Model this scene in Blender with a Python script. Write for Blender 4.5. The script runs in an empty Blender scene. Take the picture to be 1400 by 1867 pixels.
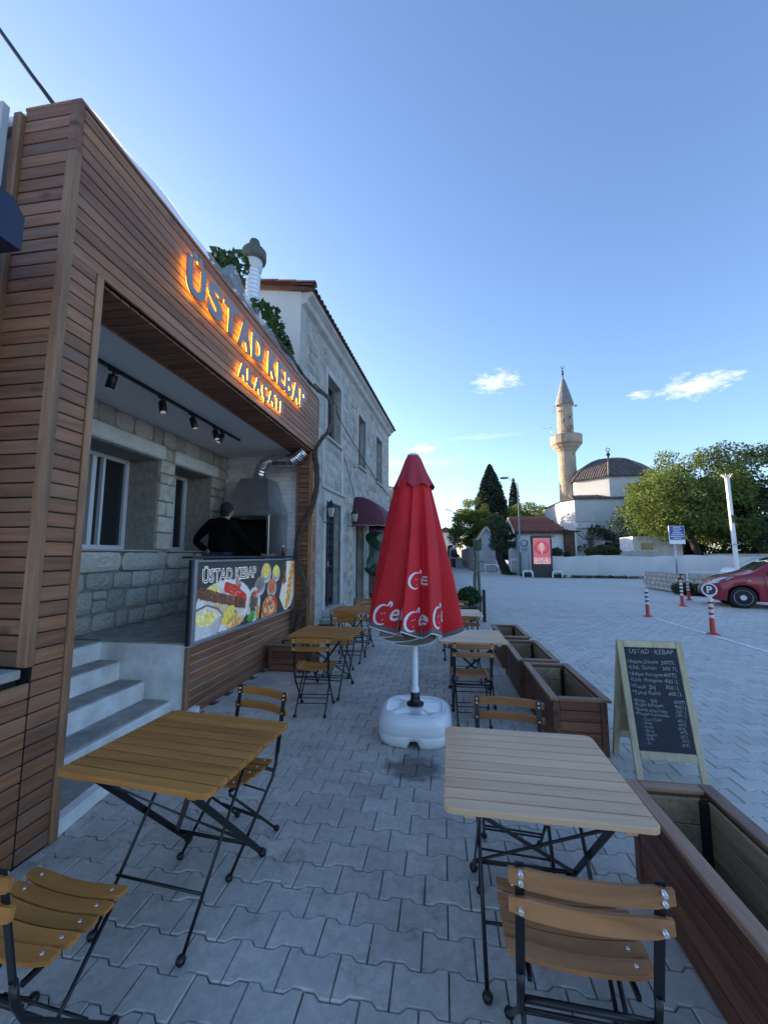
import bpy, math, random
from mathutils import Vector, Matrix, Euler, noise as mnoise
sc = bpy.context.scene
R = math.radians
rnd = random.Random(7)

# ------------------------------------------------------------------ camera
F_PX, W_PX, H_PX = 715.0, 1400.0, 1867.0
PITCH = math.atan(79 / F_PX); YAW = math.atan(105 / F_PX)
cd = bpy.data.cameras.new('camera'); cam = bpy.data.objects.new('camera', cd)
sc.collection.objects.link(cam); sc.camera = cam
fw = Vector((-math.sin(YAW) * math.cos(PITCH), math.cos(YAW) * math.cos(PITCH), math.sin(PITCH)))
rt = Vector((math.cos(YAW), math.sin(YAW), 0)); upv = rt.cross(fw)
m = Matrix((rt, upv, -fw)).transposed().to_4x4(); m.translation = Vector((0, 0, 1.5))
cam.matrix_world = m
cd.sensor_fit = 'VERTICAL'; cd.sensor_height = 36; cd.sensor_width = 27
cd.lens = F_PX / H_PX * 36
cd.clip_start = .05; cd.clip_end = 3000

# ------------------------------------------------------------------ sky and sun
SUN_EL, SUN_AZ = R(12.0), R(-60)          # azimuth from +Y towards +X
world = bpy.data.worlds.new('World'); sc.world = world; world.use_nodes = True
nt = world.node_tree; N = nt.nodes; L = nt.links; N.clear()
def nd(tree, typ, **kw):
    n = tree.nodes.new(typ)
    for k, v in kw.items():
        if k == 'inp':
            for a, b in v.items(): n.inputs[a].default_value = b
        else: setattr(n, k, v)
    return n
def lk(tree, a, b): tree.links.new(a, b)
def mth(tree, op, a, b=None, c=None, clamp=False):
    n = tree.nodes.new('ShaderNodeMath'); n.operation = op; n.use_clamp = clamp
    for i, v in enumerate((a, b, c)):
        if v is None: continue
        if isinstance(v, (int, float)): n.inputs[i].default_value = v
        else: tree.links.new(v, n.inputs[i])
    return n.outputs[0]
sky = nd(nt, 'ShaderNodeTexSky', sky_type='NISHITA', sun_disc=False, sun_elevation=SUN_EL, sun_rotation=SUN_AZ,
         altitude=20, air_density=1.0, dust_density=.8, ozone_density=4.0)
tc = nd(nt, 'ShaderNodeTexCoord')
nrm = nd(nt, 'ShaderNodeVectorMath', operation='NORMALIZE'); lk(nt, tc.outputs['Generated'], nrm.inputs[0])
cn = nd(nt, 'ShaderNodeTexNoise', inp={'Scale': 9.0, 'Detail': 6.0, 'Roughness': .6}); 
cmap = nd(nt, 'ShaderNodeMapping'); cmap.inputs['Scale'].default_value = (1, 1, 2.6)
lk(nt, nrm.outputs[0], cmap.inputs[0]); lk(nt, cmap.outputs[0], cn.inputs['Vector'])
cn2 = nd(nt, 'ShaderNodeTexNoise', inp={'Scale': 38.0, 'Detail': 7.0, 'Roughness': .62}); lk(nt, cmap.outputs[0], cn2.inputs['Vector'])
def dirv(x, y, z):
    return Vector((x, y, z)).normalized()
# small sunlit cumulus low over the square, and a few faint wisps: direction, half width, half height, strength
clouds = [((14.6, 100, 44.4), .052, .024, .85), ((61, 100, 40.6), .060, .022, .9), ((48.5, 100, 38.8), .022, .009, .8),
          ((-4.8, 100, 27.5), .04, .012, .8), ((10, 100, 30), .08, .008, .3), ((66, 100, 42.2), .03, .012, .8),
          ((-7, 100, 24), .14, .02, .3)]
mask = None
for d, w, h, s in clouds:
    dv = dirv(*d); tu = Vector((dv.y, -dv.x, 0)).normalized(); tv = tu.cross(dv)
    a = nd(nt, 'ShaderNodeVectorMath', operation='DOT_PRODUCT'); lk(nt, nrm.outputs[0], a.inputs[0]); a.inputs[1].default_value = tu
    b = nd(nt, 'ShaderNodeVectorMath', operation='DOT_PRODUCT'); lk(nt, nrm.outputs[0], b.inputs[0]); b.inputs[1].default_value = tv
    c = nd(nt, 'ShaderNodeVectorMath', operation='DOT_PRODUCT'); lk(nt, nrm.outputs[0], c.inputs[0]); c.inputs[1].default_value = dv
    u = mth(nt, 'DIVIDE', a.outputs['Value'], w); v = mth(nt, 'DIVIDE', b.outputs['Value'], h)
    r2 = mth(nt, 'ADD', mth(nt, 'MULTIPLY', u, u), mth(nt, 'MULTIPLY', v, v))
    r = mth(nt, 'SQRT', r2)
    nz = mth(nt, 'MULTIPLY_ADD', cn2.outputs['Fac'], 3.4, -1.55)
    q = mth(nt, 'SUBTRACT', mth(nt, 'ADD', 1.0, nz), r)
    q = mth(nt, 'MULTIPLY', mth(nt, 'MULTIPLY', q, .45, clamp=True), s)
    q = mth(nt, 'MULTIPLY', q, mth(nt, 'GREATER_THAN', c.outputs['Value'], 0.0))
    mask = q if mask is None else mth(nt, 'MAXIMUM', mask, q)
mask = mth(nt, 'POWER', mask, 1.25)
mix = nd(nt, 'ShaderNodeMix', data_type='RGBA', blend_type='MIX')
gain = nd(nt, 'ShaderNodeMix', data_type='RGBA', blend_type='MULTIPLY', inp={0: 1.0}); lk(nt, sky.outputs[0], gain.inputs[6]); gain.inputs[7].default_value = (1.10, .93, .88, 1)
lk(nt, mask, mix.inputs[0]); lk(nt, gain.outputs[2], mix.inputs[6]); mix.inputs[7].default_value = (5.2, 4.6, 4.6, 1)
bg = nd(nt, 'ShaderNodeBackground'); bg.inputs['Strength'].default_value = .11
lk(nt, mix.outputs[2], bg.inputs['Color'])
wo = nd(nt, 'ShaderNodeOutputWorld'); lk(nt, bg.outputs[0], wo.inputs['Surface'])

sl = bpy.data.lights.new('sun', 'SUN'); sl.energy = 2.7; sl.angle = R(.6); sl.color = (1.0, .80, .56)
sun = bpy.data.objects.new('sun', sl); sc.collection.objects.link(sun)
sd = Vector((math.sin(SUN_AZ) * math.cos(SUN_EL), math.cos(SUN_AZ) * math.cos(SUN_EL), math.sin(SUN_EL)))
sun.rotation_euler = sd.to_track_quat('Z', 'Y').to_euler(); sun.location = (-20, 60, 30)
vs = sc.view_settings
vs.view_transform = 'Standard'; vs.look = 'None'; vs.gamma = 1.0; vs.exposure = 2.2; vs.use_curve_mapping = False
sc.cycles.max_bounces = 7; sc.cycles.diffuse_bounces = 5; sc.cycles.transparent_max_bounces = 12; sc.cycles.volume_bounces = 0
sc.cycles.use_denoising = True

# ------------------------------------------------------------------ helpers
col = sc.collection
def setp(o, label=None, cat=None, group=None, kind=None):
    if label: o['label'] = label
    if cat: o['category'] = cat
    if group: o['group'] = group
    if kind: o['kind'] = kind
    return o
def thing(name, label, cat, loc=(0, 0, 0), rz=0.0, group=None):
    o = bpy.data.objects.new(name, None); o.empty_display_size = .1
    col.objects.link(o); o.location = loc; o.rotation_euler = (0, 0, rz)
    return setp(o, label, cat, group)
def put(name, mesh, parent=None, loc=(0, 0, 0), rot=(0, 0, 0), scale=None):
    o = bpy.data.objects.new(name, mesh); col.objects.link(o)
    o.location = loc; o.rotation_euler = rot
    if scale: o.scale = scale
    if parent: o.parent = parent
    return o
def copy_tree(o, parent=None):
    c = o.copy(); col.objects.link(c)
    if parent: c.parent = parent
    for ch in list(o.children): copy_tree(ch, c)
    return c
class MB:
    def __init__(s): s.v = []; s.f = []; s.m = []; s.sm = []; s.c = None
    def poly(s, pts, mi=0, sm=False):
        b = len(s.v); s.v.extend([tuple(p) for p in pts]); s.f.append(tuple(range(b, b + len(pts)))); s.m.append(mi); s.sm.append(sm)
    def faces(s, pts, fs, mi=0, sm=False):
        b = len(s.v); s.v.extend([tuple(p) for p in pts])
        for f in fs: s.f.append(tuple(b + i for i in f)); s.m.append(mi); s.sm.append(sm)
    def box(s, c, d, mi=0, ch=0.0, rot=None):
        """box of centre c and full size d, edges chamfered by ch"""
        h = [x / 2 for x in d]; M3 = rot if rot is not None else None
        def T(p):
            if M3 is not None: p = M3 @ Vector(p)
            return (p[0] + c[0], p[1] + c[1], p[2] + c[2])
        if ch <= 0:
            P = [T((x * h[0], y * h[1], z * h[2])) for x in (-1, 1) for y in (-1, 1) for z in (-1, 1)]
            s.faces(P, [(0, 1, 3, 2), (4, 6, 7, 5), (0, 4, 5, 1), (2, 3, 7, 6), (0, 2, 6, 4), (1, 5, 7, 3)], mi); return
        k = [max(x - ch, x * .2) for x in h]; P = []; idx = {}
        for x in (-1, 1):
            for y in (-1, 1):
                for z in (-1, 1):
                    for a in range(3):
                        q = [x * k[0], y * k[1], z * k[2]]; q[a] = (x, y, z)[a] * h[a]
                        idx[(x, y, z, a)] = len(P); P.append(T(q))
        fs = []
        for a in range(3):
            b_, c_ = [(1, 2), (2, 0), (0, 1)][a]
            for sg in (-1, 1):
                ring = []
                for (u, v) in ((-1, -1), (1, -1), (1, 1), (-1, 1)):
                    q = [0, 0, 0]; q[a] = sg; q[b_] = u; q[c_] = v; ring.append(idx[(q[0], q[1], q[2], a)])
                fs.append(tuple(ring if sg > 0 else ring[::-1]))
        for a in range(3):
            b_, c_ = [(1, 2), (2, 0), (0, 1)][a]
            for u in (-1, 1):
                for v in (-1, 1):
                    q0 = [0, 0, 0]; q0[b_] = u; q0[c_] = v; q1 = list(q0); q0[a] = -1; q1[a] = 1
                    r_ = (idx[(*q0, b_)], idx[(*q1, b_)], idx[(*q1, c_)], idx[(*q0, c_)])
                    fs.append(r_ if u * v < 0 else r_[::-1])
        for x in (-1, 1):
            for y in (-1, 1):
                for z in (-1, 1):
                    r_ = tuple(idx[(x, y, z, a)] for a in range(3)); fs.append(r_ if x * y * z > 0 else r_[::-1])
        s.faces(P, fs, mi)
    def tube(s, pts, r, n=8, mi=0, cap=True, sm=True):
        pts = [Vector(p) for p in pts]; rs = r if isinstance(r, (list, tuple)) else [r] * len(pts)
        b = len(s.v); prev = None
        for i, p in enumerate(pts):
            d = (pts[min(i + 1, len(pts) - 1)] - pts[max(i - 1, 0)]).normalized()
            if prev is None:
                a = d.cross(Vector((0, 0, 1)));
                if a.length < .05: a = d.cross(Vector((1, 0, 0)))
            else: a = prev - d * prev.dot(d)
            a.normalize(); prev = a; c = d.cross(a)
            for k in range(n):
                t = 2 * math.pi * k / n; s.v.append(tuple(p + (a * math.cos(t) + c * math.sin(t)) * rs[i]))
        for i in range(len(pts) - 1):
            for k in range(n):
                k2 = (k + 1) % n
                s.f.append((b + i * n + k, b + (i + 1) * n + k, b + (i + 1) * n + k2, b + i * n + k2)); s.m.append(mi); s.sm.append(sm)
        if cap:
            s.f.append(tuple(b + k for k in range(n))); s.m.append(mi); s.sm.append(False)
            e = b + (len(pts) - 1) * n
            s.f.append(tuple(e + n - 1 - k for k in range(n))); s.m.append(mi); s.sm.append(False)
    def bar(s, p0, p1, w, t, side=(1, 0, 0), mi=0, ch=0.0):
        """flat bar from p0 to p1, width w along side, thickness t"""
        p0 = Vector(p0); p1 = Vector(p1); d = p1 - p0; ln = d.length; d.normalize(); a = Vector(side); a = (a - d * a.dot(d)).normalized(); b = d.cross(a)
        s.box((p0 + p1) / 2, (w, t, ln), mi, ch, Matrix((a, b, d)).transposed())
    def lathe(s, prof, n=24, c=(0, 0, 0), mi=0, sm=True, a0=0.0):
        b = len(s.v)
        for r, z in prof:
            for k in range(n):
                t = a0 + 2 * math.pi * k / n; s.v.append((c[0] + r * math.cos(t), c[1] + r * math.sin(t), c[2] + z))
        for i in range(len(prof) - 1):
            for k in range(n):
                k2 = (k + 1) % n
                s.f.append((b + i * n + k, b + i * n + k2, b + (i + 1) * n + k2, b + (i + 1) * n + k)); s.m.append(mi); s.sm.append(sm)
    def prism(s, pl, z0, z1, mi=0, T=None):
        """polygon pl (2d, ccw) between z0 and z1; T maps (x,y,z)"""
        T = T or (lambda x, y, z: (x, y, z)); n = len(pl)
        P = [T(x, y, z0) for x, y in pl] + [T(x, y, z1) for x, y in pl]
        s.faces(P, [tuple(range(n - 1, -1, -1)), tuple(range(n, 2 * n))] + [(i, (i + 1) % n, n + (i + 1) % n, n + i) for i in range(n)], mi)
    def sphere(s, c, r, n=12, k=8, mi=0, sc_=(1, 1, 1)):
        b = len(s.v)
        for i in range(k + 1):
            p = math.pi * i / k
            for j in range(n):
                t = 2 * math.pi * j / n
                s.v.append((c[0] + r * sc_[0] * math.sin(p) * math.cos(t), c[1] + r * sc_[1] * math.sin(p) * math.sin(t), c[2] + r * sc_[2] * math.cos(p)))
        for i in range(k):
            for j in range(n):
                j2 = (j + 1) % n
                s.f.append((b + i * n + j, b + (i + 1) * n + j, b + (i + 1) * n + j2, b + i * n + j2)); s.m.append(mi); s.sm.append(True)
    def mesh(s, name, mats, org=(0, 0, 0), rzinv=0.0):
        me = bpy.data.meshes.new(name)
        v = s.v
        if any(org): v = [(a - org[0], b - org[1], c - org[2]) for a, b, c in v]
        if rzinv:
            cr, sr = math.cos(-rzinv), math.sin(-rzinv); v = [(a * cr - b * sr, a * sr + b * cr, c) for a, b, c in v]
        me.from_pydata(v, [], s.f)
        for mt in (mats if isinstance(mats, (list, tuple)) else [mats]): me.materials.append(mt)
        me.polygons.foreach_set('material_index', s.m); me.polygons.foreach_set('use_smooth', s.sm)
        if s.c is not None:
            ca = me.color_attributes.new('Col', 'FLOAT_COLOR', 'CORNER'); data = []
            for i, f in enumerate(s.f): data.extend(list(s.c[i]) * len(f))
            ca.data.foreach_set('color', data)
        me.update(); return me
    def build(s, name, mats, parent=None, loc=(0, 0, 0), world=False):
        """world=True: vertices are in world space, parent is only translated and turned about z"""
        if world and parent is not None:
            me = s.mesh(name, mats, tuple(parent.matrix_basis.translation), parent.rotation_euler.z)
        else: me = s.mesh(name, mats)
        return put(name, me, parent, loc)
def at_(parent, p):       # world point -> local of an unrotated parent
    if parent is None: return p
    q = parent.location; return (p[0] - q[0], p[1] - q[1], p[2] - q[2])
_bc = {}
def block(name, c, d, mat, parent, ch=.004, rot=(0, 0, 0), world=True):
    """a chamfered block as an object of its own, mesh shared by alike blocks; c in world coordinates"""
    key = (tuple(round(x, 4) for x in d), mat.name, ch)
    if key not in _bc:
        b = MB(); b.box((0, 0, 0), d, 0, ch); _bc[key] = b.mesh(name, mat)
    return put(name, _bc[key], parent, at_(parent, c) if world else c, rot)

# ------------------------------------------------------------------ materials
def newmat(name):
    mt = bpy.data.materials.new(name); mt.use_nodes = True; t = mt.node_tree; t.nodes.clear()
    out = t.nodes.new('ShaderNodeOutputMaterial'); p = t.nodes.new('ShaderNodeBsdfPrincipled'); t.links.new(p.outputs[0], out.inputs['Surface'])
    return mt, t, p
def ramp(t, fac, stops):
    r = t.nodes.new('ShaderNodeValToRGB'); e = r.color_ramp.elements
    while len(e) < len(stops): e.new(.5)
    for i, (p, c) in enumerate(stops): e[i].position = p; e[i].color = (*c, 1) if len(c) == 3 else c
    t.links.new(fac, r.inputs[0]); return r.outputs[0]
def coords(t, scale=(1, 1, 1), rnd_off=True, space='Object'):
    c = t.nodes.new('ShaderNodeTexCoord'); mp = t.nodes.new('ShaderNodeMapping'); mp.inputs['Scale'].default_value = scale
    src = c.outputs['Object' if space == 'World' else space]
    if space == 'World':
        g = t.nodes.new('ShaderNodeNewGeometry'); src = g.outputs['Position']
    if rnd_off:
        oi = t.nodes.new('ShaderNodeObjectInfo'); k = mth(t, 'MULTIPLY', oi.outputs['Random'], 53.7)
        cb = t.nodes.new('ShaderNodeCombineXYZ'); t.links.new(k, cb.inputs[0]); t.links.new(k, cb.inputs[1]); t.links.new(k, cb.inputs[2])
        ad = t.nodes.new('ShaderNodeVectorMath'); ad.operation = 'ADD'; t.links.new(src, ad.inputs[0]); t.links.new(cb.outputs[0], ad.inputs[1]); src = ad.outputs[0]
    t.links.new(src, mp.inputs[0]); return mp.outputs[0]
def noise(t, vec, scale, detail=4, rough=.55, dist=0.0):
    n = t.nodes.new('ShaderNodeTexNoise'); n.inputs['Scale'].default_value = scale; n.inputs['Detail'].default_value = detail
    n.inputs['Roughness'].default_value = rough; n.inputs['Distortion'].default_value = dist; t.links.new(vec, n.inputs['Vector']); return n.outputs['Fac']
def bump(t, p, h, strength=.3, dist=.01):
    b = t.nodes.new('ShaderNodeBump'); b.inputs['Strength'].default_value = strength; b.inputs['Distance'].default_value = dist
    t.links.new(h, b.inputs['Height']); t.links.new(b.outputs[0], p.inputs['Normal'])
def mulc(t, a, b, f=1.0, bt='MULTIPLY'):
    m_ = t.nodes.new('ShaderNodeMix'); m_.data_type = 'RGBA'; m_.blend_type = bt
    if isinstance(f, bpy.types.NodeSocket): t.links.new(f, m_.inputs[0])
    else: m_.inputs[0].default_value = f
    for i, x in ((6, a), (7, b)):
        if isinstance(x, bpy.types.NodeSocket): t.links.new(x, m_.inputs[i])
        else: m_.inputs[i].default_value = (*x, 1)
    return m_.outputs[2]
def objval(t, lo, hi):
    oi = t.nodes.new('ShaderNodeObjectInfo'); v = mth(t, 'MULTIPLY_ADD', oi.outputs['Random'], hi - lo, lo)
    cb = t.nodes.new('ShaderNodeCombineColor')
    for i in range(3): t.links.new(v, cb.inputs[i])
    return cb.outputs[0]
def wood(name, dark, mid, light, axis=1, rough=.55, var=(.72, 1.18), stain=.5, knots=True, grain=1.0, weather=None):
    mt, t, p = newmat(name); s = [22.0 * grain] * 3; s[axis] = 1.3
    v = coords(t, s); n1 = noise(t, v, 1.6, 8, .62, .6)
    c = ramp(t, n1, [(.28, dark), (.5, mid), (.74, light)])
    s2 = [3.5] * 3; s2[axis] = 1.1; v2 = coords(t, s2); n2 = noise(t, v2, 1.3, 3, .5)
    c = mulc(t, c, ramp(t, n2, [(.3, (.55,) * 3), (.62, (1.08,) * 3)]), stain)
    if weather: 
        n4 = noise(t, v2, .8, 5, .6, .4); c = mulc(t, c, weather, ramp(t, n4, [(.5, (0, 0, 0)), (.7, (.75, .75, .75))]), 'MIX')
    if knots:
        s3 = [5.0] * 3; s3[axis] = 2.2; v3 = coords(t, s3); vo = t.nodes.new('ShaderNodeTexVoronoi'); vo.inputs['Scale'].default_value = 1.0; t.links.new(v3, vo.inputs['Vector'])
        c = mulc(t, c, ramp(t, vo.outputs['Distance'], [(.05, (.35, .28, .25)), (.13, (1, 1, 1))]), .8)
    c = mulc(t, c, objval(t, *var)); t.links.new(c, p.inputs['Base Color']); p.inputs['Roughness'].default_value = rough
    bump(t, p, n1, .35, .003); return mt
def plain(name, c, rough=.6, metal=0.0, var=None, nscale=None, namt=.25, bmp=0.0, bscale=60, spec=None, space='Object', coat=0.0):
    mt, t, p = newmat(name); src = None
    if nscale:
        v = coords(t, (1, 1, 1), space == 'Object', space); n = noise(t, v, nscale, 6, .6)
        src = mulc(t, c, ramp(t, n, [(.3, (1 - namt,) * 3), (.7, (1 + namt * .6,) * 3)]))
    if var: src = mulc(t, src if src else c, objval(t, *var))
    if src: t.links.new(src, p.inputs['Base Color'])
    else: p.inputs['Base Color'].default_value = (*c, 1)
    p.inputs['Roughness'].default_value = rough; p.inputs['Metallic'].default_value = metal
    if spec is not None: p.inputs['Specular IOR Level'].default_value = spec
    if coat: p.inputs['Coat Weight'].default_value = coat; p.inputs['Coat Roughness'].default_value = .08
    if bmp:
        v = coords(t, (1, 1, 1), True); bump(t, p, noise(t, v, bscale, 6, .65), bmp, .01)
    return mt
def emis(name, c, s, base=None):
    mt, t, p = newmat(name); p.inputs['Base Color'].default_value = (*(base or c), 1); p.inputs['Emission Color'].default_value = (*c, 1)
    p.inputs['Emission Strength'].default_value = s; return mt

# walnut-stained cladding: one material for each direction the boards run in
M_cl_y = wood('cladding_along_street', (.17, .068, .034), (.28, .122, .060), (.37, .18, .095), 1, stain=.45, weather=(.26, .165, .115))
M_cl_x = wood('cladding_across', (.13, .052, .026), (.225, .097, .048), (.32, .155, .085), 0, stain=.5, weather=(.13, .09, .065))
M_cl_z = wood('trim_upright', (.17, .085, .042), (.28, .15, .08), (.38, .22, .125), 2, stain=.5)
M_cl_red = wood('planter_boards_y', (.075, .027, .014), (.16, .06, .033), (.25, .108, .06), 1, stain=.6)
M_cl_redx = wood('planter_boards_x', (.075, .027, .014), (.17, .065, .035), (.27, .118, .065), 0, stain=.6)
M_rim_y = wood('planter_rim_y', (.17, .08, .045), (.29, .155, .095), (.40, .24, .165), 1, stain=.6)
M_rim_x = wood('planter_rim_x', (.17, .08, .045), (.29, .155, .095), (.40, .24, .165), 0, stain=.6)
M_raw = wood('raw_pine_boards', (.19, .135, .075), (.32, .24, .14), (.43, .335, .21), 1, stain=.5, rough=.8)
M_warm = wood('yellow_oiled_wood', (.29, .115, .020), (.41, .165, .030), (.50, .215, .046), 0, rough=.8, var=(.88, 1.08), stain=.45, knots=False, grain=.6)
M_teak = wood('teak_slats', (.60, .365, .20), (.66, .42, .245), (.72, .475, .29), 0, rough=.42, var=(.9, 1.05), stain=.3, knots=False, grain=1.0)
M_brownc = wood('brown_oiled_wood', (.21, .090, .034), (.31, .135, .050), (.39, .185, .075), 0, rough=.7, var=(.88, 1.1), stain=.5, knots=False, grain=.6)
M_board_fr = wood('pale_pine_frame', (.36, .30, .18), (.47, .40, .26), (.56, .49, .34), 2, rough=.65, var=(.95, 1.05), stain=.3)
M_black = plain('black_enamel', (.006, .006, .009), .38)
M_bolt = plain('steel_bolt', (.75, .75, .78), .3, .8)
M_steel = plain('brushed_stainless', (.50, .51, .53), .28, 1.0, nscale=6, namt=.12)
M_steel_d = plain('smoky_stainless', (.50, .51, .53), .36, 1.0, nscale=5, namt=.2)
M_alu = plain('grey_aluminium', (.36, .38, .42), .4, .6)
M_soot = plain('soot_black', (.008, .008, .009), .8)
M_whitep = plain('white_pvc', (.74, .74, .73), .35)
M_plaster = plain('white_plaster', (.80, .79, .77), .85, nscale=4, namt=.30, bmp=.3, bscale=14)
M_plaster2 = plain('limewash', (.60, .595, .58), .9, nscale=.6, namt=.14, bmp=.25, bscale=5, space='World')
M_ceil = plain('grey_ceiling', (.78, .77, .75), .8, nscale=60, namt=.06)
M_conc = plain('rough_concrete', (.36, .34, .31), .9, nscale=7, namt=.35, bmp=.5, bscale=30)
M_mortar = plain('grey_mortar', (.33, .31, .27), .95, nscale=12, namt=.3, bmp=.6, bscale=25)
M_glass = plain('dark_window_glass', (.018, .02, .024), .06, spec=.8)
M_tile = plain('white_glazed_tile', (.78, .78, .78), .22, var=(.9, 1.05))
M_rubber = plain('tyre_rubber', (.018, .018, .02), .8)
def stone_mat(name, c1, c2, c3, sc1=9, pits=.5, var=(.8, 1.15)):
    mt, t, p = newmat(name); v = coords(t); n = noise(t, v, sc1, 8, .65)
    c = ramp(t, n, [(.3, c1), (.52, c2), (.75, c3)])
    vo = t.nodes.new('ShaderNodeTexVoronoi'); vo.inputs['Scale'].default_value = 22; t.links.new(v, vo.inputs['Vector'])
    pit = ramp(t, vo.outputs['Distance'], [(.10, (.25, .25, .25)), (.22, (1, 1, 1))])
    n2 = noise(t, v, 4, 3); c = mulc(t, c, pit, ramp(t, n2, [(.45, (0, 0, 0)), (.65, (pits,) * 3)]))
    c = mulc(t, c, objval(t, *var)); t.links.new(c, p.inputs['Base Color']); p.inputs['Roughness'].default_value = .92
    bump(t, p, mth(t, 'ADD', n, mth(t, 'MULTIPLY', noise(t, v, 45, 5, .7), .5)), .7, .02); return mt
M_ashlar = stone_mat('grey_tuff_ashlar', (.36, .32, .26), (.55, .51, .43), (.66, .62, .55))
M_lintel = stone_mat('pale_lintel_stone', (.56, .55, .53), (.68, .67, .65), (.74, .74, .72), 4, .25, (.95, 1.05))
M_rubble = stone_mat('lime_rubble_stone', (.27, .25, .22), (.40, .38, .345), (.50, .48, .45), 7, .6, (.62, 1.2))
M_quoin = stone_mat('dressed_quoin', (.33, .32, .30), (.43, .42, .40), (.52, .51, .49), 3, .5, (.85, 1.05))

# ------------------------------------------------------------------ ground
def paving_color(t, p, vary):
    g = t.nodes.new('ShaderNodeNewGeometry'); pos = g.outputs['Position']
    sp = t.nodes.new('ShaderNodeSeparateXYZ'); t.links.new(pos, sp.inputs[0])
    mp = t.nodes.new('ShaderNodeMapping'); mp.inputs['Scale'].default_value = (1, 1, 1); t.links.new(pos, mp.inputs[0]); v = mp.outputs[0]
    n1 = noise(t, v, 26, 8, .7); n2 = noise(t, v, 1.7, 5, .6, .3)
    mp2 = t.nodes.new('ShaderNodeMapping'); mp2.inputs['Scale'].default_value = (.22, .8, 1); mp2.inputs['Rotation'].default_value = (0, 0, .25); t.links.new(pos, mp2.inputs[0]); n3 = noise(t, mp2.outputs[0], .8, 6, .62, .8)
    c = ramp(t, n1, [(.25, (.37, .35, .31)), (.5, (.475, .45, .405)), (.78, (.60, .57, .52))])
    c = mulc(t, c, ramp(t, n2, [(.3, (.74, .74, .75)), (.7, (1.16, 1.15, 1.13))]))
    # pale dust that traffic spreads over the open square
    dust = mth(t, 'MULTIPLY', mth(t, 'SMOOTH_MIN', mth(t, 'MULTIPLY_ADD', sp.outputs[0], .5, -.2, True), mth(t, 'ADD', n3, .12), .2), 1.25, None, True)
    c = mulc(t, c, (.60, .575, .53), dust, 'MIX')
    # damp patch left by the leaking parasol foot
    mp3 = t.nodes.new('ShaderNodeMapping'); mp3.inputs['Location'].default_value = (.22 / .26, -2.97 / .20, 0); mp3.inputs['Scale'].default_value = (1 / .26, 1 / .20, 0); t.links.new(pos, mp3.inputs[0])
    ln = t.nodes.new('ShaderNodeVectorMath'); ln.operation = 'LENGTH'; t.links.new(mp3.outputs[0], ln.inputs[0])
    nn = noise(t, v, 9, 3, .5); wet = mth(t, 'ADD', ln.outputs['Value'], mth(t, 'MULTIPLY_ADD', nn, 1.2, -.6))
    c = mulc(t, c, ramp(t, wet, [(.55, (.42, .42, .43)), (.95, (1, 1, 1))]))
    n5 = noise(t, v, 4.5, 6, .7, .4); c = mulc(t, c, ramp(t, n5, [(.30, (.70, .69, .68)), (.44, (1, 1, 1)), (.66, (1, 1, 1)), (.76, (1.14, 1.13, 1.11))]))
    vd = t.nodes.new('ShaderNodeTexVoronoi'); vd.inputs['Scale'].default_value = 2.3; t.links.new(v, vd.inputs['Vector']); c = mulc(t, c, ramp(t, mth(t, 'ADD', vd.outputs['Distance'], mth(t, 'MULTIPLY_ADD', n1, .12, -.06)), [(.045, (.62, .61, .60)), (.075, (1, 1, 1))]))
    if vary == 'obj': c = mulc(t, c, objval(t, .90, 1.07))
    elif vary == 'col':
        a = t.nodes.new('ShaderNodeVertexColor'); a.layer_name = 'Col'; c = mulc(t, c, a.outputs['Color'])
    elif vary == 'brick':
        bt = t.nodes.new('ShaderNodeTexBrick'); bt.offset = .5; bt.inputs['Scale'].default_value = 1; bt.inputs['Brick Width'].default_value = .2; bt.inputs['Row Height'].default_value = .14
        bt.inputs['Mortar Size'].default_value = .008; bt.inputs['Color1'].default_value = (.97, .97, .97, 1); bt.inputs['Color2'].default_value = (1.02, 1.02, 1.02, 1); bt.inputs['Mortar'].default_value = (.84, .84, .84, 1)
        t.links.new(pos, bt.inputs['Vector']); c = mulc(t, c, bt.outputs['Color'])
    t.links.new(c, p.inputs['Base Color']); p.inputs['Roughness'].default_value = .88
    bump(t, p, mth(t, 'ADD', n1, mth(t, 'MULTIPLY', noise(t, v, 120, 4, .7), .5)), .5, .006)
mats_p = {}
for k in ('obj', 'col', 'brick'):
    mt, t, p = newmat('concrete_paving_' + k); paving_color(t, p, k); mats_p[k] = mt
M_sand = plain('joint_sand', (.12, .115, .105), .95, nscale=20, namt=.4, space='World')

g = MB(); S_ = 900
g.poly([(-S_, -S_, -.03), (S_, -S_, -.03), (S_, S_, -.03), (-S_, S_, -.03)])
ground = g.build('ground', mats_p['brick']); setp(ground, kind='structure')
g = MB(); g.poly([(-2.6, -2.0, -.016), (9.75, -2.0, -.016), (9.75, 14.3, -.016), (-2.6, 14.3, -.016)])
g.poly([(1.3, -2.0, -.0055), (9.75, -2.0, -.0055), (9.75, 14.3, -.0055), (1.3, 14.3, -.0055)], 1)
pavement = g.build('pavement', [M_sand, plain('trodden_dust', (.36, .345, .315), .95, nscale=6, namt=.3, space='World')]); setp(pavement, kind='structure')

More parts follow.
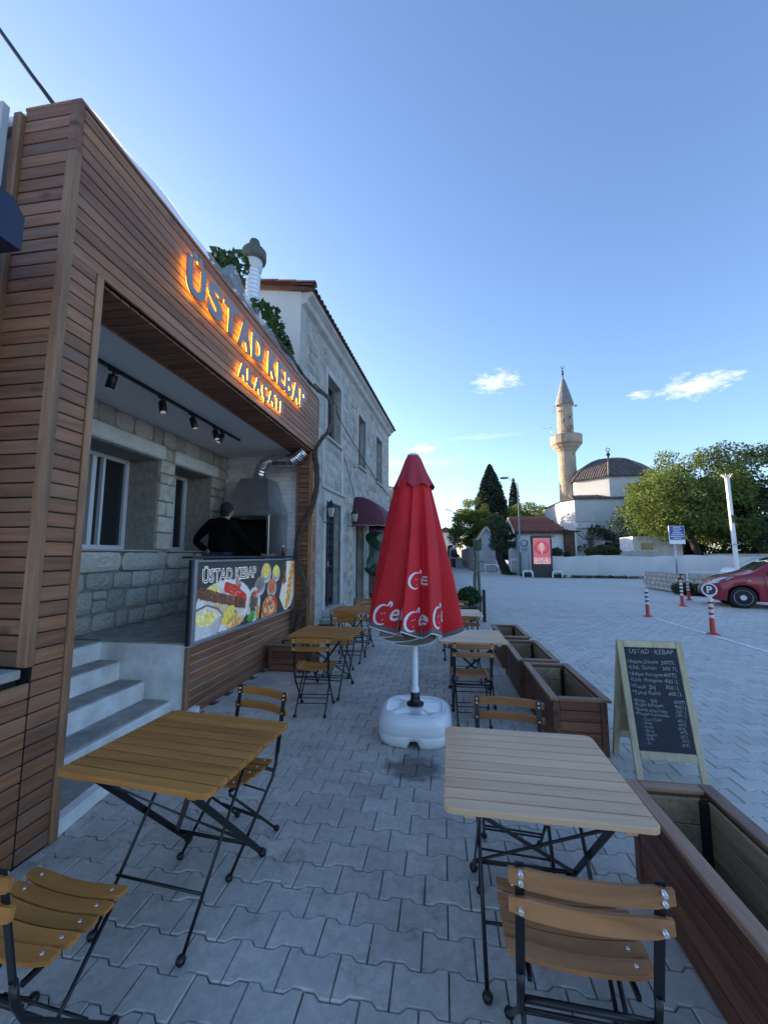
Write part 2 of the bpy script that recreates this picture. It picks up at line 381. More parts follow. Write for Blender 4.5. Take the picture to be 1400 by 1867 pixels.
# interlocking blocks: wavy cross joints, straight side joints, rows offset by half a block
PW, PR = .2, .14
def wave(x):
    u = (x / PW) % 1.0
    if u > .5: u = 1 - u
    return .0105 * (1 - 2 * min(1, max(0, (u - .19) / .12)))
def paver_outline(x0, gap, inset=0.0):
    xs = [x0 + gap + inset] + [x0 + a * PW for a in ((.19, .31, .69, .81) if x0 % PW < 1e-6 else (.19, .31, .69, .81))] + [x0 + PW - gap - inset]
    sg = 1 if abs(x0) < 1e-6 else -1
    lo = [(x, -sg * wave(x) + gap + inset) for x in xs]; hi = [(x, sg * wave(x) + PR - gap - inset) for x in reversed(xs)]
    return lo + hi
def paver_mb(b, x0, ox, oy, dz, tilt, rim=True):
    o = paver_outline(x0, .0022); i_ = paver_outline(x0, .0022, .0038); n = len(o)
    def P(pl, z): return [(x + ox, y + oy, z + dz + tilt[0] * (x - x0 - .1) + tilt[1] * (y - .07)) for x, y in pl]
    top = P(i_, 0); mid = P(o, -.0045); bot = P(o, -.03)
    if rim: b.faces(top + mid + bot, [tuple(range(n))] + [(n + k, n + (k + 1) % n, (k + 1) % n, k) for k in range(n)] + [(2 * n + k, 2 * n + (k + 1) % n, n + (k + 1) % n, n + k) for k in range(n)])
    else: b.faces(top + bot, [tuple(range(n))] + [(n + k, n + (k + 1) % n, (k + 1) % n, k) for k in range(n)])
    return 1
def px_of(x, y, z=0):
    d = Vector((x, y, z)) - Vector((0, 0, 1.5)); w = d.dot(fw)
    if w < .1: return (-1, -1, w)
    return (700 + F_PX * d.dot(rt) / w, 933.5 - F_PX * d.dot(upv) / w, w)
proto_paver = []
for x0 in (0.0, .1):
    b = MB(); paver_mb(b, x0, -x0 - .1, -PR / 2, 0, (0, 0)); proto_paver.append(b.mesh('paving_block', mats_p['obj']))
planters_xy = [(.87, 1.15, 1.20, 2.15), (.82, 3.30, 1.21, 4.28), (.78, 4.42, 1.16, 5.36), (.77, 5.60, 1.13, 6.52)]
cells = []
for r in range(-17, 100):
    y = .35 + r * PR; x0 = 0.0 if r % 2 == 0 else .1
    for c in range(-13, 48):
        x = c * PW + x0; cx, cy = x + .1, y + .07
        if x < -2.42 or (y < 3.3 and x < -2.25): continue
        u, v, w = px_of(cx, cy)
        cells.append((w, r, c, x0, x, y, u, v))
cells.sort()
own = [c for c in cells if c[0] > .3 and 0 < c[6] < 1400 and c[7] < 1880 and not any(a - .02 < c[4] + .1 < e + .02 and b_ < c[5] + .07 < d_ for a, b_, e, d_ in planters_xy)][:298]
own_set = {(c[1], c[2]) for c in own}
for w, r, c, x0, x, y, u, v in own:
    o = put('paving_block', proto_paver[0 if x0 == 0 else 1], pavement, (x + .1, y + PR / 2, rnd.uniform(-.0045, .002)), (rnd.uniform(-.016, .016), rnd.uniform(-.012, .012), rnd.uniform(-.008, .008)))
b = MB(); b.c = []
for w, r, c, x0, x, y, u, v in cells:
    if (r, c) in own_set: continue
    k = len(b.f); paver_mb(b, x0, x - x0, y, rnd.uniform(-.003, .002), (rnd.uniform(-.01, .01), rnd.uniform(-.01, .01)), .3 < w < 7 and -300 < u < 1700)
    g_ = rnd.uniform(.91, 1.07); b.c.extend([(g_, g_, g_, 1)] * (len(b.f) - k))
me = b.mesh('paving_blocks', mats_p['col']); pv = put('paving_blocks', me, pavement); setp(pv, kind='stuff')
M_line = plain('worn_white_paint', (.84, .84, .82), .8, nscale=9, namt=.35, space='World')
b = MB(); b.poly([(4.94, 5.2, .005), (5.04, 5.2, .005), (5.06, 10.95, .005), (4.96, 10.95, .005)])
o = b.build('painted_line', M_line); setp(o, kind='structure')
b = MB(); b.box((-1.975, 1.5, .012), (.10, .62, .03), 0, .006); o = b.build('kerb_strip', M_conc); setp(o, kind='structure')
# a few dry leaves and chips on the paving
M_chip = plain('dry_petal', (.55, .52, .48), .8, var=(.6, 1.1))
b = MB()
for i in range(46):
    x, y = rnd.uniform(-1.95, .8), rnd.uniform(1.15, 3.4); s = rnd.uniform(.003, .009); a = rnd.uniform(0, 6.3)
    if i < 9: x, y, s = rnd.uniform(-2.0, -1.8), rnd.uniform(1.6, 2.2), rnd.uniform(.008, .02)
    P = [(x + s * math.cos(a + t) * (1 if k % 2 else .45), y + s * math.sin(a + t) * (1 if k % 2 else .45), .006 + rnd.uniform(0, .004)) for k, t in enumerate((0, 1.57, 3.14, 4.71))]
    b.poly(P)
o = b.build('fallen_petals', M_chip); setp(o, 'small pale petals and chips scattered on the grey paving', 'litter', kind='stuff')

# ------------------------------------------------------------------ the kebab shop
shop = thing('kebab_shop', 'kebab shop with brown timber cladding, raised open kitchen and stone back wall', 'shop', (-2.05, 1.73, 0))
FX = -2.05
def ub(name, p0, p1, mat, ch=.003, parent=shop):
    c = [(a + b_) / 2 for a, b_ in zip(p0, p1)]; d = [abs(b_ - a) for a, b_ in zip(p0, p1)]
    return block(name, c, d, mat, parent, ch)
PB = .0783
for i in range(12):                               # the long boards of the fascia
    z = 3.205 + i * PB; j = rnd.uniform(-.0015, .0015)
    yj = rnd.uniform(2.6, 5.4)
    for ya, yb in ((1.775, yj - .001), (yj + .001, 6.235)): ub('plank', (FX - .022 + j, ya, z), (FX + j, yb, z + PB - .007), M_cl_y, .003)
ub('fascia_cap', (FX - .38, 1.74, 4.150), (FX + .006, 6.25, 4.172), M_cl_y, .004)
ub('trim_board', (FX - .03, 6.238, 3.2), (FX + .006, 6.262, 4.148), M_cl_z, .003)
# left pillar: boards on the street face, boards on the near face, trims
for i in range(41):
    z = .01 + i * PB; ub('plank', (FX - .022, 1.775, z), (FX + rnd.uniform(-.001, .001), 1.938, z + PB - .007), M_cl_y, .003)
ub('trim_board', (FX - .05, 1.728, .945), (FX + .012, 1.772, 3.82), M_cl_z, .004)
ub('trim_board', (FX - .05, 1.728, 3.823), (FX + .004, 1.772, 4.148), M_cl_x, .004)
ub('trim_board', (FX - .34, 1.94, .0), (FX + .012, 1.985, 3.20), M_cl_z, .004)
for i in range(41):
    z = .945 + i * PB
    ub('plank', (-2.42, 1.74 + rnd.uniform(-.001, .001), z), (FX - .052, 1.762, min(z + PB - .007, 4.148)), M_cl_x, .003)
ub('trim_board', (-2.475, 1.715, .945), (-2.422, 1.765, 4.12), M_cl_z, .004)
b = MB(); b.box((-2.235, 1.85, 2.07), (.36, .165, 4.14)); b.box((-2.24, 4.0, 3.66), (.32, 4.5, .90)); b.box((-2.20, 6.15, 1.6), (.23, .16, 3.19))
b.build('frame_core', M_soot, shop, world=True)
# low clad plinth that runs on past the pillar
for i in range(12):
    z = .01 + i * PB; 
    if z + PB > .93: break
    ub('plank', (FX - .022, .95, z), (FX, 1.766, z + PB - .007), M_cl_y, .003)
ub('plinth_slab', (-2.9, .95, .885 + .01), (FX - .004, 1.725, .94), M_conc, .006)
b = MB(); b.box((-2.5, 1.35, .45), (.8, .78, .89)); b.build('plinth_core', M_soot, shop, world=True)
# soffit boards run across
y = 1.99; k = 0
while y < 6.04:
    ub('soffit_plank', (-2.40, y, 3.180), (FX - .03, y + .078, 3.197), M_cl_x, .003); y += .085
ub('trim_board', (-2.42, 1.99, 3.165), (-2.40, 6.05, 3.20), M_cl_y, .003)
# right column
for i in range(41):
    z = .01 + i * PB
    if z + PB > 3.19: break
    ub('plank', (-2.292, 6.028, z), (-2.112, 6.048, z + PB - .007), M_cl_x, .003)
    ub('plank', (FX - .022, 6.064, z), (FX, 6.25, z + PB - .007), M_cl_y, .003)
ub('trim_board', (-2.325, 6.02, .0), (-2.294, 6.062, 3.19), M_cl_z, .003)
ub('trim_board', (-2.110, 6.02, .0), (FX + .006, 6.062, 3.19), M_cl_z, .003)
# ceiling; unseen roof and solid shell added to block the sun
b = MB(); b.box((-3.08, 4.1, 3.235), (1.32, 4.4, .06)); b.build('ceiling', M_ceil, shop, world=True)
b = MB(); b.box((-4.9, 4.1, 4.11), (5.0, 4.7, .07)); b.box((-5.8, 4.0, 1.9), (2.8, 4.6, 3.8)); b.box((-4.6, 1.85, 2.0), (4.3, .12, 4.1)); b.box((-4.6, 6.42, 2.0), (4.6, .16, 4.14))
b.build('shell', M_plaster, shop, world=True)
# kitchen floor, counter plinth and steps
b = MB(); b.box((-3.09, 4.9, .33), (1.46, 2.84, .66), 0, .008); b.box((-3.53, 2.75, .33), (.5, 1.6, .66), 0, .008); b.build('floor_slab', M_plaster, shop, world=True)
b = MB(); b.box((-3.10, 4.9, .667), (1.44, 2.80, .012)); b.box((-3.53, 2.75, .667), (.46, 1.56, .012)); b.build('floor_screed', M_conc, shop, world=True)
for (x1, x0, z) in ((-3.277, -3.04, .50), (-3.037, -2.77, .33), (-2.767, -2.49, .165)):
    b = MB(); b.box(((x1 + x0) / 2 + .0, 2.74, z / 2 - .01), (x0 - x1, 1.46, z), 0, .012); st = b.build('step', M_plaster, shop, world=True)
    b = MB(); b.box(((x1 + x0) / 2 - .012, 2.74, z - .004), (x0 - x1 - .03, 1.44, .016), 0, .004); b.build('tread', M_conc, shop, world=True)
b = MB(); b.prism([(-2.487, 2.0), (-2.12, 2.0), (-2.33, 3.46), (-2.487, 3.46)], .0, .075); b.build('tread', M_conc, shop, world=True)
b = MB(); b.prism([(-2.117, 1.992), (-2.055, 1.992), (-2.29, 3.60), (-2.355, 3.60)], .0, .082); b.build('kerb_edge', M_plaster, shop, world=True)
b = MB(); b.box((-2.40, 4.76, .325), (.05, 2.54, .64)); b.build('counter_core', M_soot, shop, world=True)
# counter front: boards below the banner
for i in range(8):
    z = .005 + i * .0795; ub('plank', (-2.372, 3.505, z), (-2.35, 6.018, z + .0725), M_cl_y, .003)
ub('trim_board', (-2.38, 3.455, 0), (-2.343, 3.503, .64), M_cl_z, .003)
ub('counter_top', (-2.44, 3.43, 1.468), (-2.325, 6.02, 1.492), plain('dark_counter_top', (.03, .033, .04), .3), .003)

# stone back wall: courses of tuff blocks with recessed mortar, openings for two windows
BW = -3.70
def stone_mesh(name, seed, mat, flat=.0):
    """front faces +X; fills -.5...5 in y and z, body behind"""
    r = random.Random(seed); b = MB(); ny, nz = 5, 4; P = []
    cor = [r.uniform(0, .06) for _ in range(4)]
    for j in range(nz + 1):
        for i in range(ny + 1):
            u, v = i / ny - .5, j / nz - .5
            e = min(.5 - abs(u), .5 - abs(v)); x = .0 if e > .01 else -.35
            x += r.uniform(-.12, .12) * (1 if e > .01 else .8)
            du = r.uniform(-.025, .025) if e < .01 else 0; dv = r.uniform(-.03, .03) if e < .01 else 0
            k = (abs(u) * 2) ** 6 * (abs(v) * 2) ** 6
            P.append((x, u * (1 - .06 * k - cor[(i > 2) * 2 + (j > 2)] * k) + du * .8, v * (1 - .08 * k - cor[(i > 2) * 2 + (j > 2)] * k) + dv * .8))
    n = ny + 1; fs = [(j * n + i, j * n + i + 1, (j + 1) * n + i + 1, (j + 1) * n + i) for j in range(nz) for i in range(ny)]
    ring = [i for i in range(n)] + [j * n + ny for j in range(1, nz + 1)] + [nz * n + i for i in range(ny - 1, -1, -1)] + [j * n for j in range(nz - 1, 0, -1)]
    bk = len(P); P += [(-4, P[q][1], P[q][2]) for q in ring]; m_ = len(ring)
    fs += [(ring[q], bk + q, bk + (q + 1) % m_, ring[(q + 1) % m_]) for q in range(m_)]
    b.faces(P, fs, 0, False); return b.mesh(name, mat)
st_m = [stone_mesh('stone', 20 + i, M_ashlar) for i in range(9)]
def stone(y0, y1, z0, z1, x=BW, parent=shop, proud=0.0, rz=0.0):
    return put('stone', rnd.choice(st_m), parent, at_(parent, (x + proud, (y0 + y1) / 2, (z0 + z1) / 2)), (rnd.choice((0, math.pi)), 0, rz) if rz == 0 else (0, 0, rz), (.05, y1 - y0, z1 - z0))
G = .016
wins = [(3.52, 4.66, 1.56, 2.77), (4.95, 5.88, 1.56, 2.77)]
def run_course(z0, z1, y0, y1, lo=.2, hi=.44):
    y = y0
    while y < y1 - .02:
        w = rnd.uniform(lo, hi)
        if y1 - (y + w) < lo * .8: w = y1 - y
        if z1 - z0 > .24 and rnd.random() < .22 and w < .3:
            zm = z0 + (z1 - z0) * rnd.uniform(.4, .6)
            stone(y + G / 2, y + w - G / 2, z0 + G / 2, zm - G / 2); stone(y + G / 2, y + w - G / 2, zm + G / 2, z1 - G / 2)
        else:
            a, c = rnd.uniform(0, .012), rnd.uniform(0, .012); stone(y + G / 2 + a * .3, y + w - G / 2, z0 + G / 2 + a, z1 - G / 2 - c, proud=rnd.uniform(-.008, .01))
        y += w
zs = [.67, .87, 1.11, 1.32]
for i in range(3): run_course(zs[i], zs[i + 1], 3.15, 6.28, .17, .36)
for (a, c) in ((3.40, 4.10), (4.11, 4.72), (4.90, 5.45), (5.46, 5.98)): stone(a, c, 1.325, 1.535, proud=.035)
for (a, c) in ((3.15, 3.39), (4.73, 4.89), (5.99, 6.28)): stone(a, c, 1.325, 1.54)
cz = [1.57, 1.80, 2.02, 2.22, 2.46, 2.60, 2.78]
for i in range(6):
    stone(3.2, 3.50, cz[i] + .008, cz[i + 1] - .008)
    z0, z1 = cz[i] + .006, cz[i + 1] - .006
    # pier and its two reveals, each block its own stone
    b = MB(); b.box((0, 0, 0), (.22, .275 if i % 2 else .13, z1 - z0), 0, .012)
    for (yy, ww) in (((4.805, .275),) if i % 2 else ((4.735, .135), (4.878, .135))):
        block('stone', (BW - .10 + rnd.uniform(-.006, .006), yy, (z0 + z1) / 2), (.22, ww, z1 - z0), M_ashlar, shop, .012)
    sp_ = rnd.uniform(-.04, .04)
    block('stone', (-3.93 + sp_ / 2 - .06, 4.79, (z0 + z1) / 2), (.235 , .25, z1 - z0), M_ashlar, shop, .012)
    block('stone', (-4.12, 4.785, (z0 + z1) / 2), (.10, .24, z1 - z0), M_ashlar, shop, .012)
    block('stone', (BW - .09, 5.985, (z0 + z1) / 2), (.20, .20, z1 - z0), M_ashlar, shop, .012)
    block('stone', (-4.0, 5.985, (z0 + z1) / 2), (.37, .19, z1 - z0), M_ashlar, shop, .012)
    stone(6.10, 6.28, z0, z1)
run_course(2.79, 2.97, 4.74, 4.92, .15, .2); run_course(2.79, 2.97, 6.0, 6.28, .15, .2); run_course(2.78, 2.97, 3.1, 3.4, .15, .25)
run_course(2.975, 3.20, 3.1, 6.28, .17, .38)
b = MB(); W0 = BW - .035
for (y0, y1, z0, z1) in ((1.9, 6.3, .6, 1.56), (1.9, 3.52, 1.56, 2.77), (4.66, 4.95, 1.56, 2.77), (5.88, 6.3, 1.56, 2.77), (1.9, 6.3, 2.77, 3.22)):
    b.box((W0 - .25, (y0 + y1) / 2, (z0 + z1) / 2), (.5, y1 - y0 - .002, z1 - z0 - .001))
b.build('mortar_wall', M_mortar, shop, world=True)
M_wf = plain('white_window_frame', (.62, .65, .70), .35)
for (y0, y1), (ly0, ly1) in (((3.52, 4.66), (3.40, 4.73)), ((4.95, 5.88), (4.93, 6.0))):
    b = MB(); b.box((-3.93, (ly0 + ly1) / 2, 2.875), (.52, ly1 - ly0, .19), 0, .02); b.build('lintel', M_lintel, shop, world=True)
    b = MB(); b.box((-3.91, (y0 + y1) / 2 + .0, 1.557), (.50, y1 - y0 + .1, .022), 0, .004); b.build('window_sill', M_quoin, shop, world=True)
    f = MB(); xf = -4.19
    f.box((xf, y0 + .03, 2.17), (.07, .055, 1.2), 0, .005); f.box((xf, y1 - .03, 2.17), (.07, .055, 1.2), 0, .005)
    f.box((xf, (y0 + y1) / 2, 1.60), (.069, y1 - y0 - .11, .055), 0, .005); f.box((xf, (y0 + y1) / 2, 2.74), (.069, y1 - y0 - .11, .055), 0, .005)
    mid = y0 + (y1 - y0) * .52
    for yy, ww in ((mid, .06), (mid + .14, .035), (mid - .30, .03)): f.box((xf + .012, yy, 2.17), (.06, ww, 1.09), 0, .004)
    w = f.build('window', M_wf, shop, world=True)
    q = MB(); q.box((xf - .012, (y0 + y1) / 2, 2.17), (.008, y1 - y0 - .1, 1.1)); me = q.mesh('pane', M_glass, tuple(shop.location)); put('pane', me, w)
# tiled wall behind the grill
b = MB(); b.box((-3.0, 6.325, 1.95), (1.42, .04, 2.55)); b.build('grout', plain('tile_grout', (.55, .55, .55), .9), shop, world=True)
tz = 1.45; row = 0
while tz < 3.18:
    x = -2.29 - (.075 if row % 2 else 0)
    while x > -2.86 - (.9 if tz > 2.7 else 0):
        w_ = .148; ub('tile', (max(x - w_, -3.68), 6.295, tz), (x, 6.307, tz + .073), M_tile, .002); x -= w_ + .004
        if row % 2 and x > -2.4: pass
    tz += .0775; row += 1
ub('grill_bench', (-3.68, 5.45, .67), (-2.5, 6.29, 1.42), M_steel_d, .01)

# ------------------------------------------------------------------ illuminated sign letters
fcur = None
def text_mesh(s, size, extr=0.0, bold=0.0, bevel=0.0, mats=None, name='letter', res=4, spacing=1.0, shear=0.0, align='LEFT'):
    cu = bpy.data.curves.new('txt', 'FONT'); cu.body = s; cu.size = size; cu.extrude = extr; cu.offset = bold; cu.bevel_depth = bevel; cu.resolution_u = res
    cu.space_character = spacing; cu.shear = shear; cu.align_x = align
    o = bpy.data.objects.new('txt', cu); col.objects.link(o); dg = bpy.context.evaluated_depsgraph_get()
    me = bpy.data.meshes.new_from_object(o.evaluated_get(dg)); me.name = name
    bpy.data.objects.remove(o); bpy.data.curves.remove(cu); me.materials.clear()
    if mats: me.materials.append(mats)
    return me
def remap(me, fn):
    for v in me.vertices: v.co = fn(v.co)
    me.update()
def bounds(me):
    xs = [v.co.x for v in me.vertices]; ys = [v.co.y for v in me.vertices]; return min(xs), max(xs), min(ys), max(ys)
def blk_mat():
    return plain('grey_letter_face', (.24, .245, .26), .5)
M_let = blk_mat(); M_glow = emis('amber_led', (1.0, .40, .05), 3.6)
sign = thing('illuminated_sign', 'raised grey letters of the shop name with amber light behind, on the timber fascia', 'sign', (FX, 2.7, 3.7))
def letter_row(chars, y0, y1, zb, hgt, widths):
    tot = sum(widths); k = (y1 - y0) / tot; y = y0
    for ch, w in zip(chars, widths):
        if ch != ' ':
            me = text_mesh(ch, 1.0, .5, .034, 0, M_let); a, b_, c, d = bounds(me); cap = hgt
            capz = .729; ww = (w * k) * .86; sx = ww / (b_ - a)
            def f(co, a=a, sx=sx, y=y, w=w): return Vector((FX + .045 + co.z * .016 - sign.location.x, y + (w * k - ww) / 2 + (co.x - a) * sx - sign.location.y, zb + co.y / capz * cap - sign.location.z))
            remap(me, f); o = put('letter', me, sign)
            m2 = text_mesh(ch, 1.0, .5, -.012, 0, M_glow, 'led_strip')
            def f2(co, a=a, sx=sx, y=y, w=w): return Vector((FX + .029 + co.z * .010 - sign.location.x, y + (w * k - ww) / 2 + (co.x - a) * sx - sign.location.y, zb + co.y / capz * cap - sign.location.z))
            remap(m2, f2); put('led_strip', m2, o)
        y += w * k
letter_row('ÜSTAD KEBAP', 2.66, 5.52, 3.655, .305, [1.1, 1.0, 1.0, 1.12, 1.08, .45, 1.05, .92, 1.0, 1.1, 1.0])
letter_row('ALAÇATI', 3.53, 4.66, 3.315, .18, [1.1, .88, 1.1, 1.0, 1.1, .95, .42])

# ------------------------------------------------------------------ banner on the counter
M_jar = plain('amber_bottle', (.10, .03, .01), .2)
t_ = thing('sauce_bottle', 'small dark sauce bottle standing at the right end of the counter top', 'bottle', (-2.39, 5.72, 1.492)); f = MB(); f.lathe([(0, 0), (.028, .002), (.03, .09), (.012, .125), (.012, .15), (0, .152)], 14); f.build('bottle', M_jar, t_); f = MB(); f.lathe([(.015, .14), (.015, .165), (0, .167)], 10); f.build('cap', M_bolt, t_)
t_ = thing('steel_tray', 'shallow steel tray on the counter top in front of the cook', 'tray', (-2.39, 5.2, 1.492)); f = MB(); f.box((0, 0, .008), (.09, .26, .012), 0, .003); f.box((.045, 0, .018), (.004, .26, .02)); f.box((-.045, 0, .018), (.004, .26, .02)); f.build('tray', M_steel, t_)
ban = thing('food_banner', 'backlit food picture banner with shop name on the counter front', 'banner', (-2.35, 3.47, .655))
BL_, BH_ = 2.57, .80
f = MB()
f.box((.012, .022, .40), (.036, .044, .80), 0, .003); f.box((.012, BL_ - .012, .40), (.036, .022, .80), 0, .003)
f.box((.012, BL_ / 2, .788), (.036, BL_ - .07, .022), 0, .003); f.box((.02, BL_ / 2, .016), (.055, BL_ - .05, .034), 0, .004)
f.build('banner_frame', M_alu, ban)
f = MB(); f.box((-.012, -.012, .40), (.03, .02, .80), 0, .002); f.build('edge_strip', M_black, ban)
mt, t, p = newmat('banner_print'); a = t.nodes.new('ShaderNodeVertexColor'); a.layer_name = 'Col'
v = coords(t, (1, 1, 1), False); nn_ = noise(t, v, 42, 5, .7); cc = mulc(t, a.outputs['Color'], ramp(t, nn_, [(.3, (.72, .72, .72)), (.6, (1.08, 1.08, 1.08))]))
t.links.new(cc, p.inputs['Base Color']); t.links.new(cc, p.inputs['Emission Color']); p.inputs['Emission Strength'].default_value = .045; p.inputs['Roughness'].default_value = .35
M_print = mt
pr = MB(); pr.c = []; lay = [0.0]
def pc(pts, c):
    lay[0] += .00002; pr.poly([(.004 + lay[0], a_, b_) for a_, b_ in pts]); pr.c.append((*c, 1))
def ell(u, v, ru, rv, c, rot=0.0, n=28, jit=0.0):
    pts = []
    for k in range(n):
        t_ = 2 * math.pi * k / n; q = 1 + rnd.uniform(-jit, jit); x, y = ru * q * math.cos(t_), rv * q * math.sin(t_)
        pts.append((min(BL_ - .02, max(.045, u + x * math.cos(rot) - y * math.sin(rot))), min(.775, max(.035, v + x * math.sin(rot) + y * math.cos(rot)))))
    pc(pts, c)
def scatter(u, v, ru, rv, cols, n, s0, s1, rot=0.0, el=1.6):
    for _ in range(n):
        t_ = rnd.uniform(0, 6.28); q = math.sqrt(rnd.random()); x, y = ru * q * math.cos(t_), rv * q * math.sin(t_); s = rnd.uniform(s0, s1)
        c = rnd.choice(cols); k = rnd.uniform(.8, 1.15)
        ell(u + x * math.cos(rot) - y * math.sin(rot), v + x * math.sin(rot) + y * math.cos(rot), s * el, s, tuple(min(.9, q_ * k) for q_ in c), rnd.uniform(0, 3.1), 7, .2)
pc([(.044, .034), (BL_ - .02, .034), (BL_ - .02, .777), (.044, .777)], (.045, .052, .055))
# big plate with kebab, bulgur, pepper, lemon
ell(.62, .30, .58, .285, (.35, .37, .38)); ell(.62, .305, .56, .27, (.66, .70, .72)); ell(.62, .30, .45, .20, (.55, .58, .60))
scatter(.62, .24, .40, .15, [(.62, .42, .16), (.70, .55, .28), (.50, .30, .10), (.68, .60, .36)], 170, .012, .022)
ell(.36, .475, .13, .065, (.75, .62, .18)); scatter(.36, .48, .10, .045, [(.82, .72, .25), (.70, .55, .12), (.85, .78, .42)], 30, .012, .02)
scatter(.84, .50, .07, .07, [(.42, .22, .15), (.55, .33, .25), (.35, .16, .1)], 22, .014, .024)
for i in range(26):
    s = i / 25; ell(.60 + .42 * s, .50 - .17 * s + .02 * math.sin(s * 3), .045, .058, (.62 * rnd.uniform(.85, 1.1), .045, .035), -.7 * 0, 12, .1)
scatter(.80, .43, .20, .03, [(.80, .25, .2), (.5, .03, .03), (.75, .12, .1)], 30, .006, .012, -.38)
for i in range(44):
    s = i / 43; k = rnd.uniform(.7, 1.2); ell(.12 + .88 * s, .475 - .20 * s, .040, .066, (.16 * k, .075 * k, .045 * k), rnd.uniform(0, 1), 10, .12)
scatter(.56, .385, .44, .045, [(.24, .12, .07), (.10, .045, .03), (.32, .17, .1)], 120, .006, .013, -.225)
scatter(.10, .27, .05, .03, [(.6, .08, .05), (.3, .4, .1)], 12, .012, .02)
pc([(.53, .13), (.60, .235), (.70, .29), (.775, .285), (.76, .20), (.70, .13), (.60, .10)], (.78, .70, .10)); scatter(.66, .20, .06, .05, [(.85, .80, .25), (.70, .60, .05)], 22, .008, .014)
scatter(.80, .11, .20, .06, [(.70, .42, .12), (.62, .30, .08), (.78, .6, .3)], 60, .012, .022)
# white bowl of rice
pc([(.05, .325), (.24, .355), (.45, .295), (.545, .215), (.45, .035), (.05, .035)], (.20, .19, .17)); pc([(.05, .30), (.24, .335), (.42, .28), (.52, .21), (.43, .035), (.05, .035)], (.66, .69, .70)); pc([(.05, .27), (.24, .315), (.40, .26), (.44, .20), (.30, .13), (.05, .17)], (.50, .53, .54))
scatter(.245, .215, .19, .07, [(.86, .78, .28), (.82, .70, .20), (.88, .84, .5)], 170, .009, .018, -.1, 2.0)
pc([(.05, .17), (.30, .13), (.44, .20), (.52, .21), (.43, .035), (.05, .035)], (.56, .60, .62)); pc([(.30, .13), (.44, .20), (.52, .21), (.43, .035), (.33, .035)], (.46, .50, .53))
# small bowls
for (u, v, ru, rv, c, ct) in ((1.56, .63, .155, .135, (.55, .58, .60), (.80, .60, .12)), (1.88, .61, .13, .12, (.55, .58, .60), (.78, .76, .14)), (1.39, .47, .145, .12, (.50, .53, .55), (.22, .22, .19)), (1.75, .42, .15, .13, (.52, .55, .57), (.62, .18, .07))):
    ell(u, v - .02, ru, rv, c); ell(u, v, ru * .92, rv * .86, (.30, .32, .34)); ell(u, v + .01, ru * .78, rv * .70, ct); scatter(u, v + .01, ru * .7, rv * .6, [ct, tuple(min(.9, q * 1.25) for q in ct), tuple(q * .75 for q in ct)], 36, .008, .018)
ell(1.23, .235, .175, .215, (.62, .66, .68)); ell(1.23, .235, .15, .185, (.50, .53, .54))
scatter(1.22, .26, .10, .12, [(.12, .09, .06), (.20, .14, .09), (.07, .06, .045)], 90, .012, .022); scatter(1.17, .10, .08, .05, [(.05, .26, .05), (.10, .38, .08)], 36, .014, .024)
scatter(1.33, .13, .04, .07, [(.65, .32, .08)], 14, .015, .025); scatter(1.29, .38, .07, .035, [(.65, .07, .05), (.8, .4, .3)], 12, .012, .022)
pc([(1.44, .035), (1.44, .12), (1.50, .10), (1.60, .035)], (.50, .30, .14)); pc([(1.85, .12), (1.93, .18), (1.92, .06), (1.83, .035)], (.52, .32, .15))
ell(1.68, .16, .235, .155, (.30, .13, .06)); ell(1.68, .165, .205, .13, (.62, .22, .08)); scatter(1.67, .165, .17, .10, [(.42, .16, .07), (.62, .30, .16), (.30, .10, .04), (.75, .5, .3)], 90, .016, .028, 0, 1.2)
for s in range(6): ell(1.82 + s * .016, .27 - s * .03, .03, .04, (.70, .07, .04))
# long wrap on paper
pc([(2.0, .24), (2.22, .76), (2.54, .76), (2.54, .22), (2.44, .09), (2.26, .035), (2.18, .05)], (.72, .74, .66)); pc([(2.08, .50), (2.24, .765), (2.20, .48), (2.12, .40)], (.07, .075, .08)); scatter(2.15, .52, .06, .09, [(.24, .08, .05), (.36, .14, .09), (.15, .05, .04)], 40, .012, .024)
for (w_, cs, n_) in ((.085, [(.80, .66, .36), (.72, .52, .2)], 90), (.065, [(.75, .30, .05), (.80, .55, .12), (.55, .10, .04), (.3, .45, .1), (.85, .75, .5)], 210)):
    for _ in range(n_):
        s = rnd.random(); u = 2.27 + .20 * s + rnd.uniform(-w_, w_); v = .08 + .68 * s; c = rnd.choice(cs); k = rnd.uniform(.8, 1.1); ell(u, v, .024, .014, tuple(q * k for q in c), rnd.uniform(0, 3), 7, .2)
print_panel = pr.build('print', M_print, ban)
M_pw = emis('print_white', (.75, .78, .80), .1, (.75, .78, .8)); M_pk = plain('print_black', (.02, .02, .025), .4)
for nm, mm, off, dx in (('outline_lettering', M_pw, .035, .0125), ('lettering', M_pk, -.006, .0137)):
    me = text_mesh('ÜSTAD KEBAP', 1.0, 0, off, 0, mm, nm); a_, b_, c_, d_ = .02, 7.3, 0, .729
    me0 = text_mesh('ÜSTAD KEBAP', 1.0, 0, 0, 0, mm, nm); a_, b_, _, _ = bounds(me0)
    remap(me, lambda co: Vector((dx, .15 + (co.x - a_) / (b_ - a_) * 1.13, .575 + co.y / .729 * .135))); put(nm, me, ban)

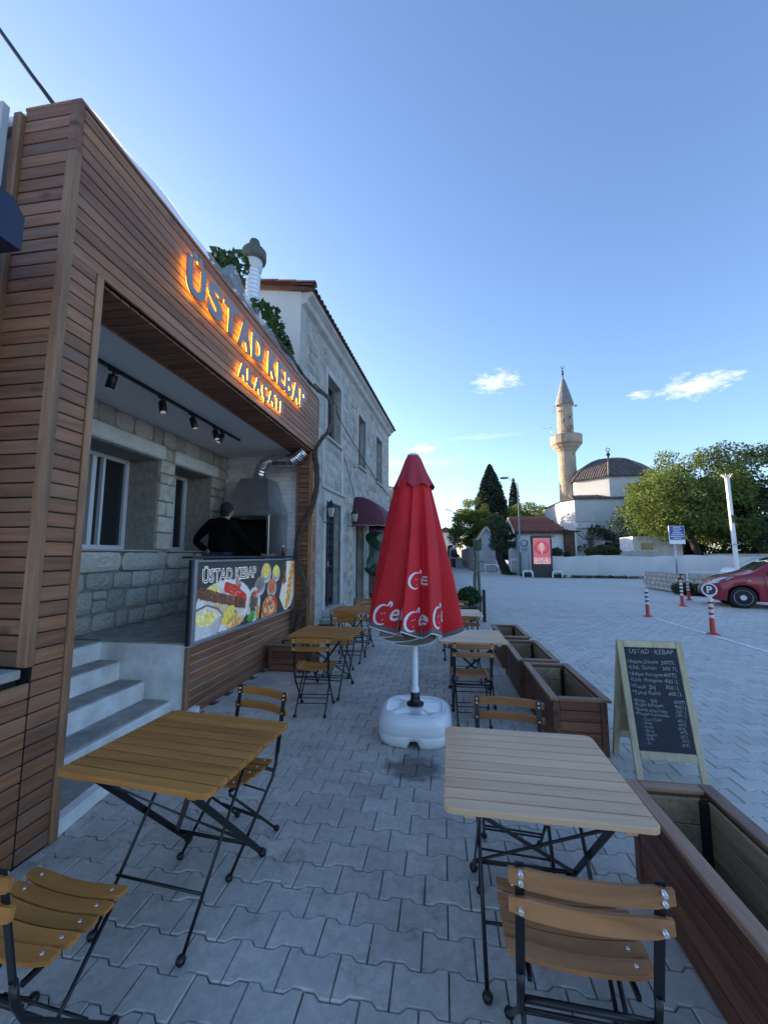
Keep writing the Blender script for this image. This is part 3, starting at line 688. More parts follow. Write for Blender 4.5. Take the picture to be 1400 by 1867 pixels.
# ------------------------------------------------------------------ track lights, grill hood, duct, cook
tl = thing('track_light', 'black ceiling track with five spotlights over the shop terrace', 'track light', (-2.93, 2.6, 3.19))
f = MB(); f.box((0, 1.3, 0), (.035, 2.75, .03), 0, .003); f.build('track', M_black, tl)
M_lens = emis('spot_lens', (.9, .93, 1.0), .05, (.45, .46, .5))
for y, tx, ty in ((.42, -.35, .1), (1.05, .25, -.1), (1.56, .3, .15), (2.04, .35, -.1), (2.22, -.2, -.4)):
    f = MB(); f.tube([(0, y, -.01), (0, y, -.06)], .012, 8); f.box((0, y, -.02), (.03, .10, .022), 0, .003)
    d = Vector((tx, ty, -1)).normalized(); c0 = Vector((0, y, -.055)); f.tube([c0, c0 + d * .01, c0 + d * .125, c0 + d * .13], [.03, .038, .038, .034], 14)
    s = f.build('spotlight', M_black, tl); q = MB(); q.tube([c0 + d * .120, c0 + d * .1315], [.027, .027], 12); q.build('lens', M_lens, s)
hood = thing('grill_hood', 'stainless steel charcoal grill with tapered hood and bright flexible duct', 'grill', (-2.95, 5.9, .67))
x0, x1, y0, y1 = -3.34, -2.56, 5.56, 6.27
f = MB(); B = [(x0, y0, 2.16), (x1, y0, 2.16), (x1, y1, 2.16), (x0, y1, 2.16)]; T_ = [(-3.17, 5.78, 2.72), (-2.72, 5.78, 2.72), (-2.72, 6.2, 2.72), (-3.17, 6.2, 2.72)]; Lp = [(p[0], p[1], 2.10) for p in B]
f.faces(Lp + B + T_, [(0, 1, 5, 4), (1, 2, 6, 5), (2, 3, 7, 6), (3, 0, 4, 7), (4, 5, 9, 8), (5, 6, 10, 9), (6, 7, 11, 10), (7, 4, 8, 11), (8, 9, 10, 11)])
f.build('hood', M_steel_d, hood, world=True)
f = MB(); f.box((-2.95, 5.575, 2.10), (.80, .03, .018), 0, .002); f.build('hood_rim', M_steel, hood, world=True)
f = MB(); f.box((x1 - .02, y0 + .02, 1.77), (.045, .045, .66), 0, .004); f.build('post', M_steel, hood, world=True)
f = MB(); f.box((x1 - .012, 5.93, 1.77), (.012, .66, .66), 0, .003); f.build('side_panel', M_steel, hood, world=True)
f = MB(); f.box((-2.95, 6.24, 1.77), (.76, .03, .66)); f.box((x0 + .01, 5.93, 1.77), (.012, .66, .66)); f.build('back_panel', M_soot, hood, world=True)
f = MB(); f.box((-2.95, 5.90, 1.45), (.78, .62, .10), 0, .006); f.build('grill_bed', M_soot, hood, world=True)
f = MB()
pts = [Vector(p) for p in ((-2.93, 5.95, 2.70), (-2.92, 5.94, 2.80), (-2.87, 5.92, 2.92), (-2.78, 5.90, 3.00), (-2.66, 5.89, 3.03), (-2.5, 5.885, 3.03), (-2.36, 5.88, 3.02), (-2.28, 5.88, 3.05), (-2.20, 5.87, 3.12), (-2.14, 5.87, 3.18))]
pp, rr = [], []
for i in range(len(pts) - 1):
    for k in range(6):
        pp.append(pts[i].lerp(pts[i + 1], k / 6)); rr.append(.098 + (.005 if k % 2 else -.002))
f.tube(pp, rr, 18, 0, True, False); f.build('duct', plain('ribbed_foil_duct', (.62, .63, .66), .22, 1.0, nscale=14, namt=.3), hood, world=True)
f = MB(); f.lathe([(.0, 0), (.105, 0), (.112, .01), (.112, .05), (.10, .06)], 16, (-2.93, 5.95, 2.70)); f.build('duct_collar', M_steel, hood, world=True)

def skin_body(name, verts, edges, radii, mat, parent, levels=2, root=0):
    me = bpy.data.meshes.new('sk'); me.from_pydata(verts, edges, []); o = bpy.data.objects.new('sk', me); col.objects.link(o)
    md = o.modifiers.new('s', 'SKIN'); md.use_smooth_shade = True
    for i, r in enumerate(radii):
        r = r if isinstance(r, tuple) else (r, r); me.skin_vertices[0].data[i].radius = r; me.skin_vertices[0].data[i].use_root = (i == root)
    s = o.modifiers.new('ss', 'SUBSURF'); s.levels = levels; s.render_levels = levels
    dg = bpy.context.evaluated_depsgraph_get(); m2 = bpy.data.meshes.new_from_object(o.evaluated_get(dg)); bpy.data.objects.remove(o)
    m2.name = name; m2.materials.clear(); m2.materials.append(mat)
    for p_ in m2.polygons: p_.use_smooth = True
    return put(name, m2, parent)
M_hoodie = plain('black_fleece', (.004, .004, .005), 1.0, spec=.05, bmp=.4, bscale=30); M_jean = plain('dark_denim', (.016, .02, .045), .9)
M_skin = plain('skin', (.36, .19, .12), .6); M_hair = plain('dark_hair', (.012, .009, .008), .8, bmp=.8, bscale=90)
cook = thing('person', 'cook in a black top seen from behind, left hand on hip, tending the charcoal grill', 'person', (-3.02, 4.98, .67)); cook.scale = (.95, .95, .93)
# local axes: +Y is away from the camera, towards the grill
body_v = [(0, 0, .93), (0, .02, 1.04), (0, .05, 1.18), (0, .09, 1.31), (.0, .13, 1.39), (.0, .17, 1.45),
          (-.17, .09, 1.37), (-.29, .01, 1.20), (-.335, -.03, 1.10), (-.24, -.02, 1.02), (-.16, -.02, .97),
          (.17, .12, 1.34), (.26, .20, 1.16), (.33, .28, 1.03), (.43, .42, .94), (.50, .50, .90)]
body_e = [(0, 1), (1, 2), (2, 3), (3, 4), (4, 5), (3, 6), (6, 7), (7, 8), (8, 9), (9, 10), (3, 11), (11, 12), (12, 13), (13, 14), (14, 15)]
body_r = [(.165, .12), (.16, .115), (.175, .12), (.17, .105), .085, .062, .085, .066, .056, .050, .042, .085, .066, .056, .048, .040]
skin_body('top', body_v, body_e, body_r, M_hoodie, cook)
leg_v = [(0, 0, .95), (-.095, .0, .86), (-.11, .01, .48), (-.12, -.02, .10), (-.12, .10, .045), (.095, .0, .86), (.11, .03, .48), (.12, .0, .10), (.12, .12, .045)]
skin_body('trousers', leg_v, [(0, 1), (1, 2), (2, 3), (3, 4), (0, 5), (5, 6), (6, 7), (7, 8)], [(.15, .115), .095, .065, .05, .04, .095, .065, .05, .04], M_jean, cook)
HD = Matrix.Translation((0, .11, -.07)); f = MB(); f.sphere((0, .215, 1.565), .098, 18, 14, 0, (.84, 1.0, 1.18)); f.tube([(0, .165, 1.40), (0, .20, 1.51)], .056, 12)
for s in (-1, 1): f.sphere((s * .083, .21, 1.555), .026, 8, 6, 0, (.4, .8, 1.2))
f.sphere((0, .315, 1.55), .022, 8, 6, 0, (.7, 1, 1)); f.build('head', M_skin, cook)
f = MB(); f.sphere((0, .20, 1.595), .107, 18, 12, 0, (.86, 1.0, 1.02)); f.sphere((0, .155, 1.545), .075, 12, 8, 0, (1.02, .75, 1.1)); f.build('hair', M_hair, cook)
f = MB(); f.sphere((.525, .525, .885), .042, 10, 8, 0, (1.1, 1, .55))
for k in range(4):
    a = -.45 + k * .22; c0 = Vector((.55 + .012 * k, .555 - .018 * k, .887)); l = (.062, .07, .066, .052)[k]
    d = Vector((math.sin(.9 + a * .3), math.cos(.9 + a * .3), -.05)); f.tube([c0, c0 + d * l * .5, c0 + d * l + Vector((0, 0, -.022))], [.0095, .009, .007], 6)
f.tube([(.50, .55, .89), (.515, .59, .89), (.545, .61, .878)], [.012, .010, .008], 6); f.build('hand', M_skin, cook)
f = MB(); f.sphere((-.145, -.015, .955), .036, 10, 8, 0, (1, .6, 1))
for k in range(4): f.tube([(-.135 + .0, -.045 + .0, .975 - k * .017), (-.10, -.095, .972 - k * .017), (-.065, -.118, .965 - k * .017)], [.009, .0085, .007], 6)
f.tube([(-.14, .01, .97), (-.12, .05, .975), (-.10, .07, .97)], [.011, .010, .008], 6); f.build('hand', M_skin, cook)

# ------------------------------------------------------------------ chimney and its smoke
ch = thing('chimney_pipe', 'ribbed white metal chimney pipe with dark cowl above the shop roof', 'chimney', (-3.2, 6.0, 4.14))
pp, rr = [], []
for i in range(60): pp.append((0, 0, i * .0395)); rr.append(.112 + (.011 if i % 2 else 0))
f = MB(); f.tube(pp, rr, 20, 0, True, False); f.build('pipe', plain('white_metal_pipe', (.62, .64, .70), .4, .3), ch)
f = MB(); f.lathe([(.125, 2.33), (.148, 2.40), (.15, 2.52), (.13, 2.56), (.13, 2.33)], 20); f.build('collar', plain('pale_collar', (.55, .56, .58), .5), ch)
f = MB(); f.lathe([(.13, 2.50), (.20, 2.52), (.212, 2.58), (.208, 2.69), (.18, 2.73), (.10, 2.74), (.095, 2.86), (.08, 2.91), (.0, 2.93)], 22); f.build('cowl', plain('weathered_cowl', (.10, .10, .085), .7, nscale=9), ch)
f = MB(); f.tube([(-.14, -.06, 2.35), (-.27, -.16, 1.3), (-.42, -.25, .1)], .006, 5); f.build('guy_wire', M_alu, ch)
mt = bpy.data.materials.new('thin_smoke'); mt.use_nodes = True; t = mt.node_tree; t.nodes.clear(); out = t.nodes.new('ShaderNodeOutputMaterial')
pv_ = t.nodes.new('ShaderNodeVolumePrincipled'); pv_.inputs['Color'].default_value = (.9, .92, .95, 1); v = coords(t, (1, 1, .45), False); n_ = noise(t, v, 1.5, 5, .6, .8)
c_ = t.nodes.new('ShaderNodeTexCoord'); s_ = t.nodes.new('ShaderNodeSeparateXYZ'); t.links.new(c_.outputs['Generated'], s_.inputs[0])
fall = mth(t, 'MULTIPLY', mth(t, 'SUBTRACT', 1.0, s_.outputs[2], None, True), mth(t, 'MULTIPLY', mth(t, 'SUBTRACT', .5, mth(t, 'ABSOLUTE', mth(t, 'SUBTRACT', s_.outputs[0], .5))), 2.2, None, True))
dn = mth(t, 'MULTIPLY', mth(t, 'MULTIPLY_ADD', n_, 5.0, -2.1, True), mth(t, 'MULTIPLY', fall, 3.2)); t.links.new(dn, pv_.inputs['Density']); t.links.new(pv_.outputs[0], out.inputs['Volume'])
f = MB(); f.tube([(0, 0, 6.98 - .1), (-.08, 0, 7.5), (-.35, .1, 8.3), (-.75, .2, 9.3), (-1.1, .3, 10.4)], [.16, .34, .62, .85, .9], 14)
o = f.build('smoke', mt, None, (-3.2, 6.0, 0)); setp(o, 'thin white smoke drifting up from the chimney cowl', 'smoke', kind='stuff')

# ------------------------------------------------------------------ leaves
def leaf_cloud(name, pts_n, sampler, size, mat, parent=None, seed=1, el=1.0, kind=True, droop=0.0):
    r = random.Random(seed); V_, F_ = [], []
    for i in range(pts_n):
        c = sampler(r); s = size * r.uniform(.55, 1.3)
        a = Vector((r.gauss(0, 1), r.gauss(0, 1), r.gauss(0, .8) - droop)); a.normalize()
        q = Vector((r.gauss(0, 1), r.gauss(0, 1), r.gauss(0, 1))); b_ = a.cross(q)
        if b_.length < .01: continue
        b_.normalize(); k = len(V_); c = Vector(c); n_ = a.cross(b_) * s * .18
        V_ += [tuple(c - a * s * el * .5), tuple(c + b_ * s * .34 + n_), tuple(c + a * s * el * .5), tuple(c - b_ * s * .34 + n_)]; F_.append((k, k + 1, k + 2)); F_.append((k, k + 2, k + 3))
    me = bpy.data.meshes.new(name); me.from_pydata(V_, [], F_); me.materials.append(mat)
    o = put(name, me, parent)
    if kind: o['kind'] = 'stuff'
    return o
def leafmat(name, c1, c2, trans=.35, c3=None, scale=.9, rough=.6):
    mt = bpy.data.materials.new(name); mt.use_nodes = True; t = mt.node_tree; t.nodes.clear(); out = t.nodes.new('ShaderNodeOutputMaterial')
    p = t.nodes.new('ShaderNodeBsdfPrincipled'); tr = t.nodes.new('ShaderNodeBsdfTranslucent'); mx = t.nodes.new('ShaderNodeMixShader')
    v = coords(t, (1, 1, 1), False, 'World'); n1 = noise(t, v, scale, 4, .6); n2 = noise(t, v, 23, 2, .6); st = [(.32, c1), (.62, c2)]
    if c3: st.append((.78, c3))
    c = ramp(t, mth(t, 'MULTIPLY_ADD', n2, .5, mth(t, 'MULTIPLY', n1, .5)), st)
    t.links.new(c, p.inputs['Base Color']); p.inputs['Roughness'].default_value = rough
    c2_ = mulc(t, c, (1.3, 1.35, .6)); t.links.new(c2_, tr.inputs['Color']); mx.inputs[0].default_value = trans
    t.links.new(p.outputs[0], mx.inputs[1]); t.links.new(tr.outputs[0], mx.inputs[2]); t.links.new(mx.outputs[0], out.inputs['Surface']); return mt
M_vine = leafmat('vine_leaves', (.020, .050, .014), (.055, .115, .03), .3, (.10, .17, .05), 3)
M_bark = plain('grey_brown_bark', (.085, .065, .052), .95, nscale=14, namt=.5, bmp=.9, bscale=22)
M_barkd = plain('dark_bark', (.035, .028, .022), .95, nscale=8, namt=.5, bmp=.9, bscale=18)
vine = thing('grapevine', 'old twisting grapevine climbing the column and trailing green leaves over the roof', 'vine', (-2.25, 5.95, 0))
f = MB(); path = [(-2.28, 5.92, 0), (-2.24, 5.95, .35), (-2.13, 5.95, .79), (-2.12, 5.96, 1.0), (-2.24, 5.97, 1.35), (-2.27, 5.97, 1.66), (-2.20, 5.97, 1.94), (-2.04, 5.98, 2.26), (-1.97, 5.99, 2.60), (-1.98, 6.0, 2.88), (-2.02, 6.02, 3.17), (-1.94, 6.06, 3.38), (-1.82, 6.10, 3.56), (-1.78, 6.14, 3.86), (-1.86, 6.16, 4.14), (-2.02, 6.1, 4.26), (-2.10, 5.7, 4.30), (-2.12, 5.2, 4.36), (-2.3, 4.9, 4.6)]
def smooth_path(P, n=5):
    P = [Vector(p) for p in P]; out_ = []
    for i in range(len(P) - 1):
        a, b_, c, d = P[max(i - 1, 0)], P[i], P[i + 1], P[min(i + 2, len(P) - 1)]
        for k in range(n):
            s = k / n; out_.append(.5 * ((2 * b_) + (c - a) * s + (2 * a - 5 * b_ + 4 * c - d) * s * s + (3 * b_ - a - 3 * c + d) * s ** 3))
    return out_ + [P[-1]]
sp = smooth_path(path); rr = [(.052 if p.z < 3.2 else .045) * (1 - .45 * i / len(sp)) * (1 + .14 * math.sin(i * 1.7) + .08 * math.sin(i * 4.1)) for i, p in enumerate(sp)]
f.tube(sp, rr, 9); f.tube([q + Vector((.03, -.02, .01)) for q in sp[8:60]], [r_ * .55 for r_ in rr[8:60]], 7); f.build('trunk', M_bark, vine, world=True)
stems = [[(-2.2, 5.3, 4.35), (-2.6, 5.2, 4.9), (-2.9, 5.0, 5.4), (-2.95, 4.9, 5.85)], [(-2.5, 6.0, 4.4), (-2.9, 6.4, 5.2), (-3.0, 6.7, 5.6)], [(-2.3, 4.8, 4.5), (-2.8, 4.6, 5.0), (-3.0, 4.55, 5.5)]]
for s in stems:
    f = MB(); f.tube(smooth_path(s, 4), .014, 5); f.build('stem', M_bark, vine, world=True)
def blobs(bl):
    w = [b_[3] ** 2 * b_[4] for b_ in bl]; tot = sum(w)
    def smp(r):
        x = r.uniform(0, tot)
        for b_, ww in zip(bl, w):
            x -= ww
            if x <= 0: break
        while True:
            q = Vector((r.uniform(-1, 1), r.uniform(-1, 1), r.uniform(-1, 1)))
            if q.length < 1: break
        return (b_[0] + q.x * b_[3], b_[1] + q.y * b_[3], b_[2] + q.z * b_[4])
    return smp
o = leaf_cloud('leaves', 900, blobs([(-3, 4.62, 5.55, .15, .2), (-3.0, 5.0, 5.72, .24, .3), (-2.95, 5.05, 5.3, .10, .25), (-3, 5.9, 5.72, .18, .12), (-2.95, 6.3, 5.55, .22, .24), (-2.95, 6.6, 5.3, .25, .35), (-2.9, 6.75, 5.0, .2, .25), (-3.0, 6.2, 5.85, .2, .12)]), .12, M_vine, vine, 5)
o.location = (2.25, -5.95, 0)
# wind-blown plastic film on the parapet
mt, t, p = newmat('milky_plastic_film'); p.inputs['Base Color'].default_value = (.42, .45, .48, 1); p.inputs['Roughness'].default_value = .35; p.inputs['Alpha'].default_value = .32; M_film = mt
def film(name, label, cols_, rows, fn):
    f = MB(); P = [fn(i / cols_, j / rows) for j in range(rows + 1) for i in range(cols_ + 1)]; n = cols_ + 1
    f.faces(P, [(j * n + i, j * n + i + 1, (j + 1) * n + i + 1, (j + 1) * n + i) for j in range(rows) for i in range(cols_)], 0, True)
    o = f.build(name, M_film); setp(o, label, 'plastic sheet'); return o
def env(u): return .055 + .09 * max(0, math.sin(u * 3.1)) ** .8 * (1 + .35 * math.sin(u * 21) * .5) + (.20 * math.exp(-((u - .42) / .035) ** 2)) + .05 * math.sin(u * 9) ** 2
film('plastic_sheet', 'milky plastic sheet billowing along the top edge of the timber fascia', 70, 6,
     lambda u, v: (FX - .03 - .10 * v * v + .012 * math.sin(u * 40 + v * 3), 1.80 + 4.2 * u, 4.175 + env(u) * math.sin(v * 2.4) * 1.0 + .01 * math.sin(u * 33)))
film('plastic_sheet', 'crumpled plastic sheet peaking behind the near top corner of the pillar', 16, 8,
     lambda u, v: (-2.16 - .55 * u, 1.86 + .12 * v + .05 * math.sin(u * 7), 4.18 + (.17 * math.sin(u * 3.14) ** .6 + .03 * math.sin(u * 17)) * v))
f = MB(); f.faces([(-2.19, 1.80, 4.175), (-2.13, 1.80, 4.178), (-2.205, 1.79, 4.27), (-2.22, 1.80, 4.30), (-2.21, 1.80, 4.23)], [(0, 1, 2, 4), (4, 2, 3)]); o = f.build('plastic_tail', M_film); setp(o, 'loose pointed tail of plastic standing up at the pillar top', 'plastic sheet')
cb = thing('power_cable', 'thick dark cable running from the pillar top up to the upper left', 'cable', (-2.23, 1.75, 4.16)); f = MB(); f.tube([(-2.23, 1.78, 4.15), (-2.45, 1.77, 4.44), (-2.75, 1.74, 4.86), (-3.9, 1.6, 6.2)], .013, 7); f.build('cable', M_black, cb, world=True)
# neighbour on the left
nb = thing('neighbour_front', 'white panel and dark navy roller box of the shop next door at the left edge', 'shop front', (-2.5, 1.5, 0))
ub('white_panel', (-3.6, 1.66, 3.25), (-2.478, 1.70, 4.13), plain('white_panel', (.42, .45, .48), .6), .003, nb)
f = MB(); f.prism([(.85, 3.02), (1.53, 3.02), (1.53, 3.20), (1.47, 3.26), (.85, 3.26)], -2.60, -2.064, 0, lambda a_, b_, c: (c, a_, b_)); f.build('roller_box', plain('navy_paint', (.010, .016, .045), .35), nb, world=True)
ub('side_rail', (-2.62, 1.45, .95), (-2.49, 1.66, 3.01), bpy.data.materials['navy_paint'], .003, nb)
ub('wall', (-3.6, 1.67, .95), (-2.50, 1.70, 3.25), M_plaster, .003, nb)

# ------------------------------------------------------------------ old stone house
TH = math.atan(.06)
house = thing('stone_house', 'two storey old rubble stone house with tiled eaves and three tall upper windows', 'house', (-2.743, 7.12, 0), -TH)
def hp(x, s, z): return (x, s, z)
HL, HZ = 9.12, 6.56
ops = [(1.60, 2.62, 4.30, 5.84), (4.34, 5.22, 4.22, 5.84), (6.78, 7.78, 4.18, 5.90), (1.62, 2.72, .28, 2.76), (4.12, 5.05, .10, 2.55), (5.75, 7.9, .1, 2.55)]
def wall_open(mb, s0, s1, z0, z1, ops, depth, x=0.0):
    ss = sorted({s0, s1, *[o[0] for o in ops], *[o[1] for o in ops]}); zz = sorted({z0, z1, *[o[2] for o in ops], *[o[3] for o in ops]})
    for i in range(len(ss) - 1):
        for j in range(len(zz) - 1):
            a, b_, c, d = ss[i], ss[i + 1], zz[j], zz[j + 1]; m1, m2 = (a + b_) / 2, (c + d) / 2
            if any(o[0] < m1 < o[1] and o[2] < m2 < o[3] for o in ops): continue
            mb.poly([(x, a, c), (x, b_, c), (x, b_, d), (x, a, d)])
    for a, b_, c, d in ops:
        for P in (((a, c), (b_, c)), ((b_, c), (b_, d)), ((b_, d), (a, d)), ((a, d), (a, c))):
            (u, v), (w, q) = P; mb.poly([(x, u, v), (x, w, q), (x - depth, w, q), (x - depth, u, v)])
M_lime = stone_mat('lime_mortar_wall', (.24, .23, .21), (.35, .34, .315), (.45, .44, .415), 5, .6, (1, 1))
f = MB(); wall_open(f, 0, HL, 0, HZ, ops, .30); f.poly([(0, HL, 0), (-7, HL, 0), (-7, HL, HZ + .3), (0, HL, HZ)]); f.poly([(-.34, 0, 0), (-.34, HL, 0), (-.34, HL, HZ), (-.34, 0, HZ)]); f.build('wall', M_lime, house)
f = MB(); f.poly([(0, -.002, 0), (-7, -.002, 0), (-7, -.002, HZ + 1.60), (0, -.002, HZ + .27)]); f.box((-3.6, 4.5, 3.2), (6.2, 8.9, 6.3)); f.build('side_wall', M_plaster2, house)
# dressed surrounds
def surround(a, b_, c, d, w=.16, top=True, bottom=True):
    P = .022
    for (s0, s1, z0, z1) in ((a - w, a, c, d), (b_, b_ + w, c, d)): f = MB(); f.box((P / 2 - .03, (s0 + s1) / 2, (z0 + z1) / 2), (P + .06, s1 - s0, z1 - z0), 0, .006); f.build('surround', M_quoin, house)
    if top: f = MB(); f.box((P / 2 - .03, (a + b_) / 2, d + w / 2 + .001), (P + .062, b_ - a + 2 * w, w), 0, .006); f.build('surround', M_quoin, house)
    if bottom: f = MB(); f.box((.02, (a + b_) / 2, c - .03), (.10, b_ - a + .1, .055), 0, .006); f.build('sill', M_quoin, house)
for o_ in ops[:3]: surround(*o_)
surround(*ops[3], .20, True, False); surround(*ops[4], .12, True, False)
f = MB(); f.box((.015, 2.17, 3.06), (.07, 1.75, .07), 0, .01); f.build('cornice', M_quoin, house)
f = MB(); f.box((.012, 1.35, 3.68), (.05, .16, 1.2), 0, .006); f.build('surround', M_quoin, house); f = MB(); f.box((.012, 2.74, 3.68), (.05, .16, 1.2), 0, .006); f.build('surround', M_quoin, house)
f = MB(); f.box((-.05, .12, 3.3), (.13, .24, 6.5), 0, .01); f.build('corner_quoin', M_quoin, house)
for k in range(21):
    z = .05 + k * .31; w_ = .30 if k % 2 else .20; f = MB(); f.box((-.03, HL - w_ / 2 + .012, z + .15), (.1, w_, .295), 0, .015); f.build('quoin', M_quoin, house)
# rubble: irregular stones showing through the lime
def rubble_mesh(seed):
    r = random.Random(seed); n = r.choice((7, 8, 9)); b = MB(); ring = []
    for k in range(n):
        t_ = 2 * math.pi * (k + r.uniform(-.25, .25)) / n; q = r.uniform(.80, 1.05); c_, s_ = math.cos(t_), math.sin(t_); m_ = (abs(c_) ** 3 + abs(s_) ** 3) ** (-1 / 3); ring.append((q * m_ * c_ * .5, q * m_ * s_ * .5))
    P = [(.0, a, b_) for a, b_ in ring] + [(.6 + r.uniform(-.2, .2), a * .78, b_ * .78) for a, b_ in ring] + [(1.0, 0, 0)]
    b.faces(P, [(k, (k + 1) % n, n + (k + 1) % n, n + k) for k in range(n)] + [(n + k, n + (k + 1) % n, 2 * n) for k in range(n)]); return b.mesh('stone', M_rubble), P, b.f
rub = [rubble_mesh(50 + i) for i in range(10)]; cells_h = []
z = .08
while z < HZ - .2:
    hgt = rnd.uniform(.17, .30); s = .28 + rnd.uniform(0, .2)
    while s < HL - .35:
        w_ = rnd.uniform(.16, .44)
        c_, zc = s + w_ / 2, z + hgt / 2 + rnd.uniform(-.05, .05)
        if not any(o_[0] - .24 < c_ < o_[1] + .24 and o_[2] - .2 < zc < o_[3] + .26 for o_ in ops) and not (1.2 < c_ < 2.9 and 2.95 < zc < 3.2) and rnd.random() < .86: cells_h.append((c_, zc, w_, hgt))
        s += w_ + rnd.uniform(.0, .05)
    z += hgt + .01
cells_h.sort(key=lambda q: q[0] + .25 * abs(q[1] - 3)); sb = MB()
for i, (s, z, w_, hgt) in enumerate(cells_h):
    k = rnd.randrange(10); dep = rnd.uniform(.008, .028); a = rnd.uniform(-.2, .2); sw, sh = w_ * rnd.uniform(.86, 1.04), hgt * rnd.uniform(.82, 1.05)
    if i < 270: put('stone', rub[k][0], house, (.001, s, z), (a, 0, 0), (dep, sw, sh))
    else:
        ca, sa = math.cos(a), math.sin(a); P = [(.001 + x * dep, s + (y * sw) * ca - (q * sh) * sa, z + (y * sw) * sa + (q * sh) * ca) for x, y, q in rub[k][1]]; sb.faces(P, rub[k][2])
o = sb.build('stones', M_rubble, house); setp(o, kind='stuff')
M_frame_o = plain('weathered_window_wood', (.13, .12, .115), .8, nscale=12); M_dark = plain('dark_room', (.012, .012, .014), .5)
for (a, b_, c, d) in ops[:3]:
    f = MB(); x = -.20
    f.box((x, a + .045, (c + d) / 2), (.07, .09, d - c), 0, .005); f.box((x, b_ - .045, (c + d) / 2), (.07, .09, d - c), 0, .005)
    for z_ in (c + .04, d - .04, c + (d - c) * .70): f.box((x, (a + b_) / 2, z_), (.069, b_ - a - .18, .07), 0, .005)
    f.box((x, (a + b_) / 2, (c + d) / 2 - .2), (.06, .05, (d - c) * .68), 0, .005); w = f.build('window', M_frame_o, house)
    q = MB(); q.box((x - .03, (a + b_) / 2, (c + d) / 2), (.01, b_ - a - .1, d - c - .1)); me = q.mesh('pane', M_glass); put('pane', me, w)
# iron door
a, b_, c, d = ops[3]; M_navy = plain('blue_black_iron', (.012, .016, .028), .5)
f = MB(); x = -.20
for yy in (a + .04, b_ - .04, (a + b_) / 2 + .12): f.box((x, yy, (c + d) / 2), (.06, .07, d - c), 0, .006)
for zz_ in (c + .04, c + .95, d - .42, d - .04): f.box((x, (a + b_) / 2, zz_), (.055, b_ - a - .15, .07), 0, .006)
for (yy, w_) in ((a + .34, .42), (b_ - .2, .2)): f.box((x + .005, yy, c + .48), (.04, w_, .62), 0, .015)
door = f.build('door', M_navy, house)
f = MB()
for k in range(9):
    yy = a + .12 + k * .108
    if abs(yy - (a + b_) / 2 - .12) < .05: continue
    f.tube([(x + .02, yy, c + 1.0), (x + .02, yy, d - .45)], .008, 5)
    for j in range(5):
        zc = c + 1.12 + j * .20; f.tube([(x + .02, yy + .035 * math.cos(q * .785), zc + .07 * math.sin(q * .785)) for q in range(9)], .006, 4, 0, False)
f.build('grille', M_navy, door)
f = MB(); f.box((x - .03, (a + b_) / 2, (c + d) / 2), (.01, b_ - a - .08, d - c - .08)); f.build('pane', M_glass, door)
f = MB(); f.box((x + .06, (a + b_) / 2 + .02, c + 1.02), (.05, .03, .12), 0, .006); f.build('handle', M_alu, door)
f = MB(); f.box((.06, 2.17, .20), (.36, 1.4, .14), 0, .02); f.build('door_step', M_quoin, house); f = MB(); f.box((.12, 2.17, .065), (.60, 1.7, .13), 0, .02); f.build('door_step', M_conc, house)
# dark ground floor openings with shutters
for (a, b_, c, d) in ops[4:]:
    n_ = int((b_ - a) / .13)
    for k in range(n_): f = MB(); f.box((-.22, a + (k + .5) * (b_ - a) / n_, (c + d) / 2), (.03, (b_ - a) / n_ - .014, d - c), 0, .005); f.build('shutter_board', M_cl_z if False else bpy.data.materials.get('old_brown_door') or plain('old_brown_door', (.045, .035, .028), .8, nscale=9), house)
# eaves: moulding, then tiles
f = MB(); f.prism([(0, HZ - .02), (.10, HZ + .03), (.14, HZ + .12), (.24, HZ + .19), (.24, HZ + .25), (-.3, HZ + .25), (-.3, HZ - .02)], 0, HL + .02, 0, lambda a, b_, c: (a, c, b_)); f.build('cornice', M_quoin, house)
M_rt = plain('old_clay_tile', (.13, .075, .06), .9, nscale=9, namt=.45, var=(.7, 1.15), bmp=.4, bscale=30)
M_rto = plain('orange_clay_tile', (.34, .15, .10), .9, nscale=9, namt=.3, var=(.8, 1.1), bmp=.4, bscale=30)
def tile_mb(r=.085, ln=.42, th=.012, n=7):
    b = MB(); P = []
    for yy in (0, ln):
        for q in (r, r - th):
            for k in range(n): t_ = math.pi * k / (n - 1); P.append((yy, q * math.cos(t_) * (1 if yy == 0 else .88), q * math.sin(t_) * .75))
    fs = []
    for k in range(n - 1): fs += [(k, k + 1, 2 * n + k + 1, 2 * n + k), (n + k, 2 * n + n + k, 2 * n + n + k + 1, n + k + 1), (k, n + k, n + k + 1, k + 1), (2 * n + k, 2 * n + k + 1, 3 * n + k + 1, 3 * n + k)]
    fs += [(0, 2 * n, 3 * n, n), (n - 1, 2 * n - 1, 4 * n - 1, 3 * n - 1)]; b.faces(P, fs, 0, False); return b
tmesh = tile_mb().mesh('roof_tile', M_rt); tmesh_o = tile_mb(.10, .46).mesh('roof_tile', M_rto)
sl_ = math.radians(11); f = MB()
f.poly([(.27, -.12, HZ + .25), (.27, HL + .12, HZ + .25), (-6, HL + .12, HZ + .27 + 6.36 * math.tan(sl_)), (-6, -.12, HZ + .27 + 6.36 * math.tan(sl_))]); f.build('roof', M_rt, house)
k = 0; s = -.10
while s < HL + .1:
    put('roof_tile', tmesh, house, (.30, s, HZ + .255), (0, -sl_, math.pi)); s += .172
for k in range(12): put('roof_tile', tmesh_o, house, (.34 - k * .40, -.10, HZ + .30 + k * .40 * math.tan(sl_)), (0, -sl_ + .03, math.pi))
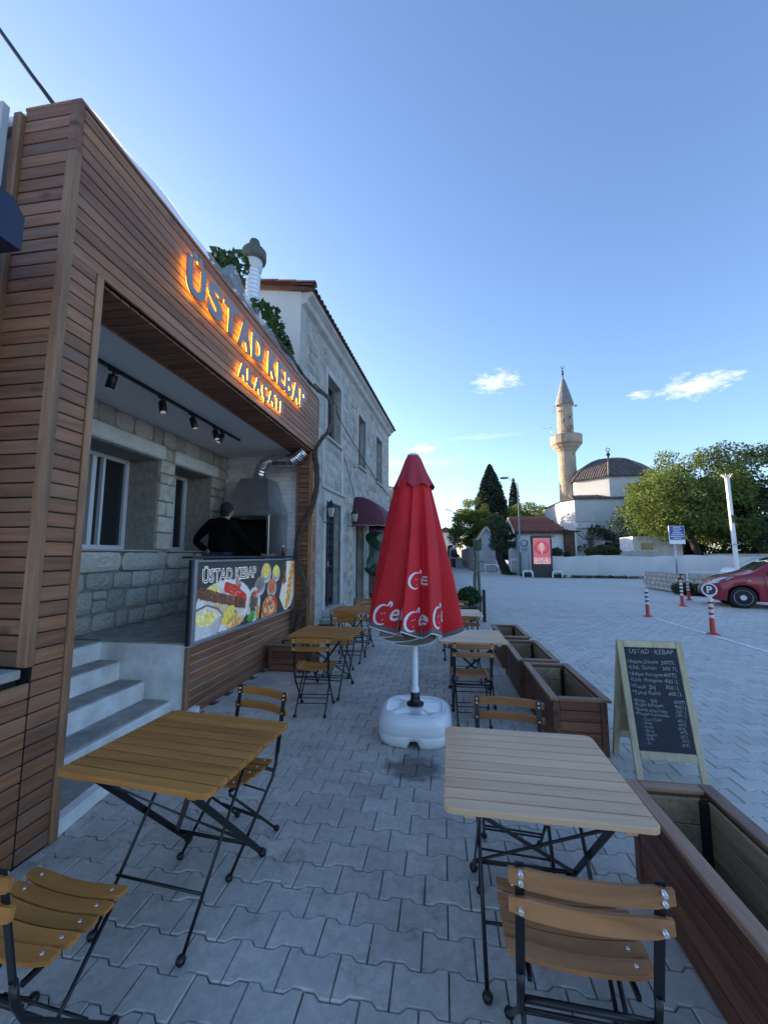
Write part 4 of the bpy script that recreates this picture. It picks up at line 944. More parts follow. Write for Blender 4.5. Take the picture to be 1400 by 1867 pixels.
# lanterns
def lantern(label, x, s, z):
    c = Vector((-2.743 + math.cos(TH) * x + math.sin(TH) * s, 7.12 - math.sin(TH) * x + math.cos(TH) * s, z))
    t_ = thing('wall_lantern', label, 'lantern', c, -TH, 'black lanterns by the iron door')
    f = MB(); f.lathe([(.0, .30), (.02, .30), (.03, .27), (.035, .25), (.11, .16), (.125, .14), (.125, .125), (.0, .125)], 6); f.lathe([(0, -.13), (.02, -.12), (.05, -.095), (.06, -.08), (0, -.08)], 6); 
    for k in range(6): q = k * math.pi / 3; f.tube([(.058 * math.cos(q), .058 * math.sin(q), -.08), (.10 * math.cos(q), .10 * math.sin(q), .125)], .006, 4)
    f.tube([(0, 0, -.12), (-.02, 0, -.19), (-.10, 0, -.22), (-.20, 0, -.17)], .010, 6); f.box((-.205, 0, -.15), (.02, .07, .18), 0, .005); f.build('lantern_frame', M_black, t_)
    f = MB(); f.lathe([(.054, -.078), (.096, .124)], 6, sm=False); f.build('lantern_glass', plain('opal_glass', (.42, .42, .38), .3), t_)
lantern('black wall lantern left of the iron door, beside the vine trunk', .20, 1.42, 2.44)
lantern('black wall lantern right of the iron door, beside the burgundy awning', .20, 3.35, 2.50)
# awnings
def awning(label, s0, s1, z0, z1, dep):
    c = Vector((-2.743 + math.sin(TH) * s0, 7.12 + math.cos(TH) * s0, z0)); t_ = thing('awning', label, 'awning', c, -TH, 'burgundy awnings on the stone house')
    M_aw = bpy.data.materials.get('burgundy_canvas') or plain('burgundy_canvas', (.075, .012, .030), .75, bmp=.2, bscale=80)
    f = MB(); n, m_ = 10, 14; P = []; wd = s1 - s0; H_ = z1 - z0
    for j in range(m_ + 1):
        u = j / m_; e = math.sin(math.pi * min(1, max(0, u)) ) ; k_ = min(1, (1 - abs(2 * u - 1)) * 3.2) ** .5
        for i in range(n + 1):
            a = (math.pi / 2) * i / n; P.append((.02 + dep * math.sin(a) * (.02 + .98 * k_), wd * u, H_ * (.12 + .88 * k_) * math.cos(a) + .0 if i < n else 0.0))
    w_ = n + 1; f.faces(P, [(j * w_ + i, (j + 1) * w_ + i, (j + 1) * w_ + i + 1, j * w_ + i + 1) for j in range(m_) for i in range(n)], 0, True); f.build('canopy', M_aw, t_)
    f = MB(); P = []
    rim = [(P_[0], P_[1]) for P_ in [f_ for f_ in [(0, 0)]]]
    ed = []
    for j in range(61):
        u = j / 60; k_ = min(1, (1 - abs(2 * u - 1)) * 3.2) ** .5; ed.append((.022 + dep * (.02 + .98 * k_), wd * u))
    for k, (x, y) in enumerate(ed): P.append((x, y, 0)); P.append((x + .004, y, -.10 - .018 * abs(math.sin(k * .52))))
    f.faces(P, [(2 * k, 2 * k + 2, 2 * k + 3, 2 * k + 1) for k in range(60)]); v_ = f.build('valance', M_aw, t_)
    f = MB(); f.tube([(P[2 * k + 1][0] + .003, P[2 * k + 1][1], P[2 * k + 1][2]) for k in range(61)], .006, 4); f.build('piping', plain('cream_piping', (.5, .46, .42), .7), v_)
awning('nearer burgundy dutch awning, between lantern and big-leaved plant', 3.72, 5.55, 2.46, 3.22, .85)
awning('farther burgundy dutch awning, partly behind the closed red parasol', 5.75, 8.4, 2.40, 3.14, .90)
f = MB(); f.box((-2.475, 11.0, 2.42), (.02, .28, .10), 0, .003); o = f.build('small_plate', M_quoin); setp(o, 'small white plate under the near end of the burgundy awning', 'sign plate')
# sagging cables on the stone house
def cable(label, P, r=.009):
    t_ = thing('wall_cable', label, 'cable', P[0], 0, 'cables along the stone house'); f = MB(); f.tube(smooth_path(P, 6), r, 5, 0); f.build('cable', M_black, t_, world=True)
cable('black cable running from the vine down across the house to the far awning', [(-2.35, 6.9, 4.75), (-2.35, 8.4, 4.95), (-2.45, 9.14, 4.85), (-2.36, 12.2, 4.42), (-2.2, 15.3, 4.05), (-1.9, 19, 3.8)], .014)
cable('thin cable dropping from under the first upper window', [(-2.55, 9.75, 4.3), (-2.53, 10.3, 3.9), (-2.5, 10.7, 3.5), (-2.48, 11.0, 3.2)], .008)
# big-leaved potted plant under the awning
M_big = plain('glossy_big_leaf', (.014, .042, .020), .35, nscale=4, namt=.3, space='World')
pl_ = thing('potted_plant', 'tall potted plant with huge dark green paddle leaves below the awning', 'plant', (-1.95, 11.9, 0))
f = MB(); f.lathe([(.15, 0), (.20, .02), (.24, .36), (.25, .38), (.22, .38), (.20, .33), (0, .33)], 18); f.build('pot', plain('clay_pot', (.20, .09, .05), .8), pl_)
for (bx, tx, ty, tz, a, L_, W_) in ((0, -.22, -.1, 2.18, .4, .75, .44), (.05, .12, .3, 1.75, -.6, .85, .48), (-.05, -.30, .0, 1.15, 1.0, .6, .42), (.0, .15, -.05, 1.30, .1, .75, .40), (.05, .3, .2, 2.2, -.9, .6, .4)):
    f = MB(); f.tube(smooth_path([(bx, 0, .33), (bx * .5 + tx * .3, ty * .3, tz * .5), (tx, ty, tz)], 4), .014, 5); f.build('stem', M_vine, pl_)
    f = MB(); n = 8; d = Vector((math.sin(a), -.35, -.9 if tz < 2 else -.75)).normalized(); sd_ = Vector((math.cos(a), .5, -.1)).normalized(); up_ = sd_.cross(d); P = []
    for i in range(n + 1):
        u = i / n; w_ = W_ * .5 * math.sin(math.pi * min(1, u * .93 + .07)) ** .6; c = Vector((tx, ty, tz)) + d * (L_ * u) + up_ * (-.16 * u * u)
        P += [tuple(c - sd_ * w_ + up_ * .05), tuple(c), tuple(c + sd_ * w_ + up_ * .05)]
    f.faces(P, [(3 * i + k, 3 * i + k + 1, 3 * i + 4 + k, 3 * i + 3 + k) for i in range(n) for k in (0, 1)], 0, True); f.build('leaf', M_big, pl_)

# ------------------------------------------------------------------ folding tables and chairs
def rslat(w, d, th, corner=None, rr=.035):
    """slat along x; corner 'n' or 'f' rounds both ends of its near or far edge"""
    h, k = w / 2, d / 2; pl_ = []
    def arc(cx, cy, a0): return [(cx + rr * math.cos(a0 + q * math.pi / 8), cy + rr * math.sin(a0 + q * math.pi / 8)) for q in range(5)]
    pl_ += arc(-h + rr, -k + rr, math.pi) if corner == 'n' else [(-h, -k)]
    pl_ += arc(h - rr, -k + rr, 1.5 * math.pi) if corner == 'n' else [(h, -k)]
    pl_ += arc(h - rr, k - rr, 0) if corner == 'f' else [(h, k)]
    pl_ += arc(-h + rr, k - rr, .5 * math.pi) if corner == 'f' else [(-h, k)]
    b = MB(); ins = [(x * (1 - .004 / h), y * (1 - .0025 / k)) for x, y in pl_]; n = len(pl_)
    P = [(x, y, -th) for x, y in pl_] + [(x, y, -.003) for x, y in pl_] + [(x, y, 0) for x, y in ins]
    b.faces(P, [tuple(range(n - 1, -1, -1)), tuple(range(2 * n, 3 * n))] + [(j * n + i, j * n + (i + 1) % n, (j + 1) * n + (i + 1) % n, (j + 1) * n + i) for j in (0, 1) for i in range(n)]); return b
def make_table(mat, w, d, T=.74, n=10):
    t_ = thing('folding_table', '', 'table'); pt = d / n
    ms = {c: rslat(w, (pt - .0075) if not c else max(pt - .0075, .0), .019, c, min(.032, pt - .01)).mesh('slat', mat) for c in (None, 'n', 'f')}
    for k in range(n): put('slat', ms['n' if k == 0 else 'f' if k == n - 1 else None], t_, (0, -d / 2 + (k + .5) * pt, T))
    f = MB()
    for s in (-1, 1): f.box((s * (w * .5 - .085), 0, T - .031), (.038, d - .05, .022), 0, .003)
    f.box((0, 0, T - .031), (.03, d - .06, .020), 0, .003); f.build('batten', mat, t_)
    a = .215
    for s in (-1, 1):                                 # thin rod legs: far top to near foot
        f = MB(); f.tube([(s * (a - .012), d * .36, T - .04), (s * (a - .012), -d * .5 + .10, .02)], .0075, 6); f.sphere((s * (a - .012), -d * .5 + .095, .02), .019, 8, 6); f.build('leg', M_black, t_)
        f = MB(); f.bar((s * a, -d * .40, T - .04), (s * a, d * .5 - .01, .03), .006, .026, (1, 0, 0)); f.sphere((s * a, d * .5, .02), .021, 8, 6); f.build('leg', M_black, t_)
    f = MB(); y1, z1_ = -d * .5 + .19, .17
    f.tube([(-a + .012, y1, z1_), (a - .012, y1, z1_)], .006, 5); f.build('crossbar', M_black, t_)
    for q, z_ in ((.86, 0), (.92, 0)): yy = -d * .4 + (d * .9) * q; zz_ = (T - .04) * (1 - q) + .03 * q; f = MB(); f.tube([(-a, yy, zz_), (a, yy, zz_)], .005, 5); f.build('crossbar', M_black, t_)
    def pt_(s, q): return (s * a, -d * .4 + (d * .9 - .01) * q, (T - .04) * (1 - q) + .03 * q)
    for s in (-1, 1): f = MB(); p0 = Vector(pt_(s, .03)); p1 = Vector(pt_(-s, .86)); f.bar(p0, p1, .022, .005, (0, .6, -.6) if True else (1, 0, 0)); f.build('brace', M_black, t_)
    return t_
def make_chair(mat):
    c_ = thing('folding_chair', '', 'chair'); W_ = .405
    def curved(w, ht, th, bow, n=9, flat=True):
        b = MB(); P = []
        for i in range(n):
            u = i / (n - 1) * 2 - 1; x = u * w / 2; e = bow * u * u; q = 1 if abs(u) < .95 else .72
            if flat: P += [(x, -ht / 2 * q, e - th / 2), (x, ht / 2 * q, e - th / 2), (x, ht / 2 * q, e + th / 2), (x, -ht / 2 * q, e + th / 2)]
            else: P += [(x, e * 1 - th / 2, -ht / 2 * q), (x, e + th / 2, -ht / 2 * q), (x, e + th / 2, ht / 2 * q), (x, e - th / 2, ht / 2 * q)]
        fs = [(4 * i + k, 4 * i + (k + 1) % 4, 4 * i + 4 + (k + 1) % 4, 4 * i + 4 + k) for i in range(n - 1) for k in range(4)] + [(3, 2, 1, 0), (4 * n - 4, 4 * n - 3, 4 * n - 2, 4 * n - 1)]
        b.faces(P, fs, 0, False); return b
    sm = curved(W_, .051, .014, .022).mesh('seat_slat', mat)
    for k in range(5):
        y = -.088 + k * .0585; put('seat_slat', sm, c_, (0, y, .452 + .012 * ((k - 2.2) / 2.5) ** 2), (0, 0, 0), (1 - .012 * abs(k - 3), 1, 1))
    bm_ = curved(.395, .049, .013, .030, 9, False); bmm = bm_.mesh('back_slat', mat)
    put('back_slat', bmm, c_, (0, -.262, .808), (R(-9), 0, 0)); put('back_slat', bmm, c_, (0, -.250, .722), (R(-9), 0, 0))
    h = .168; f = MB(); f.tube([(0, .032, 0), (0, -.010, 0)], .0062, 7); bolt_b = f.mesh('bolt', M_bolt); f = MB(); f.tube([(0, 0, -.004), (0, 0, .0035)], .0055, 7); bolt_t = f.mesh('bolt', M_bolt)
    for s in (-1, 1):
        f = MB(); f.bar((s * h, -.232, .838), (s * h, -.178, .49), .024, .006, (1, 0, 0)); f.tube([(s * h, -.178, .50), (s * h, -.168, .43), (s * h, -.14, .36), (s * h, .165, .018)], [.011, .011, .009, .008], 6); f.sphere((s * h, .17, .018), .019, 8, 6); f.build('upright', M_black, c_)
        f = MB(); f.tube([(s * (h - .022), .165, .425), (s * (h - .022), -.215, .018)], .0075, 6); f.sphere((s * (h - .022), -.22, .018), .018, 8, 6); f.build('leg', M_black, c_)
        f = MB(); f.bar((s * (h - .03), -.13, .436), (s * (h - .03), .16, .436), .012, .016, (1, 0, 0)); f.build('seat_rail', M_black, c_)
        f = MB()
        for y_, z_ in ((-.247, .820), (-.245, .796), (-.236, .715)):
            put('bolt', bolt_b, c_, (s * h, y_ - .004, z_))
        for k in range(5): y = -.088 + k * .0585; put('bolt', bolt_t, c_, (s * .15, y, .462 + .012 * ((k - 2.2) / 2.5) ** 2 + .022 * (.15 / .2) ** 2))
    f = MB(); f.tube([(-h, -.15, .40), (h, -.15, .40)], .010, 6)
    f.tube([(-h, .065, .14), (h, .065, .14)], .0055, 5); f.tube([(-h + .022, -.13, .115), (h - .022, -.13, .115)], .0055, 5); f.tube([(-h + .022, -.09, .158), (h - .022, -.09, .158)], .0055, 5); f.tube([(-h, -.09, .31), (h, -.09, .31)], .0055, 5)
    f.build('stretcher', M_black, c_); return c_
TT = {'warm': make_table(M_warm, .70, .64, .655), 'teak': make_table(M_teak, .675, .655, .655)}
CC = {'warm': make_chair(M_warm), 'teak': make_chair(M_brownc)}
for c_ in CC.values(): c_.scale = (.96, .92, .865)
used = set()
def place(src, kind, x, y, rz, label, group):
    key = (kind, src); o = src if kind not in used else copy_tree(src); used.add(kind); o.location = (x, y, 0); o.rotation_euler = (0, 0, R(rz)); setp(o, label, o['category'] if 'category' in o.keys() else None, group); return o
TG, CG = 'folding slatted tables on the pavement', 'folding bistro chairs at the tables'
for kind, x, y, rz, lab in (
    ('warm', -1.155, 1.730, -5.0, 'large yellow-brown slatted table nearest the shop steps, in the left foreground'),
    ('teak', .335, 1.757, -1.0, 'pale slatted table in the right foreground, its corner over the planter rim'),
    ('warm', -1.285, 4.370, -2.0, 'yellow-brown slatted table in front of the food banner, second in the left row'),
    ('teak', .285, 4.370, 0.5, 'pale glossy slatted table in the right row, beside the third timber planter'),
    ('warm', -1.370, 6.260, -2.0, 'small-looking brown table, third in the left row, left of the red parasol'),
    ('teak', .220, 6.100, 1.0, 'pale table end peeking out right of the parasol hem, third in the right row')):
    place(TT[kind], 't' + kind, x, y, rz, lab, TG)
for kind, x, y, rz, lab in (
    ('warm', -1.235, 1.140, -4, 'folding chair cut off at the bottom left corner, back towards the viewer'),
    ('teak', .350, 1.335, -2, 'folding chair in the right foreground, seat slats seen from behind over its back'),
    ('warm', -1.11, 2.060, 164, 'folding chair behind the left foreground table, two back slats with bright bolts above it'),
    ('teak', .320, 2.110, 175, 'folding chair behind the right foreground table, brown-grey back slats with white bolts'),
    ('warm', -1.260, 3.890, 6, 'folding chair seen from behind at the left table before the banner'),
    ('teak', .250, 3.880, 2, 'folding chair with pale curved seat, tucked behind the parasol foot on the right'),
    ('warm', -1.320, 5.030, 180, 'folding chair on the far side of the second left table, bolts glinting'),
    ('teak', .270, 5.030, 180, 'folding chair directly right of the parasol hem, beyond the pale glossy table'),
    ('warm', -1.30, 5.720, 2, 'folding chair on the near side of the third left table'),
    ('warm', -1.410, 6.860, 180, 'farthest chair of the left row, below the big-leaved plant'),
    ('teak', .250, 6.800, 180, 'farthest chair of the right row, in front of the small hedge tub')):
    place(CC[kind], 'c' + kind, x, y, rz, lab, CG)

# ------------------------------------------------------------------ timber planters
PG = 'empty timber planters edging the terrace'
def planter(label, x0, y0, x1, y1, H, grp=PG, soil=.05):
    t_ = thing('timber_planter', label, 'planter', (x0, y0, 0), 0, grp); w, l = x1 - x0, y1 - y0; n = max(3, round((H - .04) / .078)); bh = (H - .03) / n
    for k in range(n):
        z = .015 + k * bh + bh / 2 - .002
        for c, d, mt_ in (((.012, l / 2, z), (.02, l - .09, bh - .005), M_cl_red), ((w - .012, l / 2, z), (.02, l - .09, bh - .005), M_cl_red), ((w / 2, .012, z), (w - .09, .02, bh - .005), M_cl_redx), ((w / 2, l - .012, z), (w - .09, .02, bh - .005), M_cl_redx)):
            block('board', c, d, mt_, t_, .003, world=False)
    for cx in (.02, w - .02):
        for cy in (.02, l - .02): block('corner_post', (cx, cy, H / 2 - .012), (.048, .048, H - .03), M_cl_z if False else M_cl_red, t_, .003, world=False)
    o_ = .028; rw = .062; zz_ = H - .008
    for cx in (rw / 2 - o_, w + o_ - rw / 2): block('rim_board', (cx, l / 2, zz_), (rw, l + 2 * o_, .022), M_rim_y, t_, .004, world=False)
    for cy in (rw / 2 - o_, l + o_ - rw / 2): block('rim_board', (w / 2, cy, zz_ - .0005), (w + 2 * o_ - 2 * rw - .001, rw, .021), M_rim_x, t_, .004, world=False)
    m_ = 3; lh = (H - .09) / m_
    for k in range(m_):
        z = .06 + k * lh + lh / 2
        for c, d in (((.032, l / 2, z), (.014, l - .11, lh - .004)), ((w - .032, l / 2, z), (.014, l - .11, lh - .004)), ((w / 2, .032, z), (w - .11, .014, lh - .004)), ((w / 2, l - .032, z), (w - .11, .014, lh - .004))): block('lining_board', c, d, M_raw, t_, .002, world=False)
    for cx in (.052, w - .052):
        for cy in (.052, l - .052): block('inner_batten', (cx, cy, H / 2), (.03, .03, H - .07), M_soot, t_, .002, world=False)
    f = MB(); f.box((w / 2, l / 2, .05), (w - .08, l - .08, .02)); f.build('floor_panel', M_raw, t_); return t_
planter('long empty timber planter at the lower right edge, under the corner of the pale table', .875, .95, 1.205, 2.15, .425)
planter('empty timber planter beside the chalkboard, board front facing the viewer', .825, 3.30, 1.205, 4.28, .42)
planter('empty timber planter between the chalkboard one and the farthest of the row', .785, 4.42, 1.155, 5.36, .42)
planter('farthest and smallest-looking empty timber planter of the right row', .775, 5.60, 1.125, 6.50, .42)
planter('low dark planter against the shop wall behind the left row of tables', -2.26, 5.03, -1.70, 5.42, .34, None)

# ------------------------------------------------------------------ closed red parasol
par = thing('closed_parasol', 'closed red parasol with white lettering on a white plastic water foot', 'parasol', (-.245, 3.50, 0))
M_foot = plain('white_plastic_foot', (.76, .77, .79), .28, coat=.3)
def selr(t_, a, b_, e=3.2): c_, s_ = abs(math.cos(t_)), abs(math.sin(t_)); return ((c_ / a) ** e + (s_ / b_) ** e) ** (-1 / e)
f = MB(); n = 64; prof = [(.90, .0), (.955, .012), (.985, .04), (.99, .082), (.975, .088), (.985, .094), (1.0, .12), (.99, .165), (.955, .205), (.90, .226), (.80, .235), (.74, .232), (.70, .226), (.40, .232), (.18, .240), (.0, .240)]
for r_, z in prof:
    for k in range(n):
        t_ = 2 * math.pi * k / n; q = r_ * selr(t_, .305, .285); zz_ = z
        if .3 < r_ < .75 and z > .2: zz_ += .006 * (1 if abs(math.sin(2 * t_)) > .96 else 0)
        if z < .05 and abs(math.cos(t_)) < .17 and math.sin(t_) < 0: q *= .90; zz_ = max(zz_, .048)
        f.v.append((q * math.cos(t_), q * math.sin(t_), zz_))
for i in range(len(prof) - 1):
    for k in range(n): f.f.append((i * n + k, i * n + (k + 1) % n, (i + 1) * n + (k + 1) % n, (i + 1) * n + k)); f.m.append(0); f.sm.append(True)
f.build('foot', M_foot, par)
f = MB(); f.lathe([(0, .238), (.070, .240), (.074, .250), (.070, .256), (.042, .258), (.040, .30), (.037, .345), (.032, .348)], 24); f.build('socket', M_black, par)
f = MB(); f.lathe([(.036, .345), (.034, .37), (.026, .385), (.026, 1.0), (.026, 2.30)], 20); f.build('pole', plain('pale_blue_pole', (.70, .73, .76), .35), par)
M_red = plain('red_canvas', (.58, .008, .018), .72, nscale=5, namt=.1, bmp=.25, bscale=120); M_redc = plain('faded_red_cap', (.36, .03, .05), .8, bmp=.2, bscale=120)
NF = 8; EDG = [-.333, .467, 1.3, 2.15, 3.05, 3.72, 4.52, 5.08, 5.95, 6.75]
def fold_u(th):
    th = th % (2 * math.pi)
    for a_, b_ in zip(EDG, EDG[1:]):
        if a_ <= th < b_: return (th - a_) / (b_ - a_), a_, b_
    return 0, 0, 1
def foldr(th, z, fl=1.0):
    """radius of the wrapped cloth: pleats lap over one another like shingles"""
    u = fold_u(th)[0]
    k = min(1, max(0, (2.2 - z) / 1.3)); base = .142 + .285 * k ** .92
    saw = (1 - u / .86) if u < .86 else (u - .86) / .14; saw = saw * saw * (3 - 2 * saw) if False else saw
    return base * (1 - (.15 + .27 * k) * (1 - saw) ** 1.2) + .010 * math.sin(5 * th + 3 * z)
def hemz(th):
    u = fold_u(th)[0]; saw = (1 - u / .86) if u < .86 else (u - .86) / .14
    return .900 - .075 * (1 - saw) + .03 * math.cos(th + 2.3)
f = MB(); nT, nZ = 240, 44; TW = .25
def clp(th, s, off=0.0):
    z0 = hemz(th); z = z0 + (2.165 - z0) * s; thz = th + TW * s; r_ = foldr(th, z) + off; return (r_ * math.cos(thz), r_ * math.sin(thz), z)
for j in range(nZ + 1):
    for k in range(nT): f.v.append(clp(2 * math.pi * k / nT, j / nZ))
for j in range(nZ):
    for k in range(nT): f.f.append((j * nT + k, j * nT + (k + 1) % nT, (j + 1) * nT + (k + 1) % nT, (j + 1) * nT + k)); f.m.append(0); f.sm.append(True)
cloth = f.build('canopy', M_red, par)
M_band = plain('grey_hem_band', (.13, .115, .105), .8); M_in = plain('dusty_lining', (.20, .17, .20), .85); M_pip = plain('white_piping', (.62, .64, .68), .6)
f = MB()
for j in range(3):
    for k in range(nT): f.v.append(clp(2 * math.pi * k / nT, -.004 + j * .0145, .003))
for j in range(2):
    for k in range(nT): f.f.append((j * nT + k, j * nT + (k + 1) % nT, (j + 1) * nT + (k + 1) % nT, (j + 1) * nT + k)); f.m.append(0); f.sm.append(True)
f.build('hem_band', M_band, par)
f = MB(); f.tube([clp(2 * math.pi * k / nT, -.006, .004) for k in range(nT + 1)], .0055, 5, 0, False); f.build('hem_piping', M_pip, par)
# inner laps that hang out below the outer cloth
for i, (a0, a1, zz_, rr_) in enumerate(((3.5, 4.35, .835, .30), (3.7, 5.0, .805, .265), (4.1, 5.6, .775, .235), (4.9, 5.75, .765, .19))):
    f = MB(); n = 22
    for j in range(4):
        for k in range(n + 1):
            u = k / n; th = a0 + (a1 - a0) * u; r_ = rr_ * (1 + .10 * math.sin(u * 7 + i)) - j * .012; f.v.append((r_ * math.cos(th), r_ * math.sin(th), zz_ + .05 * (u if i < 4 else 1 - u) + j * .045 - .03 * math.sin(u * 3.14)))
    for j in range(3):
        for k in range(n): q = j * (n + 1) + k; f.f.append((q, q + 1, q + n + 2, q + n + 1)); f.m.append(0); f.sm.append(True)
    o = f.build('inner_lap', M_in if i in (0, 3) else M_band if i != 4 else M_redc, par)
    q = MB(); q.tube([f.v[k] for k in range(n + 1)], .005, 4, 0, False); q.build('hem_piping', M_pip, o)
f = MB(); n = 96
for j, (r_, z, wv) in enumerate(((.030, 2.405, 0), (.055, 2.398, 0), (.075, 2.36, .02), (.115, 2.25, .04), (.158, 2.145, .07), (.176, 2.105, .09), (.172, 2.100, .09))):
    for k in range(n): t_ = 2 * math.pi * k / n; q = r_ * (1 + wv * math.cos(NF * t_ + .8)); f.v.append((q * math.cos(t_), q * math.sin(t_), z + (.018 * math.cos(NF * t_ + 2.2) if j > 3 else 0)))
for j in range(6):
    for k in range(n): f.f.append((j * n + k, j * n + (k + 1) % n, (j + 1) * n + (k + 1) % n, (j + 1) * n + k)); f.m.append(0); f.sm.append(True)
f.build('top_flap', M_redc, par)
f = MB(); f.lathe([(0, 2.42), (.035, 2.42), (.052, 2.412), (.055, 2.392), (.03, 2.39)], 20); f.build('finial_cap', plain('pale_cap', (.55, .62, .60), .5), par)
# white lettering printed on the cloth: curved initial with a small smile, apostrophe, then script letters
import bmesh
M_ink = plain('white_ink', (.66, .68, .74), .6)
def on_cloth(pts_mesh, th0, z0, sc_):
    u_, a_, b_ = fold_u(th0); lim = a_ + (b_ - a_) * (.95 if a_ < 5 else .80); kk = .40 if z0 < 1.15 else .30
    bm = bmesh.new(); bm.from_mesh(pts_mesh); bmesh.ops.delete(bm, geom=[f_ for f_ in bm.faces if th0 + f_.calc_center_median().x * sc_ / kk > lim], context='FACES'); bm.to_mesh(pts_mesh); bm.free()
    def fn(co):
        x, y = co.x * sc_, co.y * sc_; z = z0 + y + x * .06; th = th0 + x / (.40 if z0 < 1.15 else .30)
        zz0 = hemz(th); s = (z - zz0) / (2.165 - zz0)
        r_ = foldr(th, z); thz = th + TW * s; return Vector(((r_ + .0035) * math.cos(thz), (r_ + .0035) * math.sin(thz), z))
    remap(pts_mesh, fn)
def subdiv_long(me, L_):
    bm = bmesh.new(); bm.from_mesh(me); bmesh.ops.triangulate(bm, faces=bm.faces)
    for _ in range(5):
        es = [e for e in bm.edges if e.calc_length() > L_]
        if not es: break
        bmesh.ops.subdivide_edges(bm, edges=es, cuts=1); bmesh.ops.triangulate(bm, faces=bm.faces)
    bm.to_mesh(me); bm.free(); me.update()
def strip_mesh(P, ws):
    b = MB(); n = len(P); V_ = []
    for i, p_ in enumerate(P):
        d = Vector(P[min(i + 1, n - 1)]) - Vector(P[max(i - 1, 0)]); d.normalize(); q = Vector((-d.y, d.x)); w = ws[i] / 2; V_ += [(p_[0] + q.x * w, p_[1] + q.y * w, 0), (p_[0] - q.x * w, p_[1] - q.y * w, 0)]
    b.faces(V_, [(2 * i, 2 * i + 1, 2 * i + 3, 2 * i + 2) for i in range(n - 1)]); return b
def logo(th0, z0, sc_, word, cface=True):
    if cface:
        P = [(.52 - .42 * math.cos(a) * .9 - .1, .35 + .52 * math.sin(a)) for a in [1.75 - .30 * k for k in range(13)]]
        P = [(.55 + .40 * math.cos(math.pi * .38 + k * .30), .36 + .52 * math.sin(math.pi * .38 + k * .30)) for k in range(14)]
        ws = [.04 + .13 * math.sin(math.pi * (k + .5) / 14) * (1 if k < 6 else .65) for k in range(14)]
        me = strip_mesh(P, ws).mesh('lettering', M_ink); subdiv_long(me, .08); on_cloth(me, th0, z0, sc_); put('lettering', me, par)
        for (x, y, r_) in ((.52, .42, .030), (.66, .44, .030), (.60, .08, .028)):
            b = MB(); b.poly([(x + r_ * math.cos(q), y + r_ * math.sin(q), 0) for q in [k * .785 for k in range(8)]]); me = b.mesh('lettering', M_ink); on_cloth(me, th0, z0, sc_); put('lettering', me, par)
        me = strip_mesh([(.72, .80), (.80, .86), (.88, .98), (.90, 1.06), (.98, .96), (1.0, .84), (.92, .74)], [.03, .10, .12, .03, .12, .13, .03]).mesh('lettering', M_ink); subdiv_long(me, .06); on_cloth(me, th0, z0, sc_); put('lettering', me, par)
    if word:
        me = text_mesh(word, 1.25, 0, .012, 0, M_ink, 'lettering', 4, 1.0, .22); 
        for v_ in me.vertices: v_.co.x += .86 if cface else 0; v_.co.y += .02
        subdiv_long(me, .035); on_cloth(me, th0, z0, sc_); put('lettering', me, par)
# angle 4.71 faces the camera side (-Y); angles grow to the right
for (th0, z0, s_, wd, cf) in ((3.73, .960, .150, 'eko', True), (4.53, .930, .140, 'el', True), (5.09, .950, .152, 'ekk', True), (3.46, .99, .15, 'r', False), (4.53, 1.25, .120, 'el', True), (3.46, 1.25, .13, 'u', False)): logo(th0, z0, s_, wd, cf)

# ------------------------------------------------------------------ chalkboard
cbd = thing('chalkboard', 'folding chalkboard with handwritten price list in a pale wooden frame', 'menu board', (1.255, 3.0, 0), R(-1.5))
BWd, BHt = .43, .90; lean = math.atan(.20 / .88)
def bt(x, s, y=0.0):      # front leaf: s along the leaf, y off its face
    return (x, s * math.sin(lean) - y * math.cos(lean) * -1, s * math.cos(lean) - y * math.sin(lean))
def leaf_box(x0, x1, s0, s1, d, mat, name, back=False):
    f = MB(); Rm = Matrix.Rotation(-lean if not back else lean, 3, 'X'); c = Vector(((x0 + x1) / 2, 0, (s0 + s1) / 2)); c = Rm @ c
    if back: c.y += .40
    f.box(c, (x1 - x0, d, s1 - s0), 0, .003, Rm); return f.build(name, mat, cbd)
for back in (False, True):
    leaf_box(0, .042, 0, .90, .02, M_board_fr, 'frame_leg', back); leaf_box(BWd - .042, BWd, 0, .90, .02, M_board_fr, 'frame_leg', back)
    leaf_box(.043, BWd - .043, .855, .90, .0195, M_board_fr, 'frame_rail', back); leaf_box(.043, BWd - .043, .14, .19, .0195, M_board_fr, 'frame_rail', back)
    leaf_box(.043, BWd - .043, .192, .853, .008, plain('blackboard_slate', (.012, .016, .030), .7, nscale=8, namt=.4) if not back else M_raw, 'slate', back)
M_chalk = plain('chalk_writing', (.42, .43, .46), .95, nscale=90, namt=.5)
lines = [('ÜSTAD', 'KEBAP', 0, .812, .046, .0), ('*Adana Dürüm', '300TL', 0, .745, .036, 0), ('*Urfa  Dürüm', '300 TL', 0, .706, .036, 0), ('*Adana Porsiyon', '400TL', 0, .664, .036, 0), ('*Urfa  Porsiyon', '400TL', 0, .624, .036, 0), ('*Tavuk  Şiş', '350TL', 0, .583, .036, 0), ('*Tavuk Kanat', '400TL', 0, .541, .036, 0),
         ('*Kuzu    Şiş', '450TL', 0, .492, .033, 0), ('*Köfte Porsiyon', '400TL', 0, .464, .031, 0), ('*Ekmek arası köfte', '250TL', 0, .437, .029, 0), ('*Patates Kızartması', '100TL', 0, .410, .029, 0),
         ('- Coca Cola', '60TL', .03, .378, .027, 0), ('- Fanta', '60TL', .03, .354, .025, 0), ('- Sprite', '60TL', .03, .330, .025, 0), ('- Ayran', '40TL', .03, .308, .025, 0), ('- Şalgam', '30TL', .03, .283, .025, 0), ('- Soda', '30TL', .03, .258, .025, 0), ('- Su', '20TL', .03, .232, .025, 0)]
rw = random.Random(5)
